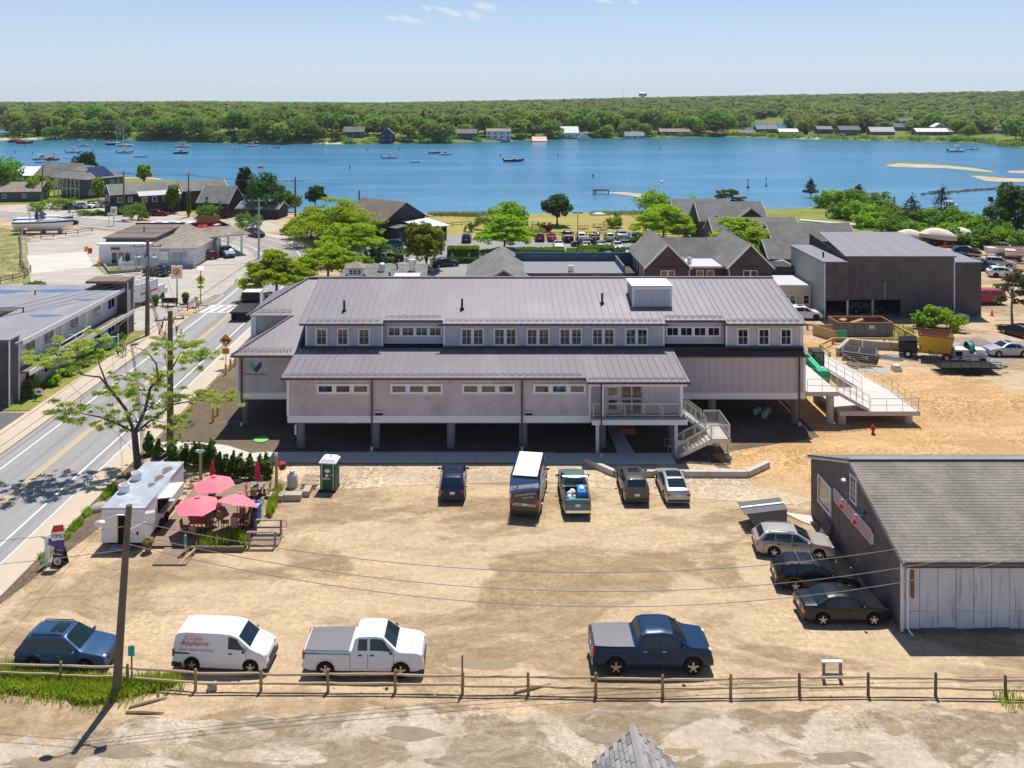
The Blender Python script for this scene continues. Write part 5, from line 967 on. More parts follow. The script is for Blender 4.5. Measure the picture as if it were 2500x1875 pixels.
    b = MB(); b.box((-L/2+.03,0,S['c']+.18),(.12,S['W']*.86,.16)); b.B('rear_bumper', 'chrome' if kind in ('pickold','pickcrew') else 'black_plastic', root)
    b = MB(); b.box((L/2-.03,0,S['c']+.14),(.12,S['W']*.82,.16)); b.B('front_bumper', 'chrome' if kind[:4] == 'pick' else 'black_plastic', root)
    b = MB(); b.box((L/2-.012,0,S['c']+.38),(.05,S['W']*.5,.16)); b.B('grille', 'black_plastic', root)
    if bd:
        if ob:
            b = MB(); y = S['W']/2-.22; z0, z1 = .62, T(-1.5)
            for q in ([(bd[0],-y,z0),(bd[1],-y,z0),(bd[1],y,z0),(bd[0],y,z0)],[(bd[0],-y,z0),(bd[0],y,z0),(bd[0],y,z1),(bd[0],-y,z1)],[(bd[1],-y,z0),(bd[1],-y,z1),(bd[1],y,z1),(bd[1],y,z0)],[(bd[0],-y,z0),(bd[0],-y,z1),(bd[1],-y,z1),(bd[1],-y,z0)],[(bd[0],y,z0),(bd[1],y,z0),(bd[1],y,z1),(bd[0],y,z1)]): b.poly(q)
            for s in (-1,1): b.bx(bd[0],bd[1],min(s*y,s*(y+.12)),max(s*y,s*(y+.12)),z1-.02,z1+.012)
            b.B('bed_liner', 'black_plastic', root)
        else: patch(bd[0], bd[1], 1.12, 6, .02, 'bed_cover', 'cover_grey')
    return root
mat('cover_grey', (.16,.16,.17), .55, var=.06, vs=3)
PAINTED = ('body','mirror','arch_lip')
def vehicle(kind, name, paint, label, X, Y, deg, cat='car', group=None, sc=1):
    first = kind not in VP
    if first: VP[kind] = make_vehicle(kind)
    o = VP[kind]
    if not first: o = tree_copy(VP[kind], (0,0,0))
    o.name = name
    o.location = (X, Y, .02); o.rotation_euler = (0,0,R(deg)); o.scale = (sc,)*3; o['label'] = label; o['category'] = cat
    if group: o['group'] = group
    elif 'group' in o: del o['group']
    for c in o.children:
        if c.name.split('.')[0] in PAINTED and c.data.materials[0].name.startswith('paint'):
            c.material_slots[0].link = 'OBJECT'; c.material_slots[0].material = MT[paint]
    return o
def part_named(o, nm): return [c for c in o.children if c.name.split('.')[0] == nm]
ROW = 'vehicles parked on the dirt lot'
vehicle('suv', 'parked_car', 'paint_blue', 'blue wagon style SUV with roof rails parked behind weeds and split rail fence', -21.0, 42.7, -3.5, group=ROW)
v = vehicle('smallvan', 'delivery_van', 'paint_white', 'small white delivery van with red lettering parked along the rail fence', -13.2, 42.75, -4, 'van', ROW); ys = -.885
text('Crane', .30, (-1.25,ys,1.62), (R(90),0,0), 'text_red', v, sx=1.1); text('Appliance', .30, (-1.2,ys,1.37), (R(90),0,0), 'text_red', v, sx=1.15); text('Falmouth · Orleans · Vineyard Haven', .115, (-1.15,ys,1.06), (R(90),0,0), 'text_blue', v)
b = MB(); b.tube([(-1.95,ys,1.3),(-1.8,ys,1.45),(-1.72,ys,1.72),(-1.62,ys,1.70)], .012, 4); b.tube([(-1.95,ys,1.34),(-1.7,ys,1.42),(-1.85,ys,1.3),(-1.85,ys,1.2)], .012, 4); b.B('crane_emblem', 'text_blue', v)
bx(-2.28,-1.5,ys,ys+.02,.86,.91).B('door_rail', 'rubber', v)
bx(-2.40,-1.9,-.86,.86,.22,.42).B('bumper_skirt', 'black_plastic', v); bx(2.0,2.40,-.80,.80,.22,.50).B('bumper_skirt', 'black_plastic', v)
v = vehicle('pickext', 'pickup_truck', 'paint_white', 'white extended cab pickup with grey soft bed cover and hood vent', -6.2, 42.45, -1, 'pickup truck', ROW)
bx(1.95,2.35,-.25,.25,1.262,1.272).B('hood_vent', 'aluminium', v); bx(-2.85,-.62,-.995,-.97,1.16,1.19).B('trim_line', 'rubber', v)
v = vehicle('pickcrew', 'pickup_truck', 'paint_truckblue', 'dark blue crew cab pickup with flat grey bed cover by the fence', 7.85, 42.7, 0, 'pickup truck', ROW)
vehicle('wagon', 'parked_car', 'paint_champagne', 'champagne silver station wagon nose in beside the barn, back one of three', 18.6, 53.1, -7, group=ROW)
v = vehicle('wagon', 'parked_car', 'paint_black', 'black station wagon with silver roof bars between two other cars by the barn', 18.6, 49.5, -6, group=ROW)
for x in (-1.0, -.2): MB().tube([(x,-.62,1.60),(x,.62,1.60)], .03, 6).B('roof_bar', 'chrome', v)
vehicle('sedan', 'parked_car', 'paint_charcoal', 'black four door sedan with silver wheels parked nearest the barn corner', 18.9, 46.5, 0, group=ROW)
vehicle('cross', 'parked_car', 'paint_navy', 'deep blue crossover parked alone facing the long building', -2.75, 61.6, 91, group=ROW)
vehicle('cross', 'parked_car', 'paint_greygold', 'grey bronze crossover parked left of the silver hatchback', 10.05, 61.3, 89, group=ROW)
vehicle('hatch', 'parked_car', 'paint_silver', 'silver hatchback with sloping rear glass parked at the right end', 12.85, 61.25, 90, group=ROW)
v = vehicle('bigvan', 'painter_van', 'paint_vanbrown', 'tall painters van in white, blue and brown with lettered rear doors', 2.66, 60.2, 81, 'van', ROW)
xr = -3.0
for q, m in (([(-.94,2.10),(.94,2.42),(.94,2.62),(-.94,2.62)],'paint_vanblue'),([(-.97,1.78),(.97,2.12),(.94,2.40),(-.94,2.08)],'sign_white'),([(-.97,1.62),(.97,1.98),(.97,2.10),(-.97,1.76)],'paint_vanblue')):
    xq = lambda z: -2.97+max(0, z-1.3)*.061-.012
    MB().slab([(xq(z), -y, z) for y, z in q], .006, (1,0,0)).B('rear_graphic', m, v)
MB().slab([(-2.74,-.83,2.765),(1.15,-.83,2.765),(1.15,.83,2.765),(-2.74,.83,2.765)], .03).B('roof_panel', 'white_paint', v)
bx(-2.2,1.0,-1.02,-1.012,1.4,1.55).B('side_graphic', 'sign_white', v)
for si in (-1, 1):
    MB().slab([(-2.9,si*1.0,2.15),(-2.5,si*1.01,2.62),(1.2,si*1.0,2.58),(-1.2,si*1.028,1.75),(-2.9,si*1.03,1.35)], .01, (0,-si,0)).B('side_graphic', 'paint_vanblue', v)
    MB().slab([(-2.9,si*1.032,1.38),(-1.2,si*1.032,1.78),(-1.2,si*1.036,1.6),(-2.9,si*1.036,1.2)], .01, (0,-si,0)).B('side_graphic', 'sign_white', v)
rt_ = (R(90), R(-10), R(-90)); text('VINEYARD', .26, (-2.955,-.05,1.93), rt_, 'text_blue', v); text('DETAIL PAINTING', .17, (-2.985,-.05,1.60), rt_, 'sign_white', v); text('508.294.9702', .14, (-2.99,-.25,1.42), rt_, 'sign_white', v)
b = MB(); b.slab([(-2.96,.82,1.98),(-2.96,.70,1.98),(-2.96,.62,1.80),(-2.96,.50,2.10),(-2.96,.40,2.10),(-2.96,.60,1.70)], .01, (1,0,0)); b.B('emblem', 'text_blue', v)
for y, z in ((.5,.98),(.5,.88),(-.45,.86),(-.45,.95)): bx(-3.0,-2.985,y-.3,y+.3,z-.02,z+.02).B('small_print', 'sign_white', v)
v = vehicle('pickold', 'pickup_truck', 'paint_green', 'faded green older pickup with ladder rack and blue load in its open bed', 5.75, 60.0, 90, 'pickup truck', ROW)
b = MB(); b.tube([(-.75,-.85,1.2),(-.75,-.85,1.95),(-.75,.85,1.95),(-.75,.85,1.2)], .04, 8); b.B('ladder_rack', 'aluminium', v)
rr = random.Random(3); cg = thing('bed_load', 'heap of blue tanks and teal gear in the green pickup bed', 'load', (5.75,58.2,.66), 0)
o = MB().box((.35,.1,.45),(.55,1.1,.9)).B('tank', 'blue_plastic', cg); MB().box((.35,.1,.95),(.25,.5,.12)).B('lid', 'sign_white', o)
for i in range(9): MB().sph((rr.uniform(-.65,-.05), rr.uniform(-.7,.8), rr.uniform(.15,.5)), (rr.uniform(.12,.25),)*3, 7, 5).B('bag', ('logo_teal','blue_plastic','sign_white','canvas','navy')[i % 5], cg)
YG = 'vehicles in the yard on the right'
vehicle('sedan', 'parked_car', 'paint_silver', 'shiny silver sedan with sunroof at the right edge of the yard', 56.2, 93.8, 180, group=YG)
vehicle('sedan', 'parked_car', 'paint_charcoal', 'dark grey sedan behind the silver sedan at right edge', 62.2, 101.3, 112, group=YG)
vehicle('cross', 'parked_car', 'paint_white', 'white crossover in front of the beige flat office', 39.6, 109.3, 0, group=YG)
vehicle('suv', 'parked_car', 'paint_black', 'black SUV half inside the dark garage under the hall', 48.6, 112.4, 0, group=YG)
vehicle('wagon', 'parked_car', 'paint_steelblue', 'pale blue minivan behind the yellow green bush', 57.3, 108.3, -2, group=YG, sc=1.06)
vehicle('capt', 'pickup_truck', 'paint_red', 'red pickup with matching cap beside the end of the hall', 67.0, 117.5, 180, 'pickup truck', YG)
BY = 'vehicles in the boatyard'
for k, nm, p, lb, x, y, d in (('cross','parked_car','paint_white','white SUV at the front of the boatyard',80.2,134.8,-12),('pickold','pickup_truck','paint_charcoal','dark pickup with black rack behind the white boatyard SUV',79.5,140.2,-6),('suv','parked_car','paint_darkgreen','dark green SUV beside the boat spars',80.5,146,-14),('pickext','pickup_truck','paint_silver','silver and blue pickup at the back of the boatyard',93.5,162.5,-20),('pickext','pickup_truck','paint_white','white pickup right of the silver one at the back of the boatyard',97.5,164,-20),('pickold','pickup_truck','paint_charcoal','small dark flatbed truck with white cab behind the white dinghy',93.2,154.5,-8),('wagon','parked_car','paint_teal','teal car seen behind the roof of the hall',58.8,166,-25),('hatch','parked_car','paint_white','white car hidden partly by the pine at right edge',80.8,131,-25),('suv','parked_car','paint_silver','silver SUV at the right edge of the boatyard behind the pine',84.5,143,-30),('suv','parked_car','paint_navy','navy SUV in the middle of the boatyard near the launch trailer',84.5,153,-15),
    ('wagon','parked_car','paint_white','white wagon by the shrubs at the back of the boatyard',102,170,-25),('cross','parked_car','paint_charcoal','dark crossover right of the white wagon at the back',106,177,-25),('pickcrew','pickup_truck','paint_blue','blue pickup at the right edge of the boatyard',95.5,158.5,-20),('cross','parked_car','paint_silver','silver crossover beside the covered boats',90,170,-30)):
    vehicle(k, nm, p, lb, x, y, d, 'pickup truck' if 'pickup' in nm else 'car', BY)
PL = 'cars in the waterfront car park'
for k, p, lb, px, py, d in (('cross','paint_maroon','maroon SUV at the left end of the far parking row',1317,587,90),('hatch','paint_red','bright red hatchback with open boot in the far row',1347,587,90),('pickext','paint_black','black pickup in the far parking row behind the lamp post',1385.7,588,90),('suv','paint_white','white SUV right of the black pickup in the far row',1418,586,90),('wagon','paint_charcoal','dark grey car right of the white SUV in the far row',1451,586,90),('suv','paint_silver','silver SUV in the middle of the far row',1487,587,90),('pickcrew','paint_steelblue','grey blue pickup right of the silver SUV',1518,587,90),('cross','paint_white','white car half under the bright tree in the far row',1545,587,90),
    ('sedan','paint_silver','silver sedan facing us, left in the near parking row',1363,606,-90),('wagon','paint_greygold','dark olive wagon crossing the parking aisle',1424,601,180),('sedan','paint_champagne','pinkish beige sedan below the olive wagon',1432,609,-90),('sedan','paint_steelblue','grey sedan with sun glint right of the beige one',1468,607,-90),('hatch','paint_silver','silver hatchback with sun glint at right of the near row',1507,609,-90),('cross','paint_navy','dark SUV parked by the lawn right of the bright tree',1711,582,90),('hatch','paint_maroon','purple red small car at the right end of the lawn row',1739,581,80),
    ('cross','paint_navy','dark blue SUV parked at the lawn edge left of centre',1139,590,90),('suv','paint_blue','blue off road SUV driving out past the brown roofed restaurant',956,606,178),('suv','paint_black','black SUV just behind the cupola restaurant',952,639,20),('sedan','paint_darkgreen','dark green sedan parked right of the round green tree',1086,650,20),('sedan','paint_blue','blue car roof showing above the teal parapet',1481,634,180),('cross','paint_white','white car roof showing beside the twin gables',1537,634,90)):
    q = G(px, py); vehicle(k, 'parked_car' if 'pick' not in k else 'pickup_truck', p, lb, q.x, q.y, d, 'pickup truck' if 'pick' in k else 'car', PL)
SG = 'vehicles along the street and filling station'
for k, p, lb, px, py, d in (('suv','paint_black','dark SUV parked behind the tall pole at the station wall',384,672,160),('suv','paint_steelblue','blue off roader at the right side of the pump canopy',556,626,-60),('wagon','paint_maroon','dark red car in the shade under the pump canopy',498,634,-150),('suv','paint_charcoal','grey SUV rounding the bend of the road',625,578,-45),('cross','paint_teal','teal SUV left of two white cars before the porch house',177,511,0),('cross','paint_white','white SUV second in the row before the porch house',209,509,0),('hatch','paint_white','white hatchback third in the row before the porch house',234,507,10),('wagon','paint_maroon','red car parked beside the dark inn',386,527,0),('wagon','paint_black','black car partly hidden behind the cabin cruisers',163,549,20)):
    q = G(px, py); vehicle(k, 'parked_car', p, lb, q.x, q.y, d, 'car', SG)
# flatbed tow truck in the street
fl = thing('flatbed_truck', 'tow truck with empty black flatbed and white cab on the street', 'truck', (-31.6,111.5,.03), R(90))
bx(-3.9,1.3,-1.2,1.2,1.05,1.22).B('flatbed', 'black_plastic', fl); bx(1.3,1.42,-1.2,1.2,1.05,2.5).B('headboard', 'black_plastic', fl); bx(-3.8,4.0,-.5,.5,.6,1.0).B('chassis', 'rubber', fl)
o = bx(1.6,3.4,-1.1,1.1,.7,2.5).B('cab', 'white_paint', fl); MB().slab([(3.41,-1.0,1.6),(3.41,1.0,1.6),(3.30,.95,2.4),(3.30,-.95,2.4)], .02, (1,0,0)).B('windscreen', 'car_glass', o); bx(1.57,1.595,-.8,.8,1.7,2.35).B('rear_window', 'car_glass', o); bx(3.4,4.6,-.95,.95,.7,1.5).B('hood', 'white_paint', fl)
for x in (-2.9,-1.8,3.6):
    for y in (-1.0, 1.0): MB().lathe([(.3,-.14),(.48,-.14),(.5,0),(.48,.14),(.3,.14)], (x,y,.5), 16, 'Y').B('wheel', 'rubber', fl, 40)
for y in (-.9,.9): bx(-3.95,-3.89,y-.15,y+.15,.95,1.08).B('tail_light', 'tail_red', fl)
# ambulance-like box truck beside the motel
am = thing('box_van', 'white box van with red cross on its back behind the motel tower', 'van', (-47.6,118.5,.02), R(78))
bx(-3.0,1.2,-1.1,1.1,.6,3.0).B('box_body', 'white_paint', am); bx(1.2,3.0,-1.0,1.0,.5,1.9).B('cab', 'white_paint', am); bx(3.0,3.7,-.95,.95,.5,1.25).B('hood', 'white_paint', am); MB().slab([(3.05,-.9,1.3),(3.05,.9,1.3),(2.6,.85,1.95),(2.6,-.85,1.95)], .02, (1,0,0)).B('windscreen', 'car_glass', am)
b = MB(); b.bx(-3.03,-3.005,-.12,.12,1.7,2.5); b.bx(-3.03,-3.005,-.4,-.121,1.98,2.22); b.bx(-3.03,-3.005,.121,.4,1.98,2.22); b.B('red_cross', 'red', am); bx(-2.8,1.0,-1.12,-1.105,1.5,1.75).B('stripe', 'shell_red', am)
for i in range(3): bx(-2.6+i*1.2,-2.1+i*1.2,-1.0,1.0,3.01,3.2).B('roof_unit', 'aluminium', am)
for x in (-1.8,2.4):
    for y in (-.95,.95): MB().lathe([(.2,-.12),(.36,-.12),(.38,0),(.36,.12),(.2,.12)], (x,y,.38), 14, 'Y').B('wheel', 'rubber', am, 40)
# motor home
rv = thing('motor_home', 'long white motor home with dark windows parked behind the filling station', 'motor home', (-63.5,171.5,.02), R(-3))
bx(-4.6,4.0,-1.2,1.2,.5,3.3).B('body', 'white_paint', rv); MB().slab([(4.01,-1.15,.6),(4.01,1.15,.6),(4.6,1.1,1.2),(4.6,-1.1,1.2)], .02, (-1,0,0)).B('nose', 'white_paint', rv); bx(4.01,4.7,-1.1,1.1,.5,1.6).B('nose', 'white_paint', rv); MB().slab([(4.65,-1.05,1.65),(4.65,1.05,1.65),(4.05,1.1,3.0),(4.05,-1.1,3.0)], .03, (-1,0,0)).B('windscreen', 'car_glass', rv)
for x0, x1, z0, z1 in ((-3.8,-1.6,1.7,2.7),(-.9,-.1,.8,2.8),(.5,3.6,1.7,2.7)): bx(x0,x1,-1.22,-1.205,z0,z1).B('side_window', 'car_glass', rv)
for x in (-2.8,0,2.4): MB().box((x,0,3.42),(1.4,.9,.22)).B('roof_unit', 'white_paint', rv)
for x in (-2.6,2.9):
    for y in (-1.05,1.05): MB().lathe([(.2,-.12),(.43,-.12),(.45,0),(.43,.12),(.2,.12)], (x,y,.45), 14, 'Y').B('wheel', 'rubber', rv, 40)
# ------------------------------------------------------------------ boats
def hull(L, W, D, mt, root, keel=.35, stripe=None, z=0, rake=.16, stem=None):
    m = MB(); st = []
    for t in np.linspace(0, 1, 13):
        w = W/2*(1-max(0, (t-.45)/.55)**2.2)*(.92+.08*min(1, t/.2)); sh = D*(1+.28*t*t); kz = -keel*(1-max(0,(t-.6)/.4)**2)+ (D*.9*max(0,(t-.85)/.15)**2); x = -L/2+L*t*(1-rake*0); ov = rake*L*.25*t**4
        st.append([(x,0,kz+z),(x+ov*.3,w*.72,kz*.1+D*.15+z),(x+ov*.7,w*.94,D*.55+z),(x+ov,w,sh+z)])
    n = 7
    for s in st: m.v += s+[(a,-b_,c) for a, b_, c in reversed(s[1:])]
    # order: keel, right side up, then left side down
    m.v = []; 
    for s in st: m.v += [(a,-b_,c) for a, b_, c in reversed(s[1:])]+s
    for i in range(12):
        for j in range(n-1): m.f.append((i*n+j,(i+1)*n+j,(i+1)*n+j+1,i*n+j+1))
    m.f.append(tuple(range(n-1,-1,-1)))
    o = m.B('hull', mt, root, 40); d = MB(); P = [(s[3][0],s[3][1]*.93,s[3][2]-.03) for s in st]; d.poly(P+[(a,-b_,c) for a, b_, c in reversed(P)]); d.B('deck', 'boat_white', root)
    if stripe:
        b = MB()
        for sg in (1,-1):
            for i in range(12):
                p, q = st[i], st[i+1]; f = lambda s, k: (s[2][0]+(s[3][0]-s[2][0])*k, sg*(s[2][1]+(s[3][1]-s[2][1])*k+.012), s[2][2]+(s[3][2]-s[2][2])*k)
                b.add([f(p,.35),f(q,.35),f(q,.75),f(p,.75)], [(0,1,2,3)])
        b.B('stripe', stripe, root)
    return o
BG_ = 'boats moored in the harbour'
def boat(label, px, py, L, style, deg=0, mt='boat_white', name='motor_boat', cat='boat', stripe=None):
    q = G(px, py, WZ); root = thing(name, label, cat, (q.x, q.y, WZ+.05), R(deg), BG_)
    W = L*.34; D = L*.115; hull(L, W, D, mt, root, .2, stripe)
    if style in ('top', 'console'):
        o = bx(-.06*L,.09*L,-.09*L,.09*L,D*.9,D+L*.13).B('console', 'boat_white', root); MB().slab([(.095*L,-.085*L,D+L*.05),(.095*L,.085*L,D+L*.05),(.075*L,.08*L,D+L*.16),(.075*L,-.08*L,D+L*.16)], .02, (1,0,0)).B('windscreen', 'car_glass', o)
        if style == 'top':
            MB().slab([(-.16*L,-.13*L,D+L*.25),(.12*L,-.13*L,D+L*.26),(.12*L,.13*L,D+L*.26),(-.16*L,.13*L,D+L*.25)], .1).B('hard_top', 'boat_white', root)
            b = MB(); [b.tube([(x,y,D),(x,y,D+L*.24)], .05, 5) for x in (-.1*L,.08*L) for y in (-.1*L,.1*L)]; b.B('top_frame', 'aluminium', root)
    if style == 'cabin':
        MB().slab([(-.1*L,-.12*L,D+L*.14),(.15*L,-.12*L,D+L*.15),(.15*L,.12*L,D+L*.15),(-.1*L,.12*L,D+L*.14)], L*.15).B('cabin', 'boat_white', root); bx(-.08*L,.152*L,-.123*L,.123*L,D+L*.06,D+L*.12).B('cabin_window', 'car_glass', root); MB().slab([(.15*L,-.12*L,D*1.05),(.40*L,-.05*L,D*1.2),(.40*L,.05*L,D*1.2),(.15*L,.12*L,D*1.05)], .25, (0,0,1)).B('foredeck', 'boat_white', root)
        MB().slab([(-.3*L,-.12*L,D+L*.2),(.16*L,-.12*L,D+L*.2),(.16*L,.12*L,D+L*.2),(-.3*L,.12*L,D+L*.2)], .1).B('hard_top', 'boat_white', root)
    if style == 'sail':
        bx(-.1*L,.2*L,-.09*L,.09*L,D,D+.45).B('cabin', 'boat_white', root); MB().tube([(.05*L,0,D),(.05*L,0,D+L*1.05)], .1, 6).B('mast', 'boat_white', root); MB().tube([(.05*L,0,D+1.2),(-.38*L,0,D+1.3)], .13, 6).B('boom', 'navy', root); MB().tube([(.5*L,0,D*1.3),(.06*L,0,D+L*1.02)], .06, 5).B('forestay', 'sign_white', root)
    if style in ('top','console','skiff'): MB().box((-.53*L,0,D*.85),(.08*L,.1*L,D*1.0)).B('outboard_motor', 'sign_black' if style != 'skiff' else 'aluminium', root)
    if style == 'work':
        bx(-.2*L,.1*L,-.1*L,.1*L,D,D+.9).B('deck_house', 'orange', root); MB().tube([(.1*L,0,D),(.1*L,0,D+2.8)], .12, 6).B('post', 'sign_black', root); MB().box((-.3*L,0,D+.3),(.2*L,.2*L,.5)).B('cargo', 'red', root)
    return root
z1 = lambda x, y: (x/3.538, 200+y/3.538); z2 = lambda x, y: (625+x/3.538, 200+y/3.538); z3 = lambda x, y: (1250+x/3.538, 200+y/3.538); z4 = lambda x, y: (1875+x/3.538, 200+y/3.538)
for lb, p, L, st, d, kw in (
    ('white centre console boat with hard top, left of the sailing boats', z1(642,612), 8.5,'top',0,{}),('white cabin boat moored behind and right of that console boat', z1(722,556), 6.4,'cabin',0,{}),('white cabin cruiser at the front of the left cluster', z1(365,672), 8,'cabin',10,{}),('small white skiff nearest us in the left cluster', z1(360,698), 5,'console',0,{}),('red work barge with dark post in the left cluster', z1(455,678), 6,'work',0,dict(mt='antifoul')),
    ('orange and black work boat against the left sand spit', z1(150,522), 11,'work',0,dict(mt='boat_navy')),('dark work float beside the orange work boat', z1(215,532), 10,'work',5,dict(mt='boat_navy')),('sloop with bare mast under the wooded headland', z1(1000,545), 11,'sail',0,dict(name='sailing_boat',cat='sailing boat',mt='boat_navy')),('second sloop overlapping the first at the headland', z1(1075,557), 10,'sail',180,dict(name='sailing_boat',cat='sailing boat')),
    ('navy striped console boat below the two sloops', z1(1082,616), 8.5,'top',0,dict(stripe='navy')),('long low white runabout without a top', z1(1217,650), 6.6,'low',0,{}),('small white dinghy right of the sloops', z1(1376,560), 3.5,'console',90,{}),('white sport fisherman with flybridge near far bank', z1(1582,566), 9.5,'cabin',0,{}),('dark blue hulled cabin boat in front of the sport fisherman', z1(1562,620), 7.5,'cabin',0,dict(mt='boat_navy')),('tiny white boat facing away near the far bank', z1(2008,560), 3.6,'cabin',90,{}),('white boat with mast lying at the far bank', z1(2175,560), 8,'cabin',10,{}),
    ('dark hulled open boat at far bank, left of centre', z2(180,572), 4,'skiff',0,dict(mt='boat_navy')),('white console boat with canopy alone in mid harbour', z2(1158,660), 7.5,'top',0,{}),('white runabout with black canvas top', z2(1540,618), 6,'console',0,dict(mt='boat_navy')),('white pilot house boat beside the runabout', z2(1635,632), 6.5,'cabin',0,{}),('small white skiff with outboard near a buoy', z2(1376,695), 4.6,'skiff',0,{}),('dark boat by the lawn of the big white house', z2(2150,522), 6,'cabin',0,dict(mt='boat_navy')),
    ('black hulled motor boat in the centre of the harbour', z3(15,688), 9.0,'console',0,dict(mt='boat_navy')),('white hard top boat, left of the pair on the right', z4(1632,604), 9.5,'top',0,{}),('white hard top boat, right of the pair on the right', z4(1757,588), 7,'top',180,{}),('cluster raft with coloured kayaks by the marsh', z4(1985,515), 9,'low',0,dict(name='raft',cat='raft')),('large grey white boat with outboards at the right hand dock', z4(2110,1048), 11,'top',0,{}),('white boat top showing above the bushes', z4(2190,1150), 7,'cabin',40,{}),
    ('white flybridge boat showing above the shrubs', z4(900,1085), 9,'cabin',0,{}),('white hard top boat behind the dark pine', z4(1570,1092), 6,'cabin',20,{})):
    boat(lb, *p, L, st, d, **kw)
bp = [z1(573,655),z1(525,673),z1(795,553),z1(435,553),z1(1168,612),z1(1655,618),z1(1550,643),z1(1410,562),z1(1800,545),z1(2040,560),z2(605,622),z2(766,698),z2(595,580),z2(1193,574),z2(1245,657),z2(1433,696),z2(1737,632),z2(1770,722),z2(2027,745),z2(2186,772),z2(222,572),z2(120,552),z3(122,685),z3(375,788),z3(790,735),z3(695,706),z3(1293,872),z3(975,852),z4(1747,603),z4(625,518),z4(1845,588)]
for i, p in enumerate(bp):
    q = G(*p, WZ); o = MB().sph((0,0,.25), .34 if i != 26 else .6, 8, 6).B('mooring_buoy', 'boat_white', None, True); o.location = (q.x, q.y, WZ); tag(o, 'small white mooring buoy floating on the harbour', 'buoy', 'white mooring buoys')
for i, (p, m) in enumerate(((z2(810,748),0),(z2(960,592),0),(z2(1236,588),0),(z2(2112,646),0),(z3(397,640),0),(z3(1272,585),0),(z3(700,822),0),(z1(420,700),0),(z1(130,612),0),(z1(280,620),0),(z1(212,562),0))):
    q = G(*p, WZ); o = MB().lathe([(.22,0),(.2,1.0),(.05,1.3)], (0,0,0), 8).B('channel_marker', 'sign_black', None); o.location = (q.x,q.y,WZ); tag(o, 'thin dark marker float standing in the water', 'marker', 'dark marker floats')
for p, m, lb in ((z3(2038,915),'red','red channel marker right of the pine'),(z3(2195,898),'lift_green','green channel marker near the right edge of the bay')): q = G(*p, WZ); o = MB().lathe([(.5,0),(.45,.5),(.15,.6),(.12,2.2),(.3,2.4),(.05,3)], (0,0,0), 10).B('channel_marker', m, None); o.location = (q.x,q.y,WZ); tag(o, lb, 'marker')
q = G(*z2(40,740), WZ); o = bx(-1,1,-.8,.8,0,.5).B('swim_float', 'red', None); o.location = (q.x,q.y,WZ); tag(o, 'small red and white float left of centre in the harbour', 'float')
o = MB(); [o.tube([(x,y,-.3),(x+.2,y,1.4)], .18, 6) for x, y in ((-2,0),(2.4,0),(-1.2,1.5))]; o.bx(-2,2.2,-.2,1.6,1.1,1.5); q = G(*z3(760,972), WZ); o = o.B('wrecked_dock', 'pole_wood', None); o.location = (q.x,q.y,WZ); tag(o, 'dark wrecked dock crib at the tip of the sandbar', 'dock')
jt = MB(); rr = random.Random(8)
for i in range(150):
    t = rr.random()**.8; p = z4(1300+900*t, 975-68*t+rr.gauss(0, 9 if t < .25 else 4)); q = G(*p, WZ); jt.sph((q.x,q.y,WZ+.05), (rr.uniform(.3,1.1),rr.uniform(.3,.8),rr.uniform(.15,.5)), 6, 4)
tag(jt.B('jetty_rocks', 'dark_stone'), 'broken line of dark rocks breaking the water on the right', 'rocks', kind='stuff')
# cruisers on stands, left
for i, (x, y, lb, st) in enumerate(((-93,178.5,'white cabin cruiser with dark stripe on stands beside the gravel lot','navy'),(-95.5,183.5,'white cabin cruiser standing behind the striped one','sign_black'))):
    c = thing('cabin_cruiser', lb, 'boat', (x,y,0), R(6), 'cruisers on stands'); hull(11.2, 3.4, 1.25, 'boat_white', c, .7, st, z=1.35)
    MB().slab([(-1,-1.2,3.0),(3.6,-.7,2.95),(3.6,.7,2.95),(-1,1.2,3.0)], .45).B('fore_cabin', 'boat_white', c); MB().slab([(-1.1,-1.25,3.1),(-.3,-1.2,3.1),(-1.0,-1.1,4.0),(-1.4,-1.1,4.0)], .06, (0,1,0)).B('windscreen', 'car_glass', c); MB().slab([(.2,-1.1,3.05),(.2,1.1,3.05),(-.9,1.0,3.9),(-.9,-1.0,3.9)], .05, (1,0,0)).B('windscreen', 'car_glass', c)
    b = MB(); b.tube([(-2,-1.5,2.6),(-2.4,-1.4,4.6),(-2.4,1.4,4.6),(-2,1.5,2.6)], .07, 6); b.tube([(3,-1.1,2.7),(4.8,-.6,3.4),(6,0,3.6),(4.8,.6,3.4),(3,1.1,2.7)], .04, 6); b.B('rail', 'chrome', c)
    for a in (-4,0,3.4): bx(a-.2,a+.2,-1,1,0,.8).B('stand', 'grey_wood', c)
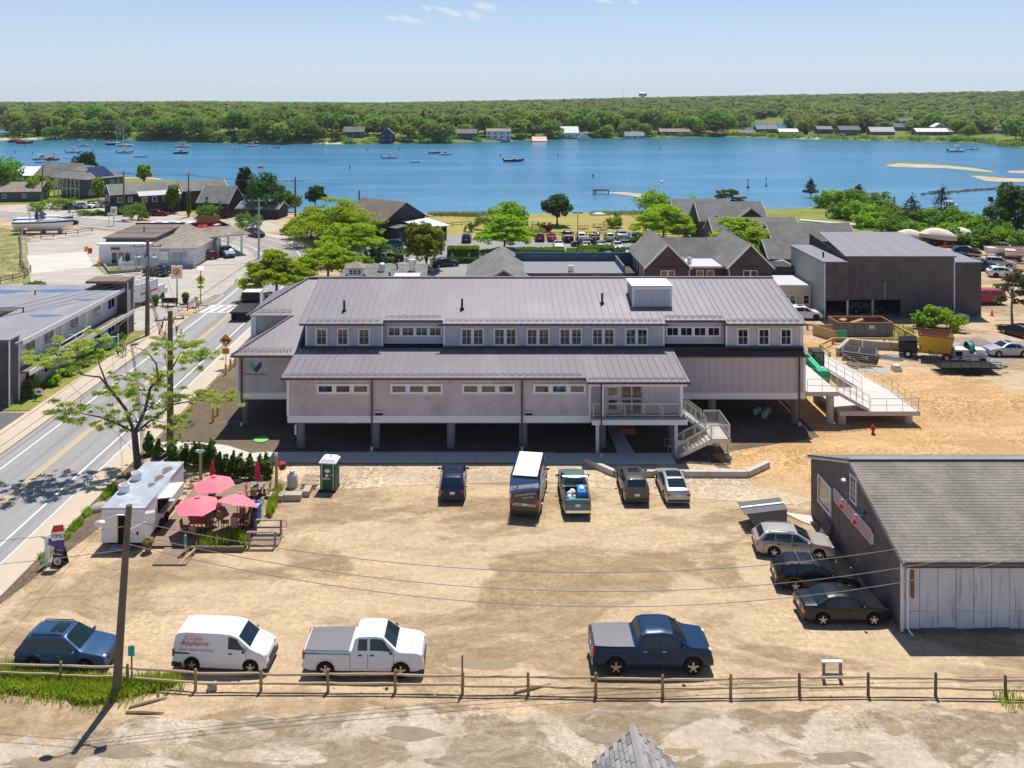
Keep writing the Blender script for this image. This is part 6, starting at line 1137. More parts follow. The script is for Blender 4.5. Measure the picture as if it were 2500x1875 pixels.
# covered boats and clutter in the boatyard
for x, y, L, lb, rz in ((85.5,164,6.2,'biggest canvas covered boat on a stand in the boatyard',-62),(90.2,165,5.6,'canvas covered boat right of the biggest one',-66),(81.8,168,4.6,'low flat canvas covered boat left of the biggest',-30)):
    c = thing('covered_boat', lb, 'boat', (x,y,0), R(rz), 'covered boats'); hull(L, 3.0, .9, 'antifoul', c, .6, z=1.0 if L > 5 else .4); z0 = 1.3 if L > 5 else .5
    m = MB(); 
    for t in np.linspace(0,1,10):
        w = 1.7*(1-max(0,(t-.5)/.5)**2.4)+.02; xx = -L/2-.1+(L+.5)*t; hh = 1.5-.9*(2*t-.9)**2; m.v += [(xx,-w,z0),(xx,-w*1.03,z0+.7),(xx,-w*.5,z0+hh*.9+.3),(xx,0,z0+hh+.45),(xx,w*.5,z0+hh*.9+.3),(xx,w*1.03,z0+.7),(xx,w,z0)]
    m.f = [(i*7+j,(i+1)*7+j,(i+1)*7+j+1,i*7+j+1) for i in range(9) for j in range(6)]+[tuple(range(6,-1,-1))]; m.B('canvas_cover', 'canvas', c, 50)
    for a in (-2,1.5): bx(a-.15,a+.15,-.8,.8,0,.9).B('stand', 'grey_wood', c)
for x, y, lb, rz in ((90,149.5,'white wooden dinghy with varnished deck on stands',-10),(91.5,146,'white wooden dinghy at the right edge with red stripe',-30)):
    c = thing('dinghy', lb, 'boat', (x,y,0), R(rz), 'dinghies on stands'); hull(7.5, 2.3, .75, 'boat_white', c, .4, 'red' if x > 91 else None, z=1.3); MB().slab([(-2.2,-.7,2.12),(1.6,-.75,2.2),(2.6,0,2.3),(1.6,.75,2.2),(-2.2,.7,2.12)], .05).B('varnished_deck', 'varnish', c)
    for a in (-1.6,1.4): bx(a-.3,a+.3,-.5,.5,0,1.2).B('stand', 'dark_stone', c)
rr = random.Random(11)
for i in range(9):
    x, y = 77+rr.uniform(0,11), 138+rr.uniform(0,12); MB().tube([(x-4.5,y+2.6,.5),(x+4.5,y-2.6,.6)], .11, 8).base('spar', 'varnish' if i % 3 else 'boat_white', 'long varnished or white spar lying on racks in the boatyard', 'spar', 'spars in the boatyard')
for i in range(14):
    x, y = rr.uniform(68,97), rr.uniform(146,172); MB().box((x,y,.4),(rr.uniform(.8,2.4),rr.uniform(.5,1.4),.8),rr.random()*3).base('boatyard_crate', ('dump_grey','rust','logo_teal','boat_white','antifoul')[i % 5], 'weathered box or cradle standing about in the boatyard', 'crate', 'clutter in the boatyard')
tr = thing('launch_trailer', 'red boat trailer with one white wheel in the boatyard', 'trailer', (86,159,0), R(-12)); MB().bar((-3,0,.6),(2,0,.6),.15).B('frame', 'red', tr); MB().lathe([(.2,-.1),(.45,-.1),(.45,.1),(.2,.1)], (1.6,-.5,.45), 14, 'Y').B('wheel', 'boat_white', tr)
b = MB(); b.slab([(70,196,.25),(108,167,.25),(109.4,168.6,.25),(71,198,.25)], .2); b.base('dock', 'slab_concrete', 'pale floating dock running behind the shrubs on the right', 'dock')
for p, h in ((z4(1995,1050),4.5),(z4(2020,1060),4.2),(z4(2158,1068),4.5),(z4(1090,1115),3.6)): q = G(*p, WZ); MB().tube([(q.x,q.y,WZ-.5),(q.x,q.y,WZ+h)], .22, 8).base('mooring_pile', 'pole_wood', 'dark wooden mooring pile rising from the water', 'pile', 'mooring piles')
# ------------------------------------------------------------------ vegetation
def unit(rng, n):
    d = rng.normal(size=(n, 3)); return d/np.linalg.norm(d, axis=1, keepdims=True)
def cards(blobs, n, size, rng, up=.8, shell=(.62, 1.06), asp=.62, jit=.7, top=.35, sub=0):
    """n leaf-sized quads spread through the outer volume of the ellipsoids; returns vertices"""
    if sub:   # break every lobe into small clumps so that gaps and shade show between them
        q = []
        for b in blobs:
            for d in unit(rng, sub)*rng.uniform(.55, 1, size=(sub,1)): k = rng.uniform(.26, .46); q.append((b[0]+d[0]*b[3],b[1]+d[1]*b[4],b[2]+d[2]*b[5],b[3]*k,b[4]*k,b[5]*min(1,k*1.25)))
        blobs = q
    bl = np.array(blobs, float); A_ = (bl[:,3]*bl[:,4]+bl[:,3]*bl[:,5]+bl[:,4]*bl[:,5]); k = rng.choice(len(bl), n, p=A_/A_.sum())
    d = unit(rng, n); fl = rng.random(n) < top; d[fl, 2] = np.abs(d[fl, 2]); r = rng.uniform(*shell, size=(n,1)); c = bl[k,:3]; e = bl[k,3:6]
    p = c+d*e*r; nn = d/e*e.mean(axis=1, keepdims=True)+np.array([0,0,up])+rng.normal(size=(n,3))*jit; nn /= np.linalg.norm(nn, axis=1, keepdims=True)
    t = np.cross(nn, unit(rng, n)); t /= np.linalg.norm(t, axis=1, keepdims=True)+1e-9; b = np.cross(nn, t); s = size*rng.uniform(.55, 1.35, size=(n,1))
    return np.stack([p-t*s-b*s*asp, p+t*s*.9-b*s*asp*.7, p+t*s*1.1+b*s*asp, p-t*s*.8+b*s*asp*.8], 1).reshape(-1, 3)
def card_mesh(name, v, m, parent=None):
    return npmesh(name, v, np.arange(len(v)), 4, m, parent)
def limbs(root, trunk_h, r, targets, rng, m='bark', lean=(0,0), fork=None):
    b = MB(); tp = Vector((lean[0], lean[1], trunk_h)); mid = tp*.5+Vector((rng.normal()*.08*trunk_h*.3, rng.normal()*.08*trunk_h*.3, 0))
    b.tube([(0,0,-.1),(0,0,.15),mid,tp], [r*1.5,r*1.1,r*.85,r*.7], 9)
    for q in targets:
        q = Vector(q[:3]); d = q-tp; m1 = tp+d*.35+Vector((rng.normal()*.15, rng.normal()*.15, d.length*.10)); m2 = tp+d*.7+Vector((rng.normal()*.2, rng.normal()*.2, d.length*.06)); b.tube([tp-Vector((0,0,.1)), m1, m2, q], [r*.55,r*.4,r*.25,r*.08], 6)
    return b.B('trunk', m, root, 60)
def tree(name, label, X, Y, blobs, n, size, leaf, trunk_h, r, seed, cat='tree', z=0, group=None, up=.5, jit=.7, bark='bark', shell=(.62,1.06), top=.35, asp=.62, cname='crown', sub=10):
    rng = np.random.default_rng(seed); root = thing(name, label, cat, (X, Y, z), 0, group)
    if trunk_h: limbs(root, trunk_h, r, blobs[:9], rng, bark)
    card_mesh(cname, cards(blobs, n, size, rng, up, shell, asp, jit, top, sub), leaf, root); return root
def dome(rng, w, h, zc, k, flat=.5):
    """k lobes over a crown of width w and height h whose middle is at zc"""
    out = [(0,0,zc,w*.30,w*.30,h*.34)]
    for i in range(k):
        a = i*2.399+rng.random()*.6; q = math.sqrt((i+.6)/k); zz = zc+h*.36*(1-q*q)-h*.22*q*q*rng.random(); s = (.20+.12*rng.random())*w*(1.15-.35*q)
        out.append((math.cos(a)*w*.36*q, math.sin(a)*w*.36*q, zz, s, s, s*flat+h*.04))
    return out
def layered(rng, w, h, z0, k):
    """flat tiers of a honey locust"""
    out = []
    for i in range(k):
        a = i*2.399+rng.random(); q = math.sqrt((i+.4)/k); zz = z0+h*(1-q**1.6)*(.45+.5*rng.random())+h*.12*rng.random(); s = w*(.13+.08*rng.random()); out.append((math.cos(a)*w*.42*q, math.sin(a)*w*.42*q, zz, s*1.15, s*1.15, s*.34))
    return out
rg = np.random.default_rng(21)
# sparse street tree in front: limbs drawn out to open tiers
FT = thing('street_tree', 'open branched locust with thin foliage beside the food trailer and road', 'tree', (-26.6, 64.6, 0))
tip = [(-5.6,-.6,9.1,1.7,1.5,.6),(-4.6,.6,8.3,1.5,1.2,.5),(-6.8,.2,8.2,1.3,1.1,.45),(-3.2,.4,9.6,1.5,1.2,.5),(3.4,.5,9.3,1.9,1.5,.55),(2.2,-.6,9.7,1.2,1.0,.4),(4.7,.0,8.5,1.2,1.0,.4),(-3.9,-.8,5.0,1.7,1.4,.5),(-5.2,.2,4.5,1.3,1.2,.45),(-2.2,.9,5.6,1.3,1.2,.45),(.5,.2,6.2,1.4,1.3,.6),(1.3,-.7,5.3,1.3,1.1,.5),(4.2,.4,5.6,1.7,1.3,.4),(6.0,.2,5.4,1.4,1.1,.35),(-.3,.8,3.6,1.3,1.2,.5),(2.5,.8,3.4,1.1,1.0,.4),(1.7,-.2,7.2,.9,.8,.35),(-1.6,-1.0,4.2,.9,.8,.35),(3.1,-.5,2.6,.8,.8,.4),(-.9,.2,7.0,.9,.8,.3)]
b = MB(); b.tube([(.1,0,-.1),(.05,0,.3),(-.1,0,1.6),(-.25,.05,3.0)], [.36,.28,.24,.22], 10)
for pts, r0 in (([(-.25,.05,2.9),(-.9,.1,4.6),(-1.9,0,6.0),(-2.9,.2,7.0),(-4.0,0,7.2),(-5.4,-.4,8.8)], .20),([(-2.3,.1,6.4),(-3.1,.5,7.9),(-3.1,.4,9.4)], .11),([(-4.0,0,7.2),(-5.3,.3,7.6),(-6.7,.2,8.0)], .08),([(-.2,.05,2.9),(.5,.2,4.5),(.9,.2,6.2),(1.5,.2,6.8),(1.4,.1,8.0),(.7,.0,9.0),(-.2,0,9.3)], .19),([(1.5,.2,6.7),(2.6,.3,7.8),(3.1,.4,8.8),(4.4,.1,8.5)], .12),([(-.2,.05,2.8),(1.0,.1,3.8),(2.6,.3,4.9),(4.3,.4,5.2),(5.9,.2,5.1)], .15),([(-.25,.05,2.9),(-1.2,-.3,3.6),(-2.6,-.6,4.3),(-3.9,-.7,4.6),(-5.2,.1,4.3)], .13),([(-.2,.05,2.7),(-.5,.5,3.2),(-.4,.8,3.5)], .08),([(.5,.2,4.4),(1.2,-.4,4.9),(1.4,-.7,5.1)], .07),([(1.0,.1,3.8),(1.9,.6,3.4),(2.6,.8,3.2)], .06),([(-1.9,0,6.0),(-2.3,.6,5.7),(-2.4,.9,5.5)], .06),([(-3.1,.4,8.6),(-3.9,.6,8.3),(-4.6,.6,8.2)], .06)):
    b.tube(pts, [r0*.75*(1-.85*i/(len(pts)-1)) for i in range(len(pts))], 7)
rr = random.Random(5)
for t in tip:
    for k in range(7):
        a = rr.random()*6.28; e = (t[0]+math.cos(a)*t[3]*rr.uniform(.5,1), t[1]+math.sin(a)*t[4]*rr.uniform(.5,1), t[2]+rr.uniform(-.3,.4)); b.tube([(t[0],t[1],t[2]-.25),((t[0]+e[0])/2,(t[1]+e[1])/2,t[2]+rr.uniform(-.1,.25)),e], [.04,.028,.01], 5, False)
b.B('trunk', 'bark', FT, 60)
sub = []
for t in tip:
    for k in range(18): a = rr.random()*6.28; q = math.sqrt(rr.random()); s = rr.uniform(.16,.34); sub.append((t[0]+math.cos(a)*t[3]*q*1.5, t[1]+math.sin(a)*t[4]*q*1.5, t[2]+rr.uniform(-.9,.8)*t[5]*1.4, t[3]*s, t[4]*s, t[5]*s*1.1))
card_mesh('crown', cards(sub, 25000, .09, rg, .5, (.1,1.15), .34, .8), 'leaf_street', FT)
# bright honey locusts by the street and car park
LG = 'bright honey locusts'
for i, (lb, X, Y, w_, h, z0, n) in enumerate((('big bright locust overhanging the left end of the metal roof',-30.2,121,9.5,3.8,2.4,9000),('bright locust between the left roof end and the cupola',-24.5,129,9,3.2,2.8,7000),('wide bright locust, upper one left of the brown restaurant',-29.5,165,17,5.0,2.6,12000),('bright locust in front of the wide one by the brown restaurant',-24.6,150,10.5,3.4,2.6,8000),('small bright locust at the far left of the locust group',-36,172,9,3.6,2.6,4500),('bright locust at left end of the waterfront car park',2.4,158,9.8,4.2,2.2,7000),('bright locust overhanging the car park left of the twin gables',34.0,170,12.2,4.8,2.2,8000),('bright locust behind the right twin gable',39.8,138,11.5,5.6,3.0,10000))):
    r_ = np.random.default_rng(40+i); bl = layered(r_, w_, h*1.12, z0-.2, 40); tree('locust_tree', lb, X, Y, bl, int(n*1.35), .24, 'leaf_locust', max(1.4, z0*.75), .22, 60+i, group=LG, up=.9, jit=.6, shell=(.35,1.1), asp=.45)
def rtree(name, lb, X, Y, w_, h, leaf, n, size, seed, th=None, z=0, k=12, flat=.6, group=None, cat='tree', **kw):
    r_ = np.random.default_rng(seed); th = h*.28 if th is None else th; return tree(name, lb, X, Y, dome(r_, w_, h-th*.6, (h+th*.6)/2, k, flat), n, size, leaf, th, w_*.022+.06, seed+1, z=z, group=group, cat=cat, **kw)
rtree('round_tree', 'round yellow green tree between the parked dark SUV and green sedan', -10.6, 140, 6.8, 7.4, 'leaf_maple', 7000, .22, 101, 1.2, k=16)
rtree('maple_tree', 'dark round maple standing alone on the park lawn', 14.4, 189, 7.6, 6.6, 'leaf_dark', 4500, .26, 103, 1.8)
rtree('park_tree', 'mid green tree at the lawn edge left of the dark maple', 3.2, 174, 8.6, 6.6, 'leaf_bright', 4500, .26, 105, 1.2)
rtree('willow_tree', 'pale sparse yellow green tree at the shore in front of the sandbar', 38.8, 205, 9.6, 5.0, 'leaf_bright', 3600, .22, 107, 1.0, k=14)
rtree('sapling', 'thin almost bare sapling at the water right of the pale tree', 49, 208, 2.6, 4.6, 'leaf_bright', 160, .16, 109, 2.2)
r_ = np.random.default_rng(111); tree('pitch_pine', 'flat topped dark pine leaning at the water beside the shop row', 56.5, 205, [(0,0,5.2,2.2,2.0,.55),(-2.2,0,4.6,1.5,1.3,.4),(2.3,.3,4.3,1.7,1.4,.4),(1.0,0,5.9,1.5,1.4,.4),(-1.2,.4,5.7,1.3,1.2,.35),(3.0,0,3.4,1.1,1,.3),(-2.6,0,3.2,1.0,.9,.3),(1.2,0,3.5,1.3,1,.3)], 3200, .2, 'leaf_pitch', 3.4, .22, 112)
for i, (lb, px, py, w_, h, leaf) in enumerate((('bright tree at the far left edge by the tan cottage',8,486,11,11,'leaf_mid'),('dark wide cypress behind the roof of the porch house',206,447,10,8.5,'leaf_pine'),('bright yellow green tree in front of the porch house',90,487,7,6.5,'leaf_bright'),('slim yellow green tree at the corner of porch house and inn',238,490,4,6.5,'leaf_bright'),('small bright tree behind the inn roof',352,448,4.5,6,'leaf_bright'),('slim tree in front of the inn annex',421,520,3.6,7,'leaf_mid'),('large dark tree behind the utility poles by the gambrel house',643,530,9,9.5,'leaf_dark'),('conifer left of the large dark tree',598,505,4.5,10,'leaf_pine'),('bushy dark tree at the right end of low shed',770,500,5,4.5,'leaf_dark'),('broad leafy tree behind the dark tree',700,515,7,4,'leaf_mid'))):
    q = G(px, py); rtree('shore_tree', lb, q.x, q.y, w_, h, leaf, 3600, .3, 130+i*3, th=h*.08, k=14, flat=.7 if leaf != 'leaf_pine' else 1.2)
BU = {}
def bush(lb, X, Y, w_, h, leaf, n, size, seed, name='bush', group=None, z=0, k=7):
    r_ = np.random.default_rng(seed); bl = [(0,0,h*.45,w_*.36,w_*.34,h*.45)]+[(math.cos(i*2.4)*w_*.3*r_.uniform(.6,1.1), math.sin(i*2.4)*w_*.3*r_.uniform(.6,1.1), h*r_.uniform(.3,.62), w_*r_.uniform(.16,.25), w_*r_.uniform(.16,.25), h*r_.uniform(.25,.38)) for i in range(k)]
    o = card_mesh(name, cards(bl, n, size, r_, .8, (.55,1.08), sub=8), leaf); o.location = (X, Y, z); return tag(o, lb, 'bush' if name != 'hedge' else 'hedge', group)
for i, (lb, px, py, w_, h, leaf) in enumerate((('large grey green bush on the left of inn by the Shell sign',325,538,7,4.5,'leaf_mid'),('rounded bush right of the large one before the inn',352,538,2.6,2.2,'hedge_leaf'),('broad flowering bush right of the inn by a pole',512,532,9,4.4,'leaf_mid'),('spreading bush before the porch house driveway',145,510,9,3.6,'leaf_mid'),('low bush row left of the parked teal SUV',90,515,6,2.2,'leaf_bright'),('bush along the road right of the parked cars',215,525,7,1.5,'leaf_mid'),('clump of bushes right of the dark tree at the bend',605,562,7,3.6,'leaf_mid'),('low green bushes at the bend kerb',708,572,4.5,1.6,'leaf_bright'),('small dark bush beside the motel roof',84,705,3.4,1.3,'leaf_mid'),('yellow brown shrubs behind the tan cottage',115,462,9,4,'reed'),('round green shrub at the pale tree foot',1500,556,4.2,2.6,'leaf_bright'),('copper red shrub among the park bushes',1507,549,2.2,2.6,'leaf_copper'),('bush under the park tree beside the car row',1308,575,4,2.2,'leaf_bright'),('reddish brown shrub left of the car row',1330,566,3.4,2.2,'leaf_copper'),('dark rounded bush near the wooden park fence',1147,566,2.4,2.2,'leaf_dark'),('silvery shrub beside the park fence',1172,560,3.4,3,'flower_leaf'),('bush beneath the bright car park locust',1555,590,5,1.8,'leaf_bright'),('wide dark spreading juniper behind the black SUV',950,634,9,2.4,'leaf_dark'),('dark clipped bush left of the juniper',903,636,2.6,2.4,'leaf_dark'),('bright low bush left of the cupola restaurant',870,655,5,2.0,'leaf_bright'),('dark juniper at the right end of hedge island',1510,628,7,2.2,'leaf_dark'),('yellow green bush right behind the dumpster, left part',2272,800,4.4,2.6,'leaf_bright'),('yellow green bush beside the spreader, right part',2322,806,4.0,2.5,'leaf_locust'),('small weed bush beside the block wall',2238,852,1.3,1.1,'leaf_bright'),('grey green tussock by the motel far tower',308,806,2.2,1.9,'blade'),('ornamental grass tussock at the motel near tower',65,960,2.6,1.6,'reed'))):
    q = G(px, py); bush(lb, q.x, q.y, w_, h, leaf, 1500 if w_ > 3 else 700, .17 if w_ > 4 else .11, 200+i)
for i in range(7): bush('low green shrub in the motel flower bed', -43.0+.3*(i%2), 80.6+i*3.1, 2.0, 1.1, 'leaf_bright' if i % 3 else 'leaf_mid', 600, .10, 260+i, group='motel shrubs')
# clipped hedges in the car park island
for i, (lb, px, py, w_, d, h) in enumerate((('clipped flat topped hedge at the left of car park island',1131,624,5.4,2.6,1.5),('long clipped hedge left of the lamp post',1323,632,7.6,2.8,1.8),('clipped hedge right of the lamp post',1457,626,6.0,2.8,1.8),('rounded yellow green hedge by the lamp post',1421,632,5.0,3,1.6),('low olive hedge in front of the long clipped one',1367,636,6,2,1.1),('dark low hedge strip behind the sign posts',1140,642,9,1.4,.8))):
    q = G(px, py); r_ = np.random.default_rng(300+i); v = r_.random((2600,3)); f = r_.integers(0,3,2600)
    v[f==0,2] = 1; m1 = f==1; v[m1,1] = (r_.random(m1.sum())<.3); m2 = f==2; v[m2,0] = r_.random(m2.sum())<.5
    p = (v-[.5,.5,0])*[w_,d,h]+r_.normal(size=v.shape)*.05; dr = unit(r_,2600); t = np.cross(dr, unit(r_,2600)); s = .13; vv = np.stack([p-dr*s,p+t*s,p+dr*s,p-t*s],1).reshape(-1,3)
    o = card_mesh('hedge', vv, 'hedge_leaf' if i != 5 else 'leaf_dark'); o.location = q; tag(o, lb, 'hedge', 'clipped hedges'); bx(-w_/2+.08,w_/2-.08,-d/2+.08,d/2-.08,0,h-.08).B('hedge_core', 'leaf_dark', o)
# shrub belt on the right shore
rr = random.Random(17)
SHR = [(2020,498,9,4.2),(2048,500,10,5),(2085,500,9,5),(2125,495,9,4.5),(2060,525,8,4),(2100,528,10,4.4),(2140,520,9,4.4),(2155,545,8,4),(2185,535,9,4.6),(2120,548,9,3.6),(2215,552,9,4.6),(2200,560,8,3.6),(2250,548,10,5),(2275,555,8,4.6),(2300,560,9,5),(2322,556,9,5),(2345,565,9,5),(2370,572,9,5),(2400,575,9,4.6),(2428,585,9,4.4),(2230,572,7,3.4),(2290,580,9,3.6),(2335,588,8,3.6),(2385,596,8,3.6),(2440,600,8,3.6),(2480,600,9,4)]
for i, (px, py, w_, h) in enumerate(SHR): q = G(px, py+8); bush('dense green shrub in the belt along the right shore', q.x, q.y, w_, h, ('leaf_mid','leaf_bright','leaf_mid','hedge_leaf')[i % 4], 1500, .25, 330+i, group='shrub belt on the right shore')
def conifer(lb, X, Y, h, w_, leaf, seed, tiers=8, name='conifer', n=2200, th=.2):
    r_ = np.random.default_rng(seed); bl = []
    for i in range(tiers):
        t = i/(tiers-1); zz = h*(th+(1-th)*t*.95); q = w_*.5*(1-t)**.8+.15
        for k in range(5 if t < .8 else 2): a = k*1.2566+i*.7+r_.random()*.5; bl.append((math.cos(a)*q*.65, math.sin(a)*q*.65, zz+r_.normal()*.15, q*.5, q*.5, h*.035+.1))
    return tree(name, lb, X, Y, bl, n, .16, leaf, h*.9, .13, seed+1, up=.6, shell=(.3,1.1), asp=.4)
for lb, px, py, h, w_ in (('ragged conifer poking above the shrub belt, left one',2226,560,8,6),('ragged conifer poking above the shrub belt, by the boat top',2302,556,10,6),('small conifer by the flybridge boat above the shrubs',2096,500,6,4),('small cedar behind the shop row roofs',1979,478,5.5,4)): q = G(px, py); conifer(lb, q.x, q.y, h, w_, 'leaf_pine', int(px))
q = G(2486, 588); rtree('dark_oak', 'tall dark tree at the right edge by the dock', q.x, q.y, 11, 10.5, 'leaf_dark', 5200, .28, 401, 1.5)
r_ = np.random.default_rng(77); tree('scrub_pine', 'gnarled scrub pine with clear trunk at the right edge of the yard', 64.7, 106.9, [(.3,0,5.6,1.7,1.4,.6),(1.4,.2,4.9,1.5,1.2,.5),(-1.1,0,4.6,1.1,1,.4),(1.7,0,3.7,1.3,1.1,.4),(-1.5,.2,3.0,.8,.7,.28),(.3,0,6.3,1.0,.9,.4),(-.6,.1,5.6,.9,.8,.35),(.8,0,2.7,.9,.8,.3),(2.3,.2,4.6,1.0,.9,.35)], 4200, .13, 'leaf_pitch', 3.2, .15, 78, bark='bark_grey')
# arborvitae row behind the food trailer
for i, (px, py, h) in enumerate(((420,1135,1.7),(452,1138,1.7),(474,1140,1.9),(492,1142,1.9),(517,1142,2.2),(534,1160,1.7),(549,1160,1.6),(569,1166,1.9),(587,1170,1.9),(610,1172,1.9),(635,1170,1.8),(650,1168,1.8),(505,1140,1.6),(363,1110,1.8),(385,1120,1.5))):
    q = G(px, py); r_ = np.random.default_rng(420+i); bl = [(r_.normal()*.07,r_.normal()*.07,h*(.2+.75*t),.42*(1.0-t**2.2)*r_.uniform(.7,1.15)+.06,.42*(1-t**2.2)*r_.uniform(.7,1.15)+.06,h*.13) for t in np.linspace(.0,.95,7)]; o = tree('arborvitae', 'young upright evergreen behind the food trailer, number %d of the row from the left' % (1+sorted((420,452,474,492,517,534,549,569,587,610,635,650,505,363,385)).index(px)), q.x, q.y, bl, 620, .10, 'cedar_leaf', h*.5, .035, 430+i, 'shrub', sub=0, group='young evergreens behind the trailer')
def blades(name, m, pts, h, w_, lean=.35, seed=1, label=None, parent=None):
    """grass blades: one tapering quad each at the given (x, y, z) points"""
    r_ = np.random.default_rng(seed); p = np.asarray(pts, float); n = len(p); a = r_.random(n)*6.283; hh = h*r_.uniform(.5, 1.25, n); l = lean*r_.random(n)*hh; la = r_.random(n)*6.283
    dx = np.stack([np.cos(a), np.sin(a), np.zeros(n)], 1)*w_; tp = p+np.stack([np.cos(la)*l, np.sin(la)*l, hh], 1); md = p*.5+tp*.5+np.stack([np.zeros(n),np.zeros(n),hh*.1],1)
    v = np.stack([p-dx, p+dx, md+dx*.8, md-dx*.8, md-dx*.8, md+dx*.8, tp+dx*.15, tp-dx*.15], 1).reshape(-1, 3); o = card_mesh(name, v, m, parent); o['kind'] = 'stuff'
    if label: o['label'] = label
    return o
r_ = np.random.default_rng(9)
def scatter(n, poly, px=True, z=0):
    P = np.array([G(*p)[:2] if px else p for p in poly]); mn, mx = P.min(0), P.max(0); out = []
    while len(out) < n:
        q = mn+r_.random((n*3,2))*(mx-mn); x, y = q[:,0], q[:,1]; ins = np.zeros(len(q), bool); j = len(P)-1
        for i in range(len(P)):
            c = ((P[i,1] > y) != (P[j,1] > y)) & (x < (P[j,0]-P[i,0])*(y-P[i,1])/(P[j,1]-P[i,1]+1e-12)+P[i,0]); ins ^= c; j = i
        out += [(a, b, z) for a, b in q[ins]]
    return np.array(out[:n])
blades('weeds', 'blade', np.concatenate([scatter(5200, [(-60,1655),(60,1648),(300,1662),(400,1655),(445,1662),(415,1680),(330,1700),(230,1722),(150,1708),(40,1692),(-60,1690)]), scatter(900, [(-60,1640),(450,1650),(450,1690),(330,1725),(230,1742),(120,1725),(-60,1710)]), scatter(700, [(-40,1640),(40,1625),(60,1650),(-40,1655)])]), .42, .024, .8, 3, 'tall green weeds along the split rail fence')
wp = scatter(70, [(-60,1655),(60,1648),(300,1662),(430,1660),(400,1685),(330,1700),(230,1722),(150,1708),(40,1692),(-60,1690)]); card_mesh('weed_clumps', cards([(a,b,.12,.3,.28,.22) for a,b,_ in wp], 2600, .055, r_, .8, (.2,1.1)), 'leaf_bright')['kind'] = 'stuff'
blades('weeds', 'blade', scatter(160, [(2410,1690),(2500,1680),(2500,1730),(2470,1745)]), .25, .02, .6, 4, 'small weeds at the right end of fence')
blades('dune_grass', 'reed', np.concatenate([scatter(1500, [(-60,600),(50,600),(70,690),(-60,705)]), scatter(500, [(-60,540),(30,555),(55,580),(-60,575)])]), .22, .03, 1.0, 5, 'dune grass beside the filling station lot')
blades('marsh_grass', 'reed', np.concatenate([scatter(5000, [(480,446),(530,452),(552,475),(530,490),(495,478)]), scatter(1900, [(1040,523),(1250,522),(1250,527),(1150,530),(1060,528)]), scatter(2900, [(1440,521),(1640,518),(1790,514),(1800,522),(1700,530),(1600,526),(1440,527)]), scatter(6000, [(2395,349),(2560,350),(2560,360),(2440,357)])]), .8, .06, .5, 6, 'tall reeds along the shore')
blades('deck_planting', 'blade', np.concatenate([scatter(420, [(480,1325),(545,1318),(590,1322),(590,1342),(480,1345)]), scatter(520, [(648,1260),(680,1200),(690,1205),(662,1268)]), scatter(120, [(585,1330),(600,1325),(604,1338),(590,1342)])]), .75, .03, .4, 7, 'tall yellow green plants in the deck bed')
blades('verge_plants', 'blade', np.concatenate([scatter(200, [(a, b), (a+18, b-10), (a+26, b), (a+8, b+12)]) for a, b in ((260,1195),(246,1210),(200,1255),(180,1280),(166,1292),(148,1312),(95,1365))]), .35, .03, .7, 8, 'tufts of planting along the pavement edge')
blades('lot_weeds', 'blade', scatter(900, [(2150,790),(2230,800),(2240,850),(2170,835)]), .4, .03, .6, 11, 'weeds round the bush beside the spreader'); blades('island_grass', 'blade', scatter(1500, [(1095,612),(1560,612),(1590,640),(1250,648),(1090,640)]), .25, .05, .5, 12, 'grass and planting in the car park island')
# ------------------------------------------------------------------ the wooded far shore
def far_proto(name, seed, h, w_, leaf, n=900, size=.62, conif=False):
    r_ = np.random.default_rng(seed)
    if conif: bl = [(0,0,h*(.15+.8*t),w_*.5*(1-t)+.3,w_*.5*(1-t)+.3,h*.09) for t in np.linspace(0,1,7)]
    else: bl = dome(r_, w_, h*.85, h*.56, 13, .62)
    m = MB(); m.tube([(0,0,-.5),(0,0,h*.5)], [.35,.2], 6)
    for q in bl[:8]: m.sph(q[:3], (q[3]*.72,q[4]*.72,q[5]*.66), 7, 5)
    v = np.concatenate([cards(bl, n, size, r_, .9, (.72,1.08), .7, .6, .5)]); nv = len(m.v); me = bpy.data.meshes.new(name)
    me.from_pydata(m.v+[tuple(p) for p in v], [], m.f+[(nv+4*i,nv+4*i+1,nv+4*i+2,nv+4*i+3) for i in range(len(v)//4)]); me.update(); me.materials.append(MT[leaf]); return me
PR = [far_proto('far_tree', 500+i, 10.5, 12.5+1.5*(i%3), ('leaf_far','leaf_oak','leaf_far','leaf_oak','leaf_mid','leaf_far')[i]) for i in range(6)]; PCO = far_proto('far_conifer', 520, 11, 6, 'leaf_pine', 700, .5, True); PCP = far_proto('copper_tree', 530, 10, 10, 'leaf_copper')
r_ = np.random.default_rng(55); cnt = 0
TL = {0:'spreading oak like tree on the far wooded shore',1:'dark conifer on the far wooded shore'}
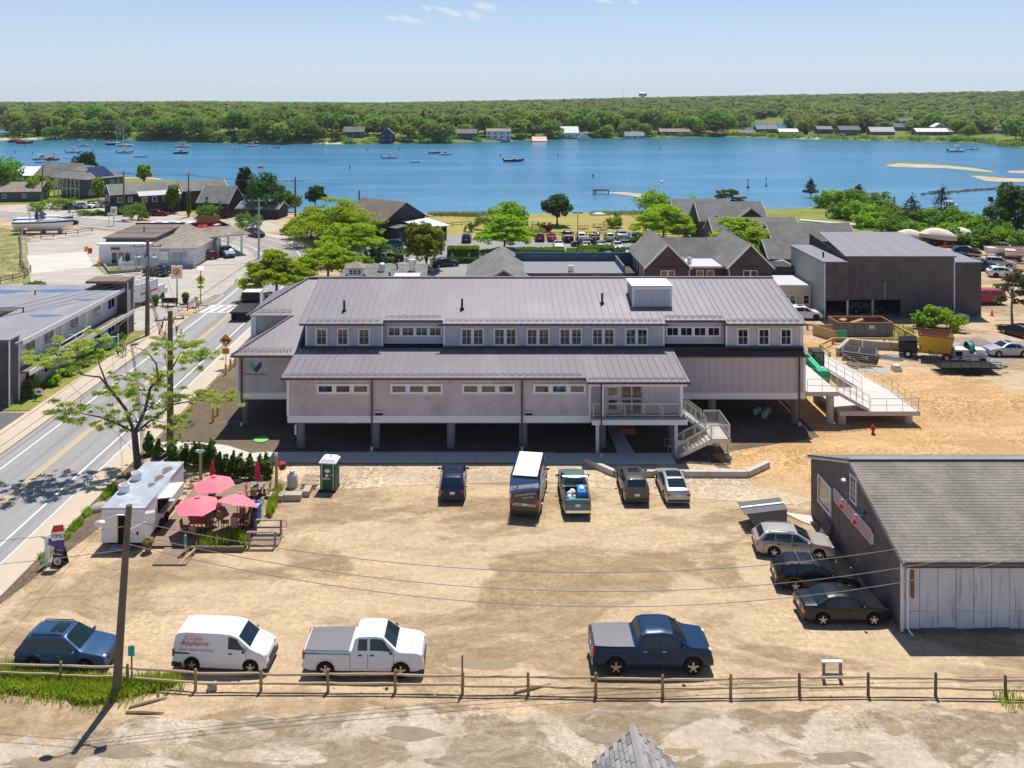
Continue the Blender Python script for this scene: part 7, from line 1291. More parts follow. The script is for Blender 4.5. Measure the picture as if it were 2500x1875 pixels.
for row, (d, sp) in enumerate(((7,12.5),(24,13),(44,14),(68,16))):
    for px in np.concatenate([np.arange(28, 860, sp*1500/590), np.arange(860, 2540, sp*2100/590)]):
        px = px+r_.normal()*7; Yf = F*(H-WZ)/(ip(FAR, px)-YH); Y = Yf+d+r_.normal()*4+(16 if px > 1940 else 0); X = XA(px, Y)
        if any(abs(px-h[0]) < (h[2]/2+(4.5 if h[0] > 860 else -1))*2100/h[1] and (h[1]-26 if h[0] < 860 else 0) < Y < h[1]+6 for h in FHpos) or (1790 < px < 1940) or (px > 2420 and row == 0): continue
        z = float(height(np.array([X]), np.array([Y]))[0][0])
        if z < -.5: continue
        con = r_.random() < (.07 if px < 1900 else .2); o = bpy.data.objects.new('tree', PCO if con else PR[r_.integers(0,6)]); COL.objects.link(o); s = r_.uniform(.7, 1.35)*(.85 if row == 0 else 1)*(.9 if px > 1940 else 1.08 if px < 860 else 1.05)
        s = min(s, .95) if con else s; o.location = (X, Y, z-.3); o.rotation_euler = (0,0,r_.random()*6.28); o.scale = (s*r_.uniform(.9,1.25), s, s*r_.uniform(.85,1.2)); tag(o, TL[int(con)], 'tree', 'trees on the far shore'); cnt += 1
q = A(855, 283, 690); o = bpy.data.objects.new('copper_beech', PCP); COL.objects.link(o); o.location = (q.x, q.y, 6); tag(o, 'dark copper red tree among the far green trees', 'tree')
sh = []
for i in range(430):
    px = r_.uniform(25, 2540); Yf = F*(H-WZ)/(ip(FAR, px)-YH); Y = Yf+r_.uniform(1.5, 16); X = XA(px, Y)
    if any(abs(px-h[0]) < (h[2]/2)*2100/h[1] and Y > h[1]-20 and h[1] < 600 for h in FHpos): continue
    z = float(height(np.array([X]), np.array([Y]))[0][0]); s = r_.uniform(1.2, 2.9)
    if z > -1: sh.append((X, Y, z+s*.4, s*1.3, s*1.3, s*.8))
card_mesh('shoreline_shrubs', cards(sh, 21000, .45, r_, .5, (.6,1.05)), 'leaf_mid')['kind'] = 'stuff'
PT = []
Y = 600.0
while Y < 2750:
    pitch = 8.5+Y/260
    for X in np.arange(-.62*Y-60, .68*Y+60, pitch): PT.append((X+r_.normal()*pitch*.3, Y+r_.normal()*pitch*.3, pitch))
    Y += pitch*.95
PT = np.array(PT); zt, pxx = height(PT[:,0], PT[:,1]); Yf = F*(H-WZ)/(ip(FAR, pxx)-YH); ok = (zt > -.4) & (PT[:,1] > Yf+76)
for h in FHpos: ok &= ~((np.abs(pxx-h[0]) < (h[2]/2+3)*2100/h[1]) & (PT[:,1] < h[1]+8) & (PT[:,1] > h[1]-45))
PT, zt = PT[ok], zt[ok]; n = len(PT)
me = bpy.data.meshes.new('forest'); me.vertices.add(n); me.vertices.foreach_set('co', np.stack([PT[:,0],PT[:,1],zt-.5],1).astype(np.float32).ravel())
sc_ = (PT[:,2]/12.0)*r_.uniform(.75,1.25,n); at = me.attributes.new('sc','FLOAT_VECTOR','POINT'); at.data.foreach_set('vector', np.stack([sc_*r_.uniform(.95,1.3,n),sc_*r_.uniform(.95,1.3,n),np.minimum(sc_,1.15)*r_.uniform(.7,1.1,n)],1).astype(np.float32).ravel())
at = me.attributes.new('rt','FLOAT_VECTOR','POINT'); at.data.foreach_set('vector', np.stack([np.zeros(n),np.zeros(n),r_.random(n)*6.28],1).astype(np.float32).ravel())
at = me.attributes.new('ix','INT','POINT'); at.data.foreach_set('value', np.where(r_.random(n) < .12, 4, r_.integers(0,4,n)).astype(np.int32))
fo = bpy.data.objects.new('forest', me); COL.objects.link(fo); fo['kind'] = 'stuff'; fo['label'] = 'dense wood covering the hills beyond the harbour'
pc = bpy.data.collections.new('forest_kinds')
for i in range(5):
    pm = far_proto('canopy', 600+i, 10.5, 13, 'leaf_wood' if i < 4 else 'leaf_far', 260, 1.0) if i < 4 else far_proto('canopy', 610, 11, 7, 'leaf_pine', 240, .8, True); pc.objects.link(bpy.data.objects.new('canopy_%s' % 'abcde'[i], pm))
ng = bpy.data.node_groups.new('forest_nodes', 'GeometryNodeTree'); ng.interface.new_socket('Geometry', in_out='INPUT', socket_type='NodeSocketGeometry'); ng.interface.new_socket('Geometry', in_out='OUTPUT', socket_type='NodeSocketGeometry')
N = ng.nodes.new; gi, go, ci, ii = N('NodeGroupInput'), N('NodeGroupOutput'), N('GeometryNodeCollectionInfo'), N('GeometryNodeInstanceOnPoints'); ci.inputs['Collection'].default_value = pc; ci.inputs['Separate Children'].default_value = True; ci.inputs['Reset Children'].default_value = True; ii.inputs['Pick Instance'].default_value = True
def na(nm, ty): x = N('GeometryNodeInputNamedAttribute'); x.data_type = ty; x.inputs['Name'].default_value = nm; return [o for o in x.outputs if o.enabled and o.name == 'Attribute'][0]
er = N('FunctionNodeEulerToRotation'); ng.links.new(na('rt','FLOAT_VECTOR'), er.inputs[0]); ng.links.new(gi.outputs[0], ii.inputs['Points']); ng.links.new(ci.outputs[0], ii.inputs['Instance']); ng.links.new(na('ix','INT'), ii.inputs['Instance Index']); ng.links.new(er.outputs[0], ii.inputs['Rotation']); ng.links.new(na('sc','FLOAT_VECTOR'), ii.inputs['Scale']); ng.links.new(ii.outputs[0], go.inputs[0])
md = fo.modifiers.new('scatter', 'NODES'); md.node_group = ng
# ------------------------------------------------------------------ fences, poles, wires
rr = random.Random(31)
FN = thing('split_rail_fence', 'two rail split timber fence running across the foreground', 'fence', (0,40.6,0), w=True)
FP = [(-20,1660),(148,1668),(312,1672),(477,1686),(637,1687),(801,1688),(965,1689),(1129,1693),(1290,1694),(1454.5,1699),(1618,1701),(1783.5,1700),(1952,1697),(2119.6,1697),(2284,1699),(2455,1703),(2625,1706)]
FW = [G(*p) for p in FP]
for i, p in enumerate(FW):
    b = MB(); h = 1.06+rr.uniform(-.05,.05); b.tube([(p.x,p.y,-.05),(p.x+rr.uniform(-.02,.02),p.y,h-.06),(p.x,p.y+.01,h)], [.075,.07,.045], 8); b.B('post', 'post_wood' if i < 12 else 'pole_wood', FN)
for p, q in zip(FW, FW[1:]):
    for z in (.83,.38):
        a = Vector((p.x-.12,p.y-.02,z+rr.uniform(-.03,.03))); c = Vector((q.x+.12,q.y+.02,z+rr.uniform(-.03,.03))); m = [a+(c-a)*t+Vector((0,rr.uniform(-.012,.012),rr.uniform(-.018,.018)-.02*math.sin(t*3.14))) for t in (0,.06,.2,.5,.8,.94,1)]
        MB().tube(m, [.03,.042,.056,.058,.055,.042,.03], 6).B('rail', 'rail_wood', FN)
p = FW[7]; bx(p.x-.05,p.x+.03,p.y+.05,p.y+.1,.3,1.75).B('stake', 'pole_wood', FN)
def rails(name, lb, pts, h=1.1, m='grey_wood', cat='fence', nr=2, r=.06, step=2.6):
    root = thing(name, lb, cat, (pts[0][0], pts[0][1], 0), w=True)
    for a, c in zip(pts, pts[1:]):
        a, c = Vector((a[0],a[1],0)), Vector((c[0],c[1],0)); n = max(1, round((c-a).length/step))
        for i in range(n):
            p, q = a+(c-a)*i/n, a+(c-a)*(i+1)/n; bx(p.x-r,p.x+r,p.y-r,p.y+r,0,h).B('post', m, root)
            for k in range(nr): z = h*(.9-.45*k) if nr > 1 else h-.12; MB().bar(p+Vector((0,0,z)), q+Vector((0,0,z)), .06, .11).B('rail', m, root)
    p = Vector((pts[-1][0],pts[-1][1],0)); bx(p.x-r,p.x+r,p.y-r,p.y+r,0,h).B('post', m, root); return root
gp = lambda *L: [tuple(G(*p)[:2]) for p in L]
rails('park_fence', 'dark rail fence along the back of the far parking row', gp((1235,578),(1400,576),(1560,577),(1690,578)), .9, 'pole_wood')
rails('park_fence', 'dark rail fence at the shore edge of the park lawn left', gp((1045,533),(1110,531),(1170,535)), 1.0, 'cedar_dark')
rails('park_fence', 'short dark rail fence in the middle of the lawn by the restaurant', gp((1080,558),(1105,554),(1150,551)), 1.0, 'cedar_dark')
rails('lot_fence', 'weathered post fence along the grass at the left edge of filling station lot', gp((47,578),(52,610),(52,648),(66,672),(75,664),(60,680),(-30,702)), 1.1, 'grey_wood')
rails('lot_fence', 'dark pipe fence below the cabin cruisers', gp((48,588),(100,583),(190,572),(225,566)), .9, 'pole_wood')
rails('sidewalk_fence', 'low dark fence beside the pavement below the Shell sign', gp((330,754),(410,754),(458,758),(478,740)), .9, 'pole_wood', step=4)
TR_ = thing('timber_guard_rail', 'new yellow timber guard rail around the dumpster yard', 'guard rail', G(2003,852), w=True)
for pts in (gp((2026,876),(2004,855),(2034,840),(2096,840),(2160,840),(2233,843)), gp((2184,806),(2212,822),(2245,840)), gp((1972,805),(2000,806))):
    for a, c in zip(pts, pts[1:]): MB().bar((a[0],a[1],.62),(c[0],c[1],.62),.14,.22).B('beam', 'new_wood', TR_)
    for a in pts: bx(a[0]-.12,a[0]+.12,a[1]+.02,a[1]+.2,0,.6).B('post', 'new_wood', TR_)
def pole(lb, x, y, h, r=.15, tilt=0, arms=(), name='utility_pole', m='pole_wood'):
    root = thing(name, lb, 'utility pole', (x, y, 0), w=True); MB().tube([(x,y,-.2),(x+tilt*.5,y,h*.5),(x+tilt,y,h)], [r*1.25,r,r*.8], 10).B('shaft', m, root)
    for z, dx, dy in arms:
        xx = x+tilt*z/h; MB().bar((xx-dx,y-dy-.12,z),(xx+dx,y+dy-.12,z),.1,.12).B('crossarm', 'grey_wood' if m == 'pole_wood' else m, root)
        for t in (-.9,-.35,.35,.9): MB().lathe([(.04,0),(.07,.06),(.04,.18)], (xx+dx*t,y+dy*t-.12,z+.06), 8).B('insulator', 'insulator', root)
    return root
P1 = pole('leaning weathered pole with street lamp and floodlight in the weeds', -17.6, 40.3, 8.95, .17, .62); P1x = lambda z: -17.6+.62*z/8.95
b = MB(); b.tube([(P1x(8.5),40.25,8.5),(P1x(8.6)-.4,40.0,8.62),(P1x(8.5)-.85,39.8,8.5)], .035, 8); b.B('lamp_arm', 'aluminium', P1); MB().sph((P1x(8.2)-1.05,39.75,8.36), (.30,.2,.14), 12, 6).B('street_lamp', 'aluminium', P1, True)
b = MB(); b.tube([(P1x(7.9)+.05,40.3,7.75),(P1x(8.1)+.8,40.3,8.15)], .035, 8); b.B('lamp_arm', 'white_paint', P1); MB().box((P1x(8.3)+1.05,40.25,8.45),(.42,.3,.4),.4).B('flood_lamp', 'aluminium', P1); MB().tube([(P1x(7.6),40.1,7.6),(P1x(7.0)+.3,40.0,7.1),(P1x(7.4)+.1,40.1,6.9)], .02, 6).B('loose_cable', 'wire', P1)
P2 = pole('thick brown pole with slanted crossarm and yellow cut-outs beside the locust', -25.4, 68, 11.2, .23, 0, ((10.55,1.05,.35),))
for dx, dz, m in ((-.8,-1.1,'yellow'),(-.4,-1.35,'yellow'),(-.6,-.6,'insulator'),(.55,-.9,'insulator'),(.9,-1.1,'aluminium'),(.3,-.2,'yellow')): MB().tube([(-25.4+dx,67.8,10.5+dz),(-25.4+dx+.12,67.75,10.5+dz+.5)], .07, 7).B('cut_out', m, P2)
for dx in (-.55,-.2,.45): MB().tube([(-25.4+dx,67.75,10.3),(-25.4+dx*1.5,67.7,9.2),(-25.4+dx*.6,67.75,8.4),(-25.4+dx*.3,67.75,6.8)], .02, 5).B('drop_cable', 'wire', P2)
P3 = pole('tall pole with three grey transformers beside the motel tower', -40.5, 101.2, 11.3, .22, .05, ((10.6,1.6,.3),(8.0,1.3,.3)))
for dx in (-1.0,-.15,.95): o = MB().lathe([(.1,1.15),(.36,1.05),(.36,.05),(.3,0)], (-40.5+dx,100.8,8.35), 14).B('transformer', 'transformer', P3, 40); MB().lathe([(.05,0),(.07,.15),(.04,.3)], (-40.5+dx,100.75,9.5), 8).B('bushing', 'insulator', o)
P4 = pole('slim blue grey steel pole at the road bend', -40.6, 150, 10.6, .16, .05, ((10.2,.9,.2),(8.9,.6,.2)), m='transformer')
P5 = pole('pole with double crossarm by the gambrel house', -41.3, 181, 11.4, .2, 0, ((10.6,2.0,.4),)); P6 = pole('plain pole beside the porch house', -113.5, 217, 11.1, .17, .3); P7 = pole('pole in front of the inn gable with thin crossarm', -86.8, 203, 10.9, .17, 0, ((10.2,1.4,.2),)); P8 = pole('ivy wrapped pole before the inn annex', -71.5, 203, 10.4, .17, 0, ((9.9,1.2,.2),)); P9 = pole('dark short pole rising behind the brown restaurant roof', -30, 195, 7.2, .2, 0)
bl = [(0,0,1.2+.9*i,.55-.03*i,.5-.03*i,.7) for i in range(6)]; o = card_mesh('ivy', cards(bl, 900, .16, np.random.default_rng(3)), 'leaf_mid', P8)
lp = thing('car_park_lamp', 'tall thin twin headed lamp post in the car park', 'lamp post', (15.05,150,0), w=True); MB().tube([(15.05,150,0),(15.05,150,8)], [.1,.06], 8).B('shaft', 'sign_black', lp)
for s in (-1,1): bx(15.05+s*.5-.35,15.05+s*.5+.35,149.8,150.2,7.95,8.12).B('lamp_head', 'sign_black', lp)
for px, y0, y1 in ((54,560,626),(64,582,657)):
    q = G(px, y1); h = ZA(y0, q.y); o = thing('yard_lamp', 'white lamp post at the lot edge, %s' % ('back one of the pair' if px < 60 else 'front one of the pair'), 'lamp post', q); MB().tube([(0,0,0),(0,0,h)], .07, 8).B('shaft', 'white_paint', o); MB().tube([(0,0,h),(.4,-.1,h+.1)], .05, 6).B('arm', 'white_paint', o); MB().sph((.75,-.2,h+.08), (.35,.2,.12), 10, 6).B('lamp_head', 'white_paint', o, True)
def wire(p, q, sag, r=.014, lb='overhead wire strung between the roadside poles', m='wire', g='overhead wires'):
    p, q = Vector(p), Vector(q); n = 28; pts = [p+(q-p)*t-Vector((0,0,sag*4*t*(1-t))) for t in [i/n for i in range(n+1)]]; b = MB(); b.tube([v-p for v in pts], r, 5); o = b.B('overhead_wire', m); o.location = p; return tag(o, lb, 'wire', g)
for z, zz, s in ((8.3,8.0,3.3),(7.7,7.1,3.5),(7.2,6.5,3.7)): wire((P1x(z),40.2,z), (34,44,zz), s, .016, 'sagging cable crossing the dirt lot from the leaning pole', 'cable_light')
for z, zz in ((8.0,7.6),(6.9,6.4)): wire((P1x(z),40.2,z), (-62,42,zz), 1.6, .016, 'cable running left from the leaning pole across the road', 'cable_light')
for dx in (-.9,0,.9):
    wire((-25.4+dx,67.9,10.7), (-40.5+dx*1.6,101.1,10.75), .6, .016); wire((-40.5+dx*1.6,101.1,10.75), (-40.6+dx,150,10.3), .8, .018); wire((-40.6+dx,150,10.3), (-41.3+dx*1.8,181,10.7), .5, .02); wire((-25.4+dx,67.9,10.7), (-24.5+dx,20,11.5), .8, .014)
    wire((-41.3+dx*1.8,181,10.7), (-71.5+dx,203,10), .6, .02); wire((-71.5+dx,203,10), (-86.8+dx,203,10.3), .3, .02); wire((-86.8+dx,203,10.3), (-113.5,217,10.9), .5, .02)
for z in (7.6,7.2,6.8): wire((-25.4,67.8,z+1), (-40.5,101,z), 1.0, .03); wire((-40.5,101,z), (-40.6,150,z), 1.2, .03); wire((-40.5,100.9,z), (-70,62,z-.4), 1.2, .022)
wire((-40.5,101,8.8), (-26,118,6.5), .8, .02); wire((-25.4,67.8,6.9), (-44,90,5.5), .6, .018)
for nm, mt, L in (('puddle','puddle',((1185,1622,85,15),(2187,1783,28,10),(2335,1787,22,8),(1662,1836,40,11),(1895,1870,60,8))),('pothole','pothole',((290,1836,52,19),(100,1862,50,18),(1000,1790,70,16),(640,1765,40,14),(1480,1800,48,14),(2050,1850,70,16)))):
    for px, py, a, b_ in L: sheet(nm, mt, [(px+a*math.cos(t)*(1+.2*math.sin(3*t+px)+.14*math.sin(7*t)), py+b_*math.sin(t)*(1+.22*math.sin(2*t+py)+.12*math.sin(5*t))) for t in [k*.2618 for k in range(24)]], .016 if py > 1700 else .006)
# ------------------------------------------------------------------ signs and street furniture
def diamond(x, y, z, s, parent, m='sign_lime'):
    b = MB(); b.slab([(x,y,z-s),(x+s,y,z),(x,y,z+s),(x-s,y,z)], .03, (0,1,0)); o = b.B('sign_plate', m, parent); b = MB(); k = s*.9
    for a in range(4):
        p = [(0,-k),(k,0),(0,k),(-k,0)]; u, v = p[a], p[(a+1)%4]; b.bar((x+u[0],y-.004,z+u[1]),(x+v[0],y-.004,z+v[1]),.025,.004,(0,1,0))
    b.B('sign_border', 'sign_black', o); return o
ts = thing('turn_sign', 'yellow diamond left turn sign with 20 speed plate on the pavement', 'road sign', (-27.5,89,0), w=True); MB().tube([(-27.5,89.05,0),(-27.5,89.05,3.3)], .04, 6).B('post', 'rust', ts); o = diamond(-27.5,88.97,2.95,.68,ts,'sign_orange')
b = MB(); b.bx(-27.28,-27.12,88.94,88.965,2.6,3.05); b.bx(-27.6,-27.279,88.94,88.965,2.9,3.05); b.slab([(-27.62,88.965,3.2),(-27.62,88.965,2.75),(-27.9,88.965,2.975)], .02, (0,-1,0)); b.B('arrow', 'sign_black', o); o = bx(-27.88,-27.12,88.96,88.99,1.55,2.15).B('speed_plate', 'sign_orange', ts); text('20', .52, (-27.5,88.95,1.85), (R(90),0,0), 'sign_black', o)
ps = thing('crossing_sign', 'lime pedestrian crossing sign with arrow plate and solar panel', 'road sign', (-39.4,116.5,0), w=True); MB().tube([(-39.4,116.55,0),(-39.4,116.55,4.7)], .06, 6).B('post', 'rust', ps); o = diamond(-39.4,116.46,3.45,.68,ps)
b = MB(); b.sph((-39.38,116.43,3.83),(.08,.02,.08),8,6); b.tube([(-39.38,116.44,3.72),(-39.4,116.44,3.42)], .075, 6); b.tube([(-39.4,116.44,3.42),(-39.22,116.44,3.08)], .05, 6); b.tube([(-39.4,116.44,3.42),(-39.55,116.44,3.06)], .05, 6); b.tube([(-39.38,116.44,3.68),(-39.2,116.44,3.45)], .035, 6); b.tube([(-39.38,116.44,3.68),(-39.58,116.44,3.45)], .035, 6); b.B('walking_figure', 'sign_black', o)
o = bx(-39.8,-39.0,116.44,116.48,2.25,2.65).B('arrow_plate', 'sign_lime', ps); b = MB(); b.bar((-39.15,116.43,2.58),(-39.55,116.43,2.36),.08,.02,(0,1,0)); b.slab([(-39.68,116.43,2.3),(-39.62,116.43,2.48),(-39.48,116.43,2.3)], .02, (0,-1,0)); b.B('arrow', 'sign_black', o)
MB().bar((-39.9,116.5,2.95),(-38.9,116.5,2.95),.1,.08).B('beacon_bar', 'sign_black', ps); MB().slab([(-39.9,116.2,4.75),(-39.0,116.2,4.75),(-39.0,116.9,5.2),(-39.9,116.9,5.2)], .05).B('solar_panel', 'sign_white', ps); bx(-39.55,-39.25,116.4,116.7,.0,.5).B('base', 'yellow', ps); bx(-39.5,-39.3,116.38,116.5,1.2,1.6).B('button_box', 'yellow', ps)
def shell_sign(lb, x, y, z, w_, h, gz=0):
    s = thing('station_sign', lb, 'sign', (x, y, 0), w=True); bx(x-.11,x+.11,y,y+.2,0,z-h/2).B('pole', 'white_paint', s); bx(x-w_/2,x+w_/2,y-.15,y+.15,z-h/2,z+h/2).B('sign_box', 'sign_white', s)
    def scallop(r, m, yy, nm):
        pts = [(x-r*.42,yy,z-r*.95),(x+r*.42,yy,z-r*.95),(x+r*.5,yy,z-r*.62),(x+r*1.0,yy,z-r*.5)]
        for k in range(15): a = math.pi*(-.1+1.2*k/14); q = r*(1.02+.035*math.cos(k*3.14)); pts.append((x+q*math.cos(a), yy, z+q*math.sin(a)))
        pts += [(x-r*1.0,yy,z-r*.5),(x-r*.5,yy,z-r*.62)]; return MB().slab(pts, .012, (0,-1,0)).B(nm, m, s)
    zr = w_*.36; scallop(zr, 'shell_red', y-.151, 'shell_emblem'); scallop(zr*.84, 'shell_yellow', y-.165, 'shell_emblem')
    b = MB()
    for k in range(-3,4): a = math.pi/2+k*.36; b.bar((x+zr*.12*k,y-.18,z-zr*.5),(x+zr*.8*math.cos(a),y-.18,z+zr*.8*math.sin(a)),.03,.006,(0,1,0))
    b.B('shell_rays', 'shell_red', s); return s
shell_sign('tall white Shell sign box at the pavement in front of the station', -42.8, 117, 4.35, 1.42, 1.7); shell_sign('small Shell sign at the road behind the station', -83, 189, 3.25, 1.3, 1.75)
for px, py, h in ((551,915.6,1.15),(562.5,903,1.15),(574,893,1.1),(520,1030,1.25),(531,1014.5,1.25)): q = G(px, py); o = MB().lathe([(.11,0),(.11,h-.06),(.06,h)], (0,0,0), 10).B('bollard', 'yellow', None, 40); o.location = q; tag(o, 'yellow bollard between pavement and long building, %s' % {551:'nearest the turn sign post',562.5:'second behind the turn sign',574:'farthest behind the turn sign',520:'left of the pair by locust twigs',531:'right of the pair by locust twigs'}[px], 'bollard', 'yellow bollards')
isl = thing('traffic_island', 'kerbed gravel island at the crossing', 'island', (-39,119,0), w=True); pts = [(-39.9,116.3),(-38.4,116.0),(-38.0,117.2),(-37.9,121.6),(-38.6,122.4),(-39.4,121.8)]
for a, c in zip(pts, pts[1:]+pts[:1]): MB().bar((a[0],a[1],.08),(c[0],c[1],.08),.2,.16).B('kerb', 'concrete', isl)
MB().poly([(x,y,.1) for x, y in pts]).B('gravel_bed', 'grit', isl)
for px, py, lb in ((379,748,'left round shrub in a dark pot by the pavement fence'),(453,742,'right round shrub in a dark pot by the pavement fence')): q = G(px, py); o = thing('potted_shrub', lb, 'planter', q); MB().lathe([(.3,0),(.45,.7),(.35,.7)], (0,0,0), 12).B('pot', 'sign_black', o, 40); card_mesh('shrub', cards([(0,0,1.1,.5,.5,.5)], 700, .08, np.random.default_rng(int(px))), 'hedge_leaf', o)
q = G(414,748); o = thing('notice_bench', 'dark board like bench beside the Shell sign pole', 'bench', q); bx(-1.1,1.1,-.05,.05,.5,1.15).B('board', 'sign_black', o); bx(-1.0,-.9,-.1,.1,0,.5).B('leg', 'sign_black', o); bx(.9,1.0,-.1,.1,0,.5).B('leg', 'sign_black', o)
q = G(62,996); o = thing('yard_sign', 'small white yard sign on wire legs on the motel lawn', 'sign', (-41.9,79.6,0)); bx(-.35,.35,-.015,.015,.6,1.1).B('panel', 'sign_white', o); bx(-.2,.2,-.02,-.016,.75,.95).B('print', 'text_blue', o); bx(-.3,-.28,-.01,.01,0,.6).B('leg', 'sign_black', o); bx(.28,.3,-.01,.01,0,.6).B('leg', 'sign_black', o)
o = thing('motel_sign', 'white framed hanging sign with crane shaped top on the motel lawn', 'sign', (-41.9,93.5,0), R(30)); bx(-1.3,-1.15,-.08,.08,0,2.2).B('post', 'white_paint', o); bx(1.15,1.3,-.08,.08,0,2.2).B('post', 'white_paint', o); bx(-1.15,1.15,-.05,.05,1.9,2.02).B('beam', 'white_paint', o); bx(-.95,.95,-.04,.04,.9,1.7).B('board', 'logo_teal', o); MB().tube([(-.4,0,2.02),(0,0,2.5),(.4,0,2.02)], .08, 6).B('top_ornament', 'white_paint', o)
for i, (px, py, s) in enumerate(((71,538,1),(169,545,1),(266,551,1))): q = G(px, py); o = thing('stop_sign', ('back of a stop sign left of the cruisers','back of a stop sign behind the cruiser bow','back of a stop sign left of the small Shell sign')[i], 'road sign', q); MB().tube([(0,0,0),(0,0,2.9)], .05, 6).B('post', 'grey_wood', o); b = MB(); b.slab([(.42*math.cos(a+.39),0,2.6+.42*math.sin(a+.39)) for a in [k*.7854 for k in range(8)]], .03, (0,1,0)); b.B('sign_plate', 'aluminium', o)
for i, px in enumerate((1104.6,1145,1186,1302,1340,1377,1414,1453,1490,1531)): q = G(px, 640); o = thing('parking_sign', 'small white sign on a post in the car park row', 'sign', q, 0, 'small parking signs'); MB().tube([(0,0,0),(0,0,1.3)], .035, 6).B('post', 'aluminium', o); bx(-.17,.17,-.03,.0,.95,1.5).B('sign_plate', 'sign_white', o); bx(-.09,.09,-.034,-.031,1.2,1.4).B('print', 'text_blue', o)
def stops(L, lb, g):
    for px, py, rz in L: q = G(px, py); o = bx(-1.1,1.1,-.1,.1,0,.14).B('parking_stop', 'slab_concrete'); o.location = q; o.rotation_euler = (0,0,R(rz)); tag(o, lb, 'parking stop', g)
stops(((81,589.5,12),(115,585.7,12),(156,581.6,12),(185.6,576.6,12),(216,572.8,10)), 'white concrete parking stop in the row below the cabin cruisers', 'parking stops by the cruisers'); stops(((284.7,673,6),(323,669.5,6)), 'white concrete parking stop before the station kerb', 'parking stops by the station')
for px, py, m, lb in ((211,613,'yellow','yellow barrel left of the station shop'),(242.5,650,'yellow','yellow barrel at the shop corner'),(220,618,'red','red bin behind the yellow barrel')): q = G(px, py); o = MB().lathe([(.33,0),(.35,.45),(.33,.9)], (0,0,0), 14).B('barrel', m, None, 40); o.location = q; tag(o, lb, 'barrel')
pk = thing('picket_enclosure', 'white picket enclosure in front of the station garage', 'fence', G(291,662), w=True); a, c, d = G(291,662), G(362,657), G(300,640)
for p, q in ((a,c),(a,d)):
    n = max(3, int((q-p).length/.42))
    for i in range(n): u = p+(q-p)*(i+.5)/n; bx(u.x-.15,u.x+.15,u.y-.02,u.y+.02,.05,1.5+.05*(i%2)).B('picket', 'white_paint', pk)
    MB().bar(p+Vector((0,.06,1.3)), q+Vector((0,.06,1.3)), .05, .08).B('rail', 'white_paint', pk)
ge = thing('timber_edging', 'low dark timber edging round the station planting bed', 'edging', G(252,650), w=True); P = gp((252,648),(268,669),(345,663))
for a, c in zip(P, P[1:]): MB().bar((a[0],a[1],.25),(c[0],c[1],.25),.25,.5).B('timber', 'grey_wood', ge)
sheet('station_bed', 'dune', [(246,650),(266,672),(258,672),(238,655)], .03); sheet('station_bed', 'lawn', [(256,650),(270,665),(345,660),(340,652)], .03)
for px, py, lb in ((467.5,652,'orange traffic cone at the garage corner'),(2422,771,'orange traffic cone left of the scrub pine'),(58,655,'orange cone by the lot fence')): q = G(px, py); o = thing('traffic_cone', lb, 'cone', q); bx(-.25,.25,-.25,.25,0,.05).B('base', 'orange', o); MB().lathe([(.18,.05),(.04,.85)], (0,0,0), 12).B('body', 'orange', o)
o = bx(-1.4,1.4,-.15,.15,0,.35).B('kerb_block', 'new_wood'); o.location = G(458,655); tag(o, 'pale yellow kerb block at the garage corner', 'kerb')
an = thing('rusty_anchors', 'row of large rusty anchors on the grass by the road', 'anchors', G(70,548), w=True)
for i, px in enumerate((50,64,77,92)): q = G(px, 547); b = MB(); b.tube([(q.x-.9,q.y,1.5),(q.x-.2,q.y,.5),(q.x+.5,q.y,.3),(q.x+1.0,q.y,.9),(q.x+.9,q.y,1.7)], [.06,.14,.16,.12,.04], 7); b.tube([(q.x+.4,q.y-.3,.35),(q.x-.6,q.y+1.2,1.0)], .1, 6); b.B('anchor', 'rust', an)
o = MB().slab([(-2.6,0,0),(2.6,0,0),(2.6,0,1.9),(-2.6,0,1.9)], .12, (0,1,0)).B('brown_hoarding', 'rust'); o.location = G(508,548); tag(o, 'brown hoarding panel behind the pump canopy', 'hoarding')
# picnic tables on the lawn
pt = thing('picnic_table', 'pale picnic table nearest the park tree on the lawn', 'picnic table', G(1306.5,548), 0, 'picnic tables on the lawn')
for i in range(5): bx(-.9,.9,-.4+i*.16,-.26+i*.16,.72,.76).B('plank', 'wood', pt)
for y in (-.75,.75): bx(-.9,.9,y-.13,y+.13,.42,.46).B('bench', 'wood', pt)
for x in (-.6,.6): b = MB(); b.bar((x,-.8,0),(x,-.15,.72),.08); b.B('leg', 'wood', pt); b = MB(); b.bar((x,.8,0),(x,.15,.72),.08); b.B('leg', 'wood', pt)
for px, py, rz, lb in ((1425,559,25,'grey picnic table left of the lamp post on the lawn'),(1458,555,10,'pale picnic table behind the pair near the copper shrub'),(1470,561,20,'pale picnic table closest to the copper shrub'),(1482,549,5,'picnic table farthest right on the lawn')): tree_copy(pt, G(px, py), R(rz), lb, 1.15)
o = MB().sph((0,0,.15),(1.9,.75,.55),12,6).B('upturned_boat', 'boat_white', None, True); o.location = G(1462,526); tag(o, 'white upturned rowing boat at the top of the lawn', 'boat')
q = G(824,632); bx(q.x-.5,q.x+.5,q.y,q.y+.8,0,1.6).base('box_bin', 'logo_teal', 'teal box half hidden in the bright locusts', 'bin'); q = G(1675,588); MB().sph((q.x,q.y,.6),(.9,.6,.6),8,5).base('tarp_heap', 'orange', 'orange brown heap beside the lawn fence', 'heap')
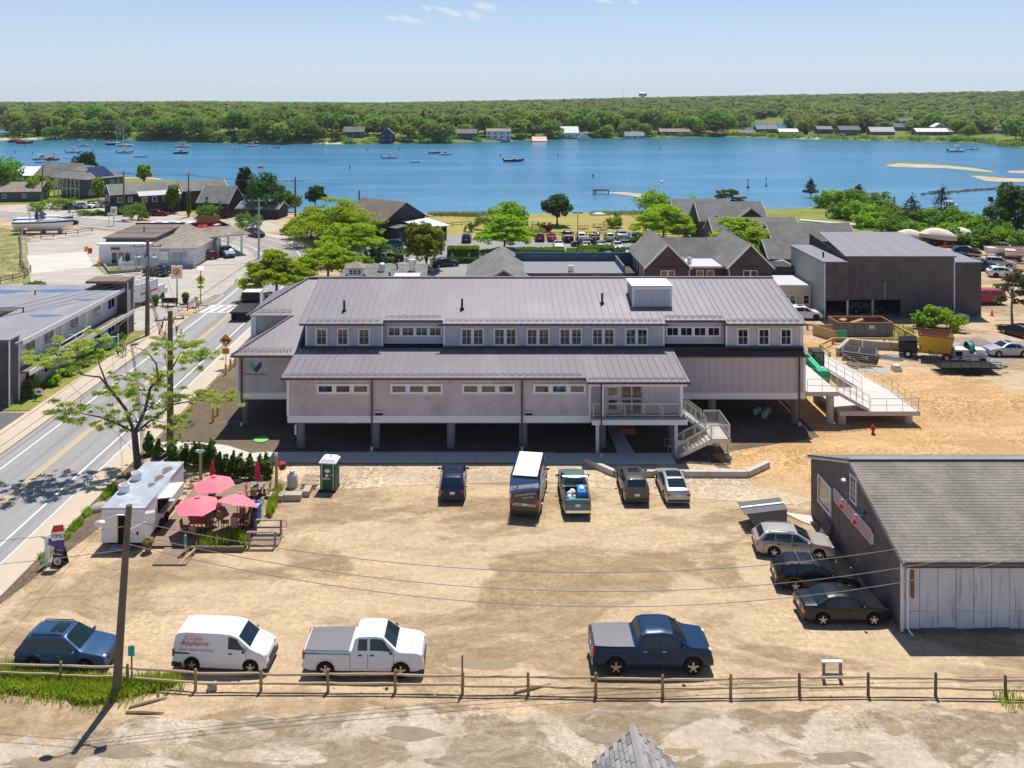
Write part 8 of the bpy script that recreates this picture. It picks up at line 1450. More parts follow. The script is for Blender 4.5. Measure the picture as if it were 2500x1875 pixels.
# ------------------------------------------------------------------ food trailer and its terrace
FTR = thing('food_trailer', 'white box food trailer with open service hatch and grey stained roof', 'trailer', (-22.85,56.8,0), w=True)
x0, x1, y0, y1 = -24.2, -21.55, 53.4, 60.2
bx(x0,x1,y0+.04,y1,.42,2.5).B('body', 'white_paint', FTR); bx(x0-.03,x1+.03,y0,y1+.03,2.5,2.56).B('roof', 'trailer_roof', FTR)
b = MB(); b.bx(x0-.02,x0+.98,y0-.02,y0+.035,.42,2.2); b.B('door', 'white_paint', FTR); b = MB(); b.bx(x0+1.75,x1+.01,y0-.02,y0+.035,.42,2.2); b.B('door', 'white_paint', FTR); bx(x0,x1,y0-.02,y0+.035,2.22,2.49).B('header', 'white_paint', FTR); bx(x0+1.0,x0+1.73,y0+.0,y0+.038,.42,2.2).B('doorway', 'dark_void', FTR); bx(x0+.98,x0+1.03,y0-.04,y0-.021,.42,2.2).B('door_edge', 'new_wood', FTR); bx(x0+1.7,x0+1.75,y0-.04,y0-.021,.42,2.2).B('door_edge', 'new_wood', FTR)
bx(x0+.7,x0+1.9,y0-.5,y0-.05,.2,.35).B('step', 'grey_wood', FTR); bx(x0+.3,x1-.3,y0+.1,y1-.2,.25,.41).B('chassis', 'rubber', FTR)
for yy in (56.4,57.3):
    for xx in (x0-.02,x1+.02): MB().lathe([(.15,-.1),(.31,-.1),(.33,0),(.31,.1),(.15,.1)], (xx,yy-.4,.33), 14, 'X').B('wheel', 'rubber', FTR, 40)
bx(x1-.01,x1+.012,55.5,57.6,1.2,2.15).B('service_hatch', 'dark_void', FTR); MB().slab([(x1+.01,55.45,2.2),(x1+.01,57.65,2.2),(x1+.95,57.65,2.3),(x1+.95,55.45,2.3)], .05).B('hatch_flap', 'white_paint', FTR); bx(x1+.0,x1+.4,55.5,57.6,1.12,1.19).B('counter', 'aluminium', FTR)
for x, y in ((-23.75,55.6),(-23.7,57.4)): o = MB().lathe([(.30,0),(.33,.05),(.33,.5),(.28,.5),(.26,.3)], (x,y,2.56), 16).B('roof_fan', 'white_paint', FTR, 40); MB().cyl((x,y,2.6),.26,.1,14).B('fan_core', 'dark_void', o)
for x, y, sx, sy in ((-22.3,57.6,.25,.55),(-22.4,56.6,.22,.35),(-22.2,58.8,.3,.6)): MB().add([(x+sx*math.cos(a)*(1+.3*math.sin(3*a)), y+sy*math.sin(a), 2.566) for a in [i*.4488 for i in range(14)]], [tuple(range(14))]).B('roof_stain', 'soil', FTR)
bx(x0+.1,x0+.2,y0-.03,y0-.021,1.2,1.28).B('latch', 'sign_black', FTR); bx(x1-.5,x1-.35,y0-.03,y0-.021,.9,1.1).B('latch', 'sign_black', FTR)
DK = thing('timber_deck', 'low timber deck of narrow boards beside the food trailer', 'deck', (-18.4,57.5,0), w=True)
b = MB(); i = 0; y = 53.5
while y < 62.4: b.bx(-21.3,-15.25-(y-53.5)*.09,y,y+.13,.14,.18+.004*(i%3)); y += .145; i += 1
o = b.B('deck_boards', 'deck_board', DK); o['kind'] = 'stuff'; bx(-21.3,-16.1,53.55,62.3,0,.13).B('deck_frame', 'pole_wood', DK)
b = MB(); x = -20.3
while x < -18.4: b.bx(x,x+.13,51.5,53.45,.05,.10); x += .145
o = b.B('ramp_boards', 'deck_board', DK); o['kind'] = 'stuff'
b = MB(); x = -15.2
while x < -13.4: b.bx(x,x+.13,53.7,55.1,.08,.12); x += .145
o = b.B('ramp_boards', 'deck_board', DK); o['kind'] = 'stuff'
for y, xs in ((53.6,(-15.1,-13.5)),(55.15,(-15.1,-13.5))):
    for x in xs: bx(x-.06,x+.06,y-.06,y+.06,0,.95).B('rail_post', 'grey_wood', DK)
    bx(xs[0]-.15,xs[1]+.1,y-.09,y+.09,.952,1.0).B('top_rail', 'grey_wood', DK); bx(xs[0]+.06,xs[1]-.06,y-.03,y+.03,.45,.55).B('mid_rail', 'grey_wood', DK); MB().tube([(xs[1]+.06,y,.9),(xs[1]+.35,y,.9),(xs[1]+.35,y,.5),(xs[1]+.06,y,.5)], .02, 6).B('rail_loop', 'sign_black', DK)
bx(-18.6,-15.3,53.05,53.25,0,.32).B('edge_beam', 'pole_wood', DK); MB().bar((-18.65,53.1,.15),(-19.0,52.2,.12),.14,.2).B('edge_beam', 'pole_wood', DK)
MB().bar((-18.2,52.9,.3),(-18.75,51.5,.02),.1).base('loose_plank', 'new_wood', 'loose pale plank leaning off the deck corner', 'plank')
def parasol(lb, x, y, z, r, tilt=0, az=0, closed=False):
    o = thing('parasol', lb, 'parasol', (x, y, .18), 0, 'red garden parasols'); MB().cyl((0,0,0),.28,.08,14).B('base', 'sign_black', o)
    if closed:
        MB().tube([(0,0,.05),(0,0,z)], .03, 8).B('pole', 'wood', o); MB().lathe([(.06,z-1.5),(.2,z-1.35),(.17,z-.6),(.08,z-.1),(.02,z+.05)], (0,0,0), 8).B('canopy', 'parasol_dark', o); return o
    MB().tube([(0,0,.05),(0,0,z*.7),(math.cos(az)*tilt*.7,math.sin(az)*tilt*.7,z)], .03, 8).B('pole', 'sign_black', o); m = MB(); c = Vector((math.cos(az)*tilt*.7,math.sin(az)*tilt*.7,z)); ax = Vector((math.cos(az)*tilt,math.sin(az)*tilt,1)).normalized(); q = ax.to_track_quat('Z','Y')
    ring = lambda rr_, h, k=12: [c+q@Vector((rr_*(1 if j%2==0 else .88)*math.cos(j*2*math.pi/k), rr_*(1 if j%2==0 else .88)*math.sin(j*2*math.pi/k), h+(0 if j%2==0 else .025))) for j in range(k)]
    m.v = [c+q@Vector((0,0,.02))]+ring(r*.5,-r*.17)+ring(r,-r*.42); m.f = [(0,1+j,1+(j+1)%12) for j in range(12)]+[(1+j,13+j,13+(j+1)%12,1+(j+1)%12) for j in range(12)]; m.B('canopy', 'parasol', o)
    m = MB(); m.v = [c+q@Vector((0,0,.09))]+[c+q@Vector((.2*math.cos(j*1.047),.2*math.sin(j*1.047),.02)) for j in range(6)]; m.f = [(0,1+j,1+(j+1)%6) for j in range(6)]; m.B('vent_cap', 'parasol', o)
    b = MB(); [b.bar(c+q@Vector((.05*math.cos(j*1.047),.05*math.sin(j*1.047),-.03)), c+q@Vector((r*.98*math.cos(j*1.047),r*.98*math.sin(j*1.047),-r*.43)), .018) for j in range(6)]; b.B('ribs', 'sign_black', o); return o
parasol('open coral parasol at the back of the deck', -18.75, 58.1, 2.3, 1.42); parasol('open coral parasol nearest the food trailer hatch', -18.85, 55.2, 2.25, 1.48); parasol('tilted coral parasol on the right with a dark shaded front', -16.35, 55.3, 2.3, 1.5, .45, R(70)); parasol('closed red parasol behind the back open one', -19.6, 60.4, 2.4, 1, closed=True); parasol('closed red parasol standing in the square table', -16.4, 60.3, 2.45, 1, closed=True)
def table(lb, x, y, m='wood', s=.75, h=.74): o = thing('terrace_table', lb, 'table', (x,y,.185), 0, 'terrace tables'); bx(-s/2,s/2,-s/2,s/2,h-.04,h).B('tabletop', m, o); [bx(a*s*.42-.03,a*s*.42+.03,c*s*.42-.03,c*s*.42+.03,0,h-.041).B('leg', 'sign_black', o) for a in (-1,1) for c in (-1,1)]; return o
table('table in the shade of the parasol nearest the hatch', -18.85,55.2,'red',.9); table('small table under the tilted parasol', -16.35,55.3,'wood',.7,1.0); table('square table holding the closed red parasol', -16.4,60.3,'grey_wood',.85); table('pale table between barrel and tilted parasol', -16.35,57.6,'grey_wood',.85); table('table under the back open parasol', -18.75,58.1,'wood',.85)
ch = thing('terrace_chair', 'tan wicker chair at the hatch parasol table, left side', 'chair', (-19.6,55.0,.185), R(90), 'terrace chairs')
bx(-.22,.22,-.22,.22,.40,.45).B('seat', 'wicker', ch); MB().slab([(-.22,.23,.46),(.22,.23,.46),(.21,.3,.9),(-.21,.3,.9)], .04, (0,-1,0)).B('backrest', 'wicker', ch)
for a in (-1,1):
    for c in (-1,1): bx(a*.19-.02,a*.19+.02,c*.19-.02,c*.19+.02,0,.399).B('leg', 'sign_black', ch)
for x, y, rz, lb in ((-18.85,54.4,180,'tan wicker chair in front of the hatch parasol table'),(-18.1,55.1,-90,'tan wicker chair right of the hatch parasol table'),(-18.0,55.9,-45,'tan wicker chair behind right of the hatch parasol table'),(-16.9,60.1,90,'wicker chair left of the square table'),(-16.4,59.5,180,'wicker chair in front of the square table'),(-15.8,60.5,-90,'wicker chair right of the square table'),(-16.5,61.1,0,'wicker chair behind the square table'),(-16.4,56.9,180,'wicker chair in front of the pale table'),(-15.75,57.8,-90,'wicker chair right of the pale table')): tree_copy(ch, (x,y,.185), R(rz), lb)
for x, y, rz in ((-17.1,55.2,90),(-15.7,55.0,-90),(-16.3,54.6,180),(-15.8,55.7,-40)): c = tree_copy(ch, (x,y,.185), R(rz), 'tall bar chair at the table under the tilted parasol', (.9,.9,1.5), group='bar chairs')
for x, y, m, lb in ((-15.55,57.0,'blue_plastic','blue barrel bin with dished lid by the deck rail'),(-15.55,56.0,'navy','dark barrel bin in front of the blue one')):
    o = thing('barrel_bin', lb, 'bin', (x,y,.18)); MB().lathe([(.29,0),(.31,.45),(.29,.88)], (0,0,0), 16).B('drum', m, o, 40); MB().lathe([(.30,.88),(.31,1.0),(.17,1.05),(.15,.95)], (0,0,0), 16).B('lid', m, o, 40)
MB().lathe([(.3,0),(.42,.1),(.42,.28),(.3,.36),(.22,.36)], (-18.4,62.4,0.0), 14).base('tyre_planter', 'rubber', 'black tyre tub between the young evergreens', 'planter')
for x, y, h, lb, fl_ in ((-15.5,62.0,2.35,'timber post with hanging flower basket at the deck corner',1),(-21.2,62.7,2.3,'timber post with two white floodlights behind the trailer',0)):
    o = thing('deck_post', lb, 'post', (x,y,0)); bx(-.09,.09,-.09,.09,0,h).B('shaft', 'new_wood', o); bx(-.12,.12,-.16,-.1,h-.1,h+.15).B('bird_box', 'white_paint', o)
    if fl_: MB().tube([(.09,0,h-.4),(.4,0,h-.4)], .02, 6).B('bracket', 'sign_black', o); o2 = card_mesh('flower_basket', cards([(.42,0,h-.75,.25,.25,.22)], 260, .07, np.random.default_rng(2)), 'flower', o); card_mesh('basket_leaves', cards([(.42,0,h-.92,.25,.25,.2)], 220, .07, np.random.default_rng(3)), 'hedge_leaf', o)
    else:
        for s in (-1,1): MB().sph((s*.22,-.1,h+.05),(.16,.13,.1),8,6).B('flood_lamp', 'white_paint', o, True)
o = thing('potted_flowers', 'terracotta pot of flowers at the trailer corner', 'planter', (-21.2,53.1,0)); MB().lathe([(.16,0),(.24,.35),(.18,.35)], (0,0,0), 12).B('pot', 'terracotta', o, 40); card_mesh('flowers', cards([(0,0,.6,.32,.32,.3)], 300, .07, np.random.default_rng(8)), 'flower_leaf', o); card_mesh('blossom', cards([(0,0,.68,.3,.3,.28)], 50, .06, np.random.default_rng(9)), 'flower', o)
o = thing('storage_tank', 'white capped tank beside the porta toilet and pallet', 'tank', (-14.35,62.0,0)); MB().lathe([(.36,0),(.38,.1),(.38,.8),(.26,1.0),(.2,1.0)], (0,0,0), 18).B('body', 'tank_white', o, 40); MB().lathe([(.16,1.0),(.2,1.05),(.2,1.2),(.12,1.22)], (0,0,0), 14).B('cap', 'aluminium', o, 40)
o = thing('block_edging', 'L shaped edging of pale concrete blocks before the tank', 'blocks', (-14,60.3,0))
for x, y, sx, sy, sz in ((-1.0,-.3,1.0,.7,.42),(.15,-.25,1.2,.6,.44),(.95,.6,.5,1.0,.40)): MB().box((x,y,sz/2),(sx,sy,sz)).B('block', 'stone', o)
o = thing('pallet', 'wooden pallet propped on blocks left of the porta toilet', 'pallet', (-13.1,62.2,.35), R(-8)); o.rotation_euler = (R(18),0,R(-8))
for i in range(7): bx(-.55+i*.16,-.45+i*.16,-.5,.5,.10,.125).B('slat', 'pallet_wood', o)
for y in (-.45,0,.45): bx(-.55,.6,y-.04,y+.04,0,.099).B('runner', 'pallet_wood', o)
PP = thing('portable_toilet', 'green portable toilet with white roof by the gravel', 'portable toilet', (-11.6,61.7,0), R(-6)); bx(-.55,.55,-.55,.55,.12,2.05).B('cabin', 'porta_green', PP); bx(-.6,.6,-.6,.6,0,.12).B('skid', 'sign_black', PP)
MB().slab([(-.62,-.62,2.1),(.62,-.62,2.1),(.62,.62,2.1),(-.62,.62,2.1)], .08).B('roof_rim', 'porta_white', PP); m = MB(); m.v = [(-.58,-.58,2.1),(.58,-.58,2.1),(.58,.58,2.1),(-.58,.58,2.1),(-.45,-.42,2.28),(.45,-.42,2.28),(.45,.42,2.28),(-.45,.42,2.28)]; m.f = [(0,1,5,4),(1,2,6,5),(2,3,7,6),(3,0,4,7),(4,5,6,7)]; m.B('roof', 'porta_white', PP); MB().cyl((.05,.1,2.28),.06,.06,8).B('vent', 'sign_black', PP)
o = bx(-.40,.40,-.58,-.552,.16,1.98).B('door', 'porta_green', PP); b = MB(); b.bx(-.44,-.402,-.59,-.552,.16,2.0); b.B('door_frame', 'porta_white', PP); b = MB(); b.bx(.402,.44,-.59,-.552,.16,2.0); b.B('door_frame', 'porta_white', PP)
b = MB(); b.slab([(.20*math.cos(a),-.585,1.52+.14*math.sin(a)) for a in [k*.524 for k in range(12)]], .004, (0,-1,0)); b.B('badge', 'sign_white', o); bx(-.16,.06,-.59,-.583,1.08,1.28).B('notice', 'sign_white', o); bx(-.38,.2,-.588,-.583,.92,1.0).B('print_band', 'aluminium', o); bx(.25,.36,-.6,-.583,1.2,1.26).B('handle', 'white_paint', o)
for i in range(6): bx(.552,.575,-.45,.45,.4+i*.26,.46+i*.26).B('side_rib', 'porta_green', PP)
# flag, board and stones by the pavement
fg = thing('open_flag', 'red white and blue OPEN flag seen from behind on a white post', 'flag', (-26.6,51.5,0), w=True); bx(-26.72,-26.5,51.42,51.6,0,1.8).B('post', 'white_paint', fg); MB().tube([(-26.6,51.5,1.6),(-25.55,51.45,1.9),(-25.5,51.45,2.5)], .02, 6).B('staff', 'aluminium', fg)
def flag(q, m, nm): return MB().slab(q, .012, (0,1,0)).B(nm, m, fg)
fy = 51.42; flag([(-26.35,fy,2.02),(-25.55,fy,2.12),(-25.6,fy,2.52),(-26.2,fy,2.45)], 'red', 'flag_stripe'); o = flag([(-26.3,fy,1.55),(-25.55,fy,1.62),(-25.55,fy,2.11),(-26.35,fy,2.01)], 'sign_white', 'flag_stripe'); flag([(-26.6,fy,1.35),(-25.52,fy,.95),(-25.55,fy,1.61),(-26.3,fy,1.54)], 'text_blue', 'flag_stripe'); text('OPEN', .34, (-25.93,fy-.012,1.83), (R(90),0,R(180)), 'sign_black', fg); flag([(-27.0,fy+.05,1.75),(-26.6,fy+.05,1.5),(-26.2,fy+.05,1.3),(-26.35,fy+.05,1.65)], 'text_blue', 'flag_fold')
sb = thing('sandwich_board', 'black folding board with a food picture on the pavement edge', 'signboard', (-25.9,51.6,0), R(-14)); b = MB(); b.slab([(-.36,-.28,.02),(.36,-.28,.02),(.34,-.02,1.12),(-.34,-.02,1.12)], .03, (0,1,0)); o = b.B('front_panel', 'sign_black', sb); b = MB(); b.slab([(-.36,.33,.02),(.36,.33,.02),(.34,.04,1.12),(-.34,.04,1.12)], .03, (0,1,0)); b.B('back_panel', 'sign_black', sb)
ty = lambda z: -.28+.26*(z-.02)/1.1-.006; b = MB(); b.slab([(.27*math.cos(a),ty(.34+.2*math.sin(a)),.34+.2*math.sin(a)) for a in [k*.449 for k in range(14)]], .004, (0,-1,0)); b.B('plate_picture', 'sign_white', o)
for dx, dz, r_, m in ((-.08,.02,.09,'shell_yellow'),(.1,-.03,.08,'orange'),(.0,-.08,.07,'lift_green'),(.05,.07,.06,'terracotta')): b = MB(); b.slab([(dx+r_*math.cos(a),ty(.34+dz+r_*math.sin(a))-.005,.34+dz+r_*math.sin(a)) for a in [k*.628 for k in range(10)]], .003, (0,-1,0)); b.B('food_picture', m, o)
text('Breakfast', .16, (0,ty(.72)-.004,.72), (R(90-13),0,0), 'sign_white', o); MB().slab([(-.25,ty(.88),.88),(.3,ty(.88),.88),(.3,ty(1.02),1.02),(-.1,ty(1.02),1.02)], .004, (0,-1,0)).B('panel_picture', 'terracotta', o)
for i, (px, py, s) in enumerate(((243,1245,1.0),(135,1375,.7))): q = G(px, py); o = MB().sph((0,0,.1),(s*.75,s*.5,s*.4),9,6).B('boulder', 'stone', None, 60); o.location = q; o.rotation_euler = (0,0,.6); tag(o, ('flat pale boulder between trailer and pavement','small boulder behind the sandwich board')[i], 'boulder')
for x, y, h, lb in ((-18.75,52.7,1.25,'thin stake with small teal plate at the deck ramp'),(-17.15,41.0,1.95,'teal backed sign on a fence stake beside the leaning pole')): o = thing('small_sign', lb, 'sign', (x,y,0)); bx(-.035,.035,-.03,.03,0,h).B('stake', 'wood' if h > 1.5 else 'white_paint', o); bx(-.15 if h > 1.5 else -.08,.15 if h > 1.5 else .08,-.06,-.031,h-.5,h-.02).B('plate', 'logo_teal', o)
q = G(637.8,1074); MB().lathe([(.62,0),(.62,.05),(.55,.08)], (q.x,q.y,.02), 24).base('tank_lid', 'manhole_green', 'round green tank lid in the soil left of the pillars', 'lid')
hy = thing('fire_hydrant', 'red fire hydrant in front of the ramp', 'hydrant', (31.8,71.7,.02)); MB().lathe([(.17,0),(.17,.05),(.11,.07),(.11,.55),(.16,.58),(.16,.62),(.12,.7),(.04,.78),(.04,.84)], (0,0,0), 14).B('barrel', 'red', hy, 40); MB().lathe([(.07,-.22),(.07,.22)], (0,0,.46), 10, 'X').B('side_outlets', 'red', hy, 40); MB().lathe([(.08,-.2),(.08,0)], (0,0,.42), 10, 'Y').B('front_outlet', 'red', hy, 40)
# dirt lot odds and ends
sw = thing('barrier_frame', 'small wooden barrier frame with white top plank behind the fence', 'barrier', (16.35,41.3,0)); bx(-.46,-.34,-.05,.05,0,.95).B('leg', 'grey_wood', sw); bx(.34,.46,-.05,.05,0,.95).B('leg', 'grey_wood', sw); bx(-.5,.5,-.1,.08,.952,1.0).B('plank', 'white_paint', sw); bx(-.5,.5,-.09,-.052,.3,.45).B('plank', 'grey_wood', sw); bx(-.45,-.35,-.3,.4,0,.06).B('foot', 'grey_wood', sw); bx(.35,.45,-.3,.4,0,.06).B('foot', 'grey_wood', sw)
for a, c, lb in (((315,1729),(408,1705),'round fence rail lying below the weeds, upper one'),((308,1741),(400,1743),'pointed fence rail lying below the weeds, lower one'),((1256,1693),(1345,1672),'bleached bent stick lying by the fence')): p, q = G(*a), G(*c); MB().tube([(p.x,p.y,.07),((p.x+q.x)/2,(p.y+q.y)/2,.09),(q.x,q.y,.07)], [.07,.075,.03] if p.y < 41 else [.03,.06,.02], 7).base('loose_rail', 'rail_wood', lb, 'timber')
q = G(518,1683); MB().box((q.x,q.y,.14),(.42,.3,.26),.4).base('cinder_block', 'stone', 'brown block lying between two fence posts', 'block')
db = thing('barn_dumpster', 'grey steel dumpster with ribbed black lids beside the barn', 'dumpster', (17.9,56.5,0), w=True); m = MB(); m.v = [(17.15,55.75,.18),(19.15,55.75,.18),(19.15,57.3,.18),(17.15,57.3,.18),(16.5,55.75,1.05),(19.15,55.75,1.35),(19.15,57.3,1.35),(16.5,57.3,1.05)]; m.f = [(0,3,2,1),(0,1,5,4),(1,2,6,5),(2,3,7,6),(3,0,4,7)]; m.B('bin', 'dump_grey', db)
for i in range(12):
    y = 55.7+i*.14; MB().slab([(16.4,y+.01,1.08),(19.2,y+.01,1.40),(19.2,y+.11,1.40),(16.4,y+.11,1.08)], .05).B('lid_rib', 'cover_grey', db)
MB().slab([(16.4,56.45,1.13),(19.2,56.45,1.45),(19.2,56.62,1.45),(16.4,56.62,1.13)], .03).B('lid_strap', 'sign_white', db)
for x in (17.3,18.9): bx(x-.06,x+.06,55.8,55.9,0,.2).B('foot', 'rubber', db)
MB().slab([(20.6,54.6,.05),(21.3,54.9,1.2),(21.3,53.9,1.2),(20.6,53.7,.05)], .06).base('leaning_board', 'cedar_barn', 'brown board leaning at the barn opening', 'board'); sheet('barn_pad', 'slab_concrete', [(19.6,58.2),(21.4,57.6),(21.4,56.2),(20.7,56.6)], .05, False)
# ------------------------------------------------------------------ yard behind the ramp
CT = thing('roll_off_container', 'grey open roll off container with rusty inside in the yard', 'container', (43.8,102,0), w=True)
for q in ((40.6,47.0,100.7,100.82),(40.6,47.0,103.6,103.72),(40.6,40.72,100.82,103.6),(46.88,47.0,100.82,103.6)): bx(*q,.15,1.62).B('side', 'dump_grey', CT)
for q in ((40.55,47.05,100.62,100.84),(40.55,47.05,103.58,103.8),(40.55,40.75,100.85,103.57),(46.85,47.05,100.85,103.57)): bx(*q,1.622,1.74).B('rim', 'rust', CT)
bx(40.75,46.85,100.85,103.57,.2,.3).B('floor', 'rust', CT); bx(40.8,46.8,103.5,103.575,.3,1.6).B('inner_side', 'rust', CT); bx(44.2,44.8,100.66,100.695,.95,1.4).B('label_plate', 'sign_white', CT); MB().slab([(44.25,100.65,1.0),(44.5,100.65,1.25),(44.75,100.65,1.0)], .004, (0,-1,0)).B('emblem', 'logo_teal', CT)
for x in (41.5,42.6,43.7,45.4,46.3): bx(x,x+.08,100.63,100.695,.2,1.6).B('rib', 'dump_grey', CT)
rr = random.Random(2); jk = MB()
for i in range(14): jk.box((rr.uniform(41,44),rr.uniform(101.2,103.2),rr.uniform(.8,1.5)),(rr.uniform(.5,1.6),rr.uniform(.2,.8),rr.uniform(.05,.3)),M=Euler((rr.uniform(-.4,.4),rr.uniform(-.4,.4),rr.random()*3)).to_matrix())
tag(jk.B('building_scraps', 'wood'), 'heap of timber scraps in the container', kind='stuff')
gt = thing('open_gate_box', 'tan timber box with green end panel left of the container', 'box', (39.0,100,0), w=True); MB().slab([(38.0,101.8,0),(39.6,99.0,0),(39.6,99.0,1.2),(38.0,101.8,1.2)], .1, (1,0,0)).B('side', 'new_wood', gt); bx(38.1,40.3,101.8,101.9,0,1.2).B('side', 'new_wood', gt); bx(39.7,40.9,98.95,99.07,.05,1.25).B('end_panel', 'lift_green', gt)
BW = thing('block_wall', 'low stone coloured retaining wall behind the panel stack', 'wall', G(2140,858), w=True); P = gp((2045,870),(2072,845),(2140,852),(2243,858))
for a, c in zip(P, P[1:]):
    a, c = Vector((*a,0)), Vector((*c,0)); n = max(2, int((c-a).length/1.1))
    for i in range(n):
        for k in range(2): p, q = a+(c-a)*(i+.02)/n, a+(c-a)*(i+.98)/n; MB().bar(p+Vector((0,0,.22+.44*k)), q+Vector((0,0,.22+.44*k)), .4, .43).B('block', 'stone', BW)
sp = thing('panel_stack', 'tall stack of dark steel fence panels in the yard', 'stack', (39.6,92.5,0), R(-28), w=False)
for i in range(13):
    z = .06+i*.07; b = MB(); [b.bx(-1.7,1.7,y,y+.06,z,z+.05) for y in (-1.3,1.24)]; [b.bx(x,x+.06,-1.3,1.3,z,z+.05) for x in (-1.7,-.03,1.64)]; [b.bx(-1.64,1.64,-1.1+k*.3,-1.07+k*.3,z+.01,z+.03) for k in range(8)]; o = b.B('fence_panel', 'paint_charcoal' if i % 3 else 'steel', sp); o.location = (rr.uniform(-.06,.06), rr.uniform(-.06,.06), 0)
def heap(name, lb, px, py, n, L, r, m, az, sx, sy, cat):
    q = G(px, py); root = thing(name, lb, cat, q)
    for i in range(n): x, y = rr.uniform(-sx,sx), rr.uniform(-sy,sy); a = az+rr.uniform(-.15,.15); d = Vector((math.cos(a),math.sin(a),0))*L*.5*rr.uniform(.8,1.1); p = Vector((x,y,r+rr.uniform(0,.25))); MB().tube([p-d,p+d], r, 6).B(name.split('_')[0]+'_piece', m, root)
heap('pole_pile', 'loose pile of galvanised fence poles right of the stack', 2172, 875, 16, 3.2, .04, 'steel', -.5, 1.2, .5, 'pile'); heap('mesh_rolls', 'rolls of grey wire mesh left of the stack', 2080, 880, 4, 2.6, .26, 'steel_mesh', -.9, .9, .3, 'rolls'); heap('lumber_pile', 'mixed pale lumber below the panel stack', 2095, 897, 14, 2.6, .06, 'wood', -.2, 1.4, .6, 'pile')
o = thing('sheet_pile', 'flat white corrugated sheets lying below the stack', 'pile', G(2134,905), R(-20))
for i in range(5): bx(-1.5,1.4,-.7+i*.28,-.46+i*.28,.02+.02*i,.06+.02*i).B('sheet', 'aluminium', o)
o = thing('block_bundle', 'small bundle of pale blocks alone on the woodchips', 'blocks', G(2188,905)); bx(-.4,.4,-.5,.4,0,.4).B('block', 'tank_white', o); bx(-.36,.3,-.4,.3,.402,.62).B('block', 'canvas', o)
SPR = thing('spreader_truck', 'yellow hopper body with rusty bed on a black work truck', 'truck', (47.8,92.6,0), R(-24)); m = MB()
hb, ht, z0, z1 = (1.35,1.15), (1.7,1.45), .95, 2.7; m.v = [(-hb[0],-hb[1],z0),(hb[0],-hb[1],z0),(hb[0],hb[1],z0),(-hb[0],hb[1],z0),(-ht[0],-ht[1],z1),(ht[0],-ht[1],z1),(ht[0],ht[1],z1),(-ht[0],ht[1],z1)]; m.f = [(0,1,5,4),(1,2,6,5),(2,3,7,6),(3,0,4,7),(0,3,2,1)]; m.B('hopper', 'dump_yellow', SPR); m = MB(); m.v = [(-1.55,-1.3,z1-.02),(1.55,-1.3,z1-.02),(1.55,1.3,z1-.02),(-1.55,1.3,z1-.02),(-1.2,-1.0,2.1),(1.2,-1.0,2.1),(1.2,1.0,2.1),(-1.2,1.0,2.1)]; m.f = [(0,4,5,1),(1,5,6,2),(2,6,7,3),(3,7,4,0)]; m.B('hopper_lining', 'rust', SPR); bx(-1.2,1.2,-1.0,1.0,2.05,2.12).B('load', 'soil', SPR)
for q in ((-1.7,1.7,-1.5,-1.42),(-1.7,1.7,1.42,1.5)): bx(*q,2.65,2.78).B('rim', 'rust', SPR)
bx(-3.6,-1.8,-1.0,1.0,.5,1.7).B('engine_box', 'sign_black', SPR); MB().slab([(-3.6,-1.0,1.72),(-1.8,-1.0,2.0),(-1.8,1.0,2.0),(-3.6,1.0,1.72)], .05).B('hood', 'paint_charcoal', SPR); bx(-1.8,1.6,-.6,.6,.6,1.08).B('chassis', 'dump_yellow', SPR)
for x in (-2.7,1.0):
    for y in (-1.0,1.0): o = MB().lathe([(.22,-.15),(.42,-.15),(.45,0),(.42,.15),(.22,.15)], (x,y,.45), 16, 'Y').B('wheel', 'rubber', SPR, 40); MB().lathe([(.2,-.16),(.2,.16)], (x,y,.45), 12, 'Y').B('rim', 'white_paint', o)
SK = thing('sprayer_skid', 'cream sprayer skid with hose reel behind the black trailer', 'sprayer', (50.6,91.2,0), R(-2)); bx(-1.7,-.3,-.7,.7,.3,1.5).B('cab', 'tank_white', SK); bx(-1.72,-1.0,-.72,-.701,.8,1.35).B('window', 'dark_void', SK); bx(-.3,1.6,-.7,.7,.4,1.1).B('tank', 'tank_white', SK); bx(.5,1.5,-.6,.6,1.101,1.5).B('hopper', 'white_paint', SK); MB().lathe([(.6,-.3),(.6,-.26),(.4,-.26),(.4,.26),(.6,.26),(.6,.3)], (.05,0,1.6), 18, 'X').B('hose_reel', 'rubber', SK); MB().lathe([(.52,-.24),(.52,.24)], (.05,0,1.6), 18, 'X').B('hose', 'logo_teal', SK)
for x in (-1.2,1.1): MB().lathe([(.2,-.8),(.35,-.8),(.35,.8),(.2,.8)], (x,0,.35), 14, 'Y').B('wheel', 'rubber', SK)
UT = thing('utility_trailer', 'long black open utility trailer with rail sides', 'trailer', (48.6,88.2,0), R(-1)); bx(-3,3,-1.05,1.05,.55,.65).B('bed', 'rubber', UT)
for y in (-1.05,1.05):
    for z in (.7,1.25): MB().bar((-3,y,z),(3,y,z),.06).B('side_rail', 'sign_black', UT)
    for i in range(7): MB().bar((-3+i,y,.65),(-3+i,y,1.25),.05).B('side_post', 'sign_black', UT)
    for x in (-.45,.5): MB().lathe([(.15,-.1),(.36,-.1),(.38,0),(.36,.1),(.15,.1)], (x,y*1.15,.38), 16, 'Y').B('wheel', 'rubber', UT, 40)
    MB().bar((-.95,y*1.15,.82),(1.0,y*1.15,.82),.28,.05).B('mudguard', 'sign_black', UT)
b = MB(); [b.bar((-3.0,-1.05+i*.3,.65),(-3.25,-1.05+i*.3,1.9),.05) for i in range(8)]; [b.bar((-3.0-k*.12,-1.05,.65+k*.62),(-3.0-k*.12,1.05,.65+k*.62),.05) for k in range(3)]; b.B('tail_ramp', 'sign_black', UT)
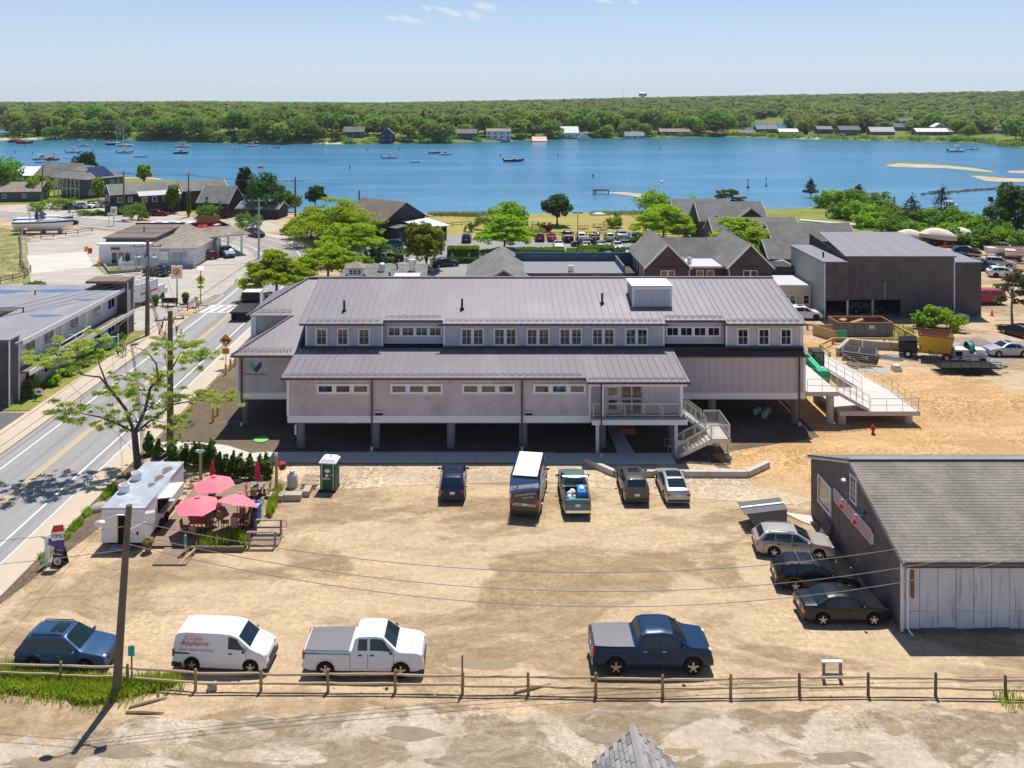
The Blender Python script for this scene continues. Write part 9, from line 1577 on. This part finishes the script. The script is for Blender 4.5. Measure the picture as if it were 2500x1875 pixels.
for y in (-.8,.8): MB().bar((3,y,.55),(4.3,0,.5),.08).B('drawbar', 'sign_black', UT)
m = MB(); r_ = np.random.default_rng(4); n = 16
for k, (rd, z) in enumerate(((1,0),(.8,.25),(.5,.55),(.2,.75))): m.v += [(1.9*rd*math.cos(j*6.283/n)*(1+r_.normal()*.05), 1.6*rd*math.sin(j*6.283/n)*(1+r_.normal()*.05), z+r_.normal()*.03) for j in range(n)]
m.f = [(k*n+j,k*n+(j+1)%n,(k+1)*n+(j+1)%n,(k+1)*n+j) for k in range(3) for j in range(n)]+[tuple(3*n+j for j in range(n))]; o = m.B('gravel_heap', 'grit', None, True); o.location = G(2384,842); o['kind'] = 'stuff'; o['label'] = 'low heap of gravel behind the silver sedan'
sheet('grit_patch', 'grit', [(2300,832),(2460,822),(2500,860),(2440,905),(2300,900),(2235,880)], .022)
TH = thing('telehandler', 'green telescopic handler parked between long building and ramp', 'telehandler', (31.6,88,0), w=True); bx(30.6,32.6,85.6,90.2,.6,1.15).B('chassis', 'sign_black', TH); MB().bar((31.3,92.5,3.0),(32.0,83.6,1.35),.55,.62).B('boom', 'lift_green', TH); MB().bar((31.3,93.4,3.1),(31.3,92.4,2.95),.7,.85).B('boom_head', 'lift_green', TH); bx(31.5,32.6,82.9,83.7,.5,1.7).B('boom_foot', 'lift_green', TH)
o = bx(32.35,33.3,86.2,87.7,1.15,2.5).B('cab', 'dark_glass', TH); bx(32.3,33.35,86.15,87.75,2.501,2.6).B('cab_roof', 'sign_black', o)
for q in ((32.3,32.38),(33.27,33.35)):
    for y in (86.15,87.67): bx(q[0],q[1],y,y+.08,1.15,2.5).B('cab_post', 'sign_black', o)
for x in (30.5,32.9):
    for y in (85.2,89.6): MB().lathe([(.3,-.2),(.58,-.2),(.62,0),(.58,.2),(.3,.2)], (x,y,.62), 16, 'X').B('wheel', 'rubber', TH, 40)
bx(31.0,32.3,84.3,85.0,.8,1.4).B('engine_cover', 'lift_green', TH)
for x, y in ((23.4,76.2),(24.2,76.0),(23.8,76.6),(23.9,75.4),(24.6,76.5)): MB().lathe([(.2,0),(.24,.1),(.24,.4),(.15,.5)], (x,y,0), 10).base('bucket', 'tank_white', 'pale bucket in the shade under the long building', 'bucket', 'buckets under the building')
o = bx(10.6,12.0,71.5,72.6,0,.5).base('brick_stack', 'terracotta', 'dark red brick stack in shade beside the inner path', 'stack')
# loose stones on the gravel strip
pb = MB(); rr = random.Random(77); r_ = np.random.default_rng(78)
for (x0, x1, ya, yb, n) in ((-14,9,62.4,65.6,2300),(9,23,60.3,63.4,1700),(-8,19,40.3,42.3,120)):
    for i in range(n):
        x, y = rr.uniform(x0,x1), rr.uniform(ya,yb); s = rr.uniform(.03,.075); pb.v += [(x-s,y,.02),(x,y-s*.8,.02),(x+s,y,.02),(x,y+s*.8,.02),(x+rr.uniform(-.3,.3)*s,y,.02+s*.5)]; k = len(pb.v)-5; pb.f += [(k,k+1,k+4),(k+1,k+2,k+4),(k+2,k+3,k+4),(k+3,k,k+4)]
o = pb.B('loose_stones', 'pebble'); o['kind'] = 'stuff'; o['label'] = 'loose pale stones scattered over the gravel strip and lot'
# ------------------------------------------------------------------ people
def skin(name, pts, edges, m, parent, sub=1):
    me = bpy.data.meshes.new(name); me.from_pydata([p[:3] for p in pts], edges, []); me.materials.append(MT[m]); o = bpy.data.objects.new(name, me); COL.objects.link(o); o.parent = parent
    s = o.modifiers.new('skin', 'SKIN'); s.use_smooth_shade = True
    for v, p in zip(me.skin_vertices[0].data, pts): v.radius = (p[3], p[4] if len(p) > 4 else p[3])
    me.skin_vertices[0].data[0].use_root = True
    if sub: u = o.modifiers.new('sub', 'SUBSURF'); u.levels = u.render_levels = sub
    return o
def person(lb, x, y, z, rz, top, bottom, step=.12, arm=(.0,.0), hat=None, h=1.0, hair='hair', long=False):
    r = thing('person', lb, 'person', (x,y,z), R(rz)); r.scale = (h,)*3
    P = [(0,0,.96,.13,.11),(0,0,1.2,.14,.10),(0,0,1.40,.15,.10),(0,0,1.50,.055),(0,.01,1.58,.07),(0,.015,1.66,.085,.095),(0,.01,1.74,.06)]
    E = [(0,1),(1,2),(2,3),(3,4),(4,5),(5,6)]
    for s in (-1,1):
        k = len(P); st = step*s; P += [(s*.1,0,.88,.09),(s*.11,st*.6,.5,.065),(s*.11,st*.9-.03 if st < 0 else st*.9,.1,.042),(s*.115,st+.1,.04,.04)]; E += [(0,k),(k,k+1),(k+1,k+2),(k+2,k+3)]
        k = len(P); ay = arm[0 if s < 0 else 1]; P += [(s*.19,0,1.40,.055),(s*.25,-.02+ay*.3,1.14,.042),(s*.26,.08+ay,.92,.033),(s*.26,.10+ay*1.15,.82,.035)]; E += [(2,k),(k,k+1),(k+1,k+2),(k+2,k+3)]
    skin('body', P, E, 'skin', r)
    T = [(0,0,.98,.155,.13),(0,0,1.2,.158,.118),(0,0,1.40,.162,.112),(0,0,1.47,.08)]; E2 = [(0,1),(1,2),(2,3)]
    for s in (-1,1): k = len(T); ay = arm[0 if s < 0 else 1]; T += [(s*.19,0,1.405,.072),(s*.232,-.012+ay*.15,1.24,.064)]; E2 += [(2,k),(k,k+1)]
    skin('shirt', T, E2, top, r); B_ = [(0,0,.97,.15,.125),(0,0,.9,.14,.12)]; E3 = [(0,1)]
    for s in (-1,1):
        k = len(B_); st = step*s; B_ += [(s*.1,0,.84,.105),(s*.11,st*.5,.55,.09)]; E3 += [(1,k),(k,k+1)]
        if long: B_ += [(s*.11,st*.9,.12,.07)]; E3 += [(k+1,k+2)]
    skin('trousers' if long else 'shorts', B_, E3, bottom, r); MB().sph((0,-.005,1.70),(.088,.105,.095),10,7).B('hair' if not hat else 'cap', hat or hair, r, True); MB().sph((0,.105,1.655),(.016,.02,.02),6,4).B('nose', 'skin', r, True)
    for s in (-1,1): MB().sph((s*.115,step*s+.07,.04),(.05,.13,.045),8,5).B('shoe', 'rubber', r, True)
    return r
person('person in white shirt, blue shorts and red cap walking away on the pavement', -38.6,112.8,.13,-10,'shirt_white','shorts_blue',.16,(.1,-.1),'red')
person('person in white shirt walking a dark dog past the motel', -39.7,93.0,.13,170,'shirt_white','navy',.14,(-.1,.15))
person('person in white with a pale cap standing in front of the van', 2.65,64.1,0,170,'shirt_white','shorts_blue',.05,(0,.1),'canvas',.93); person('person in blue shirt standing in front of the van', 3.3,64.0,0,200,'shirt_blue','navy',.05,(.1,.0),None,.9); q = A(2418,543,190); person('person in red shirt at the right hand dock', q.x,190,.3,120,'red','navy',.1,(.1,.2),None,1.0)
dg = thing('dog', 'dark dog on the pavement beside the person at the motel', 'dog', (-40.35,93.2,.13), R(165)); skin('body', [(0,-.02,.42,.11),(0,.22,.44,.10),(0,.36,.56,.07),(0,.42,.64,.075),(0,.54,.61,.04),(0,-.25,.44,.09),(0,-.36,.50,.03),(0,-.46,.6,.02),(-.08,.22,.3,.045),(-.08,.24,.04,.03),(.08,.20,.3,.045),(.08,.16,.04,.03),(-.08,-.28,.3,.055),(-.08,-.34,.16,.03),(-.08,-.30,.03,.03),(.08,-.28,.3,.055),(.08,-.30,.16,.03),(.08,-.24,.03,.03)], [(0,1),(1,2),(2,3),(3,4),(0,5),(5,6),(6,7),(1,8),(8,9),(1,10),(10,11),(5,12),(12,13),(13,14),(5,15),(15,16),(16,17)], 'dog_fur', dg)
for s in (-1,1): MB().sph((s*.06,.40,.71),(.02,.03,.05),6,4).B('ear', 'dog_fur', dg, True)
# ------------------------------------------------------------------ lettering becomes mesh
bpy.context.view_layer.update(); dgr = bpy.context.evaluated_depsgraph_get()
for o in [o for o in bpy.data.objects if o.type == 'FONT']:
    me = bpy.data.meshes.new_from_object(o.evaluated_get(dgr)); n = bpy.data.objects.new('lettering', me); COL.objects.link(n); n.parent = o.parent; n.location = o.location; n.rotation_euler = o.rotation_euler; n.scale = o.scale; bpy.data.objects.remove(o)
# ------------------------------------------------------------------ thin sea haze round everything
hb = NB('haze'); pv_ = hb.n('ShaderNodeVolumePrincipled'); pv_.inputs['Color'].default_value = (.80,.88,1,1); pv_.inputs['Density'].default_value = 0.00008; hb.t.nodes.remove(hb.b); hb.l(pv_.outputs[0], hb.out.inputs['Volume'])
bx(-5400,5400,-160,3600,-14,70).B('haze', 'haze')['kind'] = 'stuff'
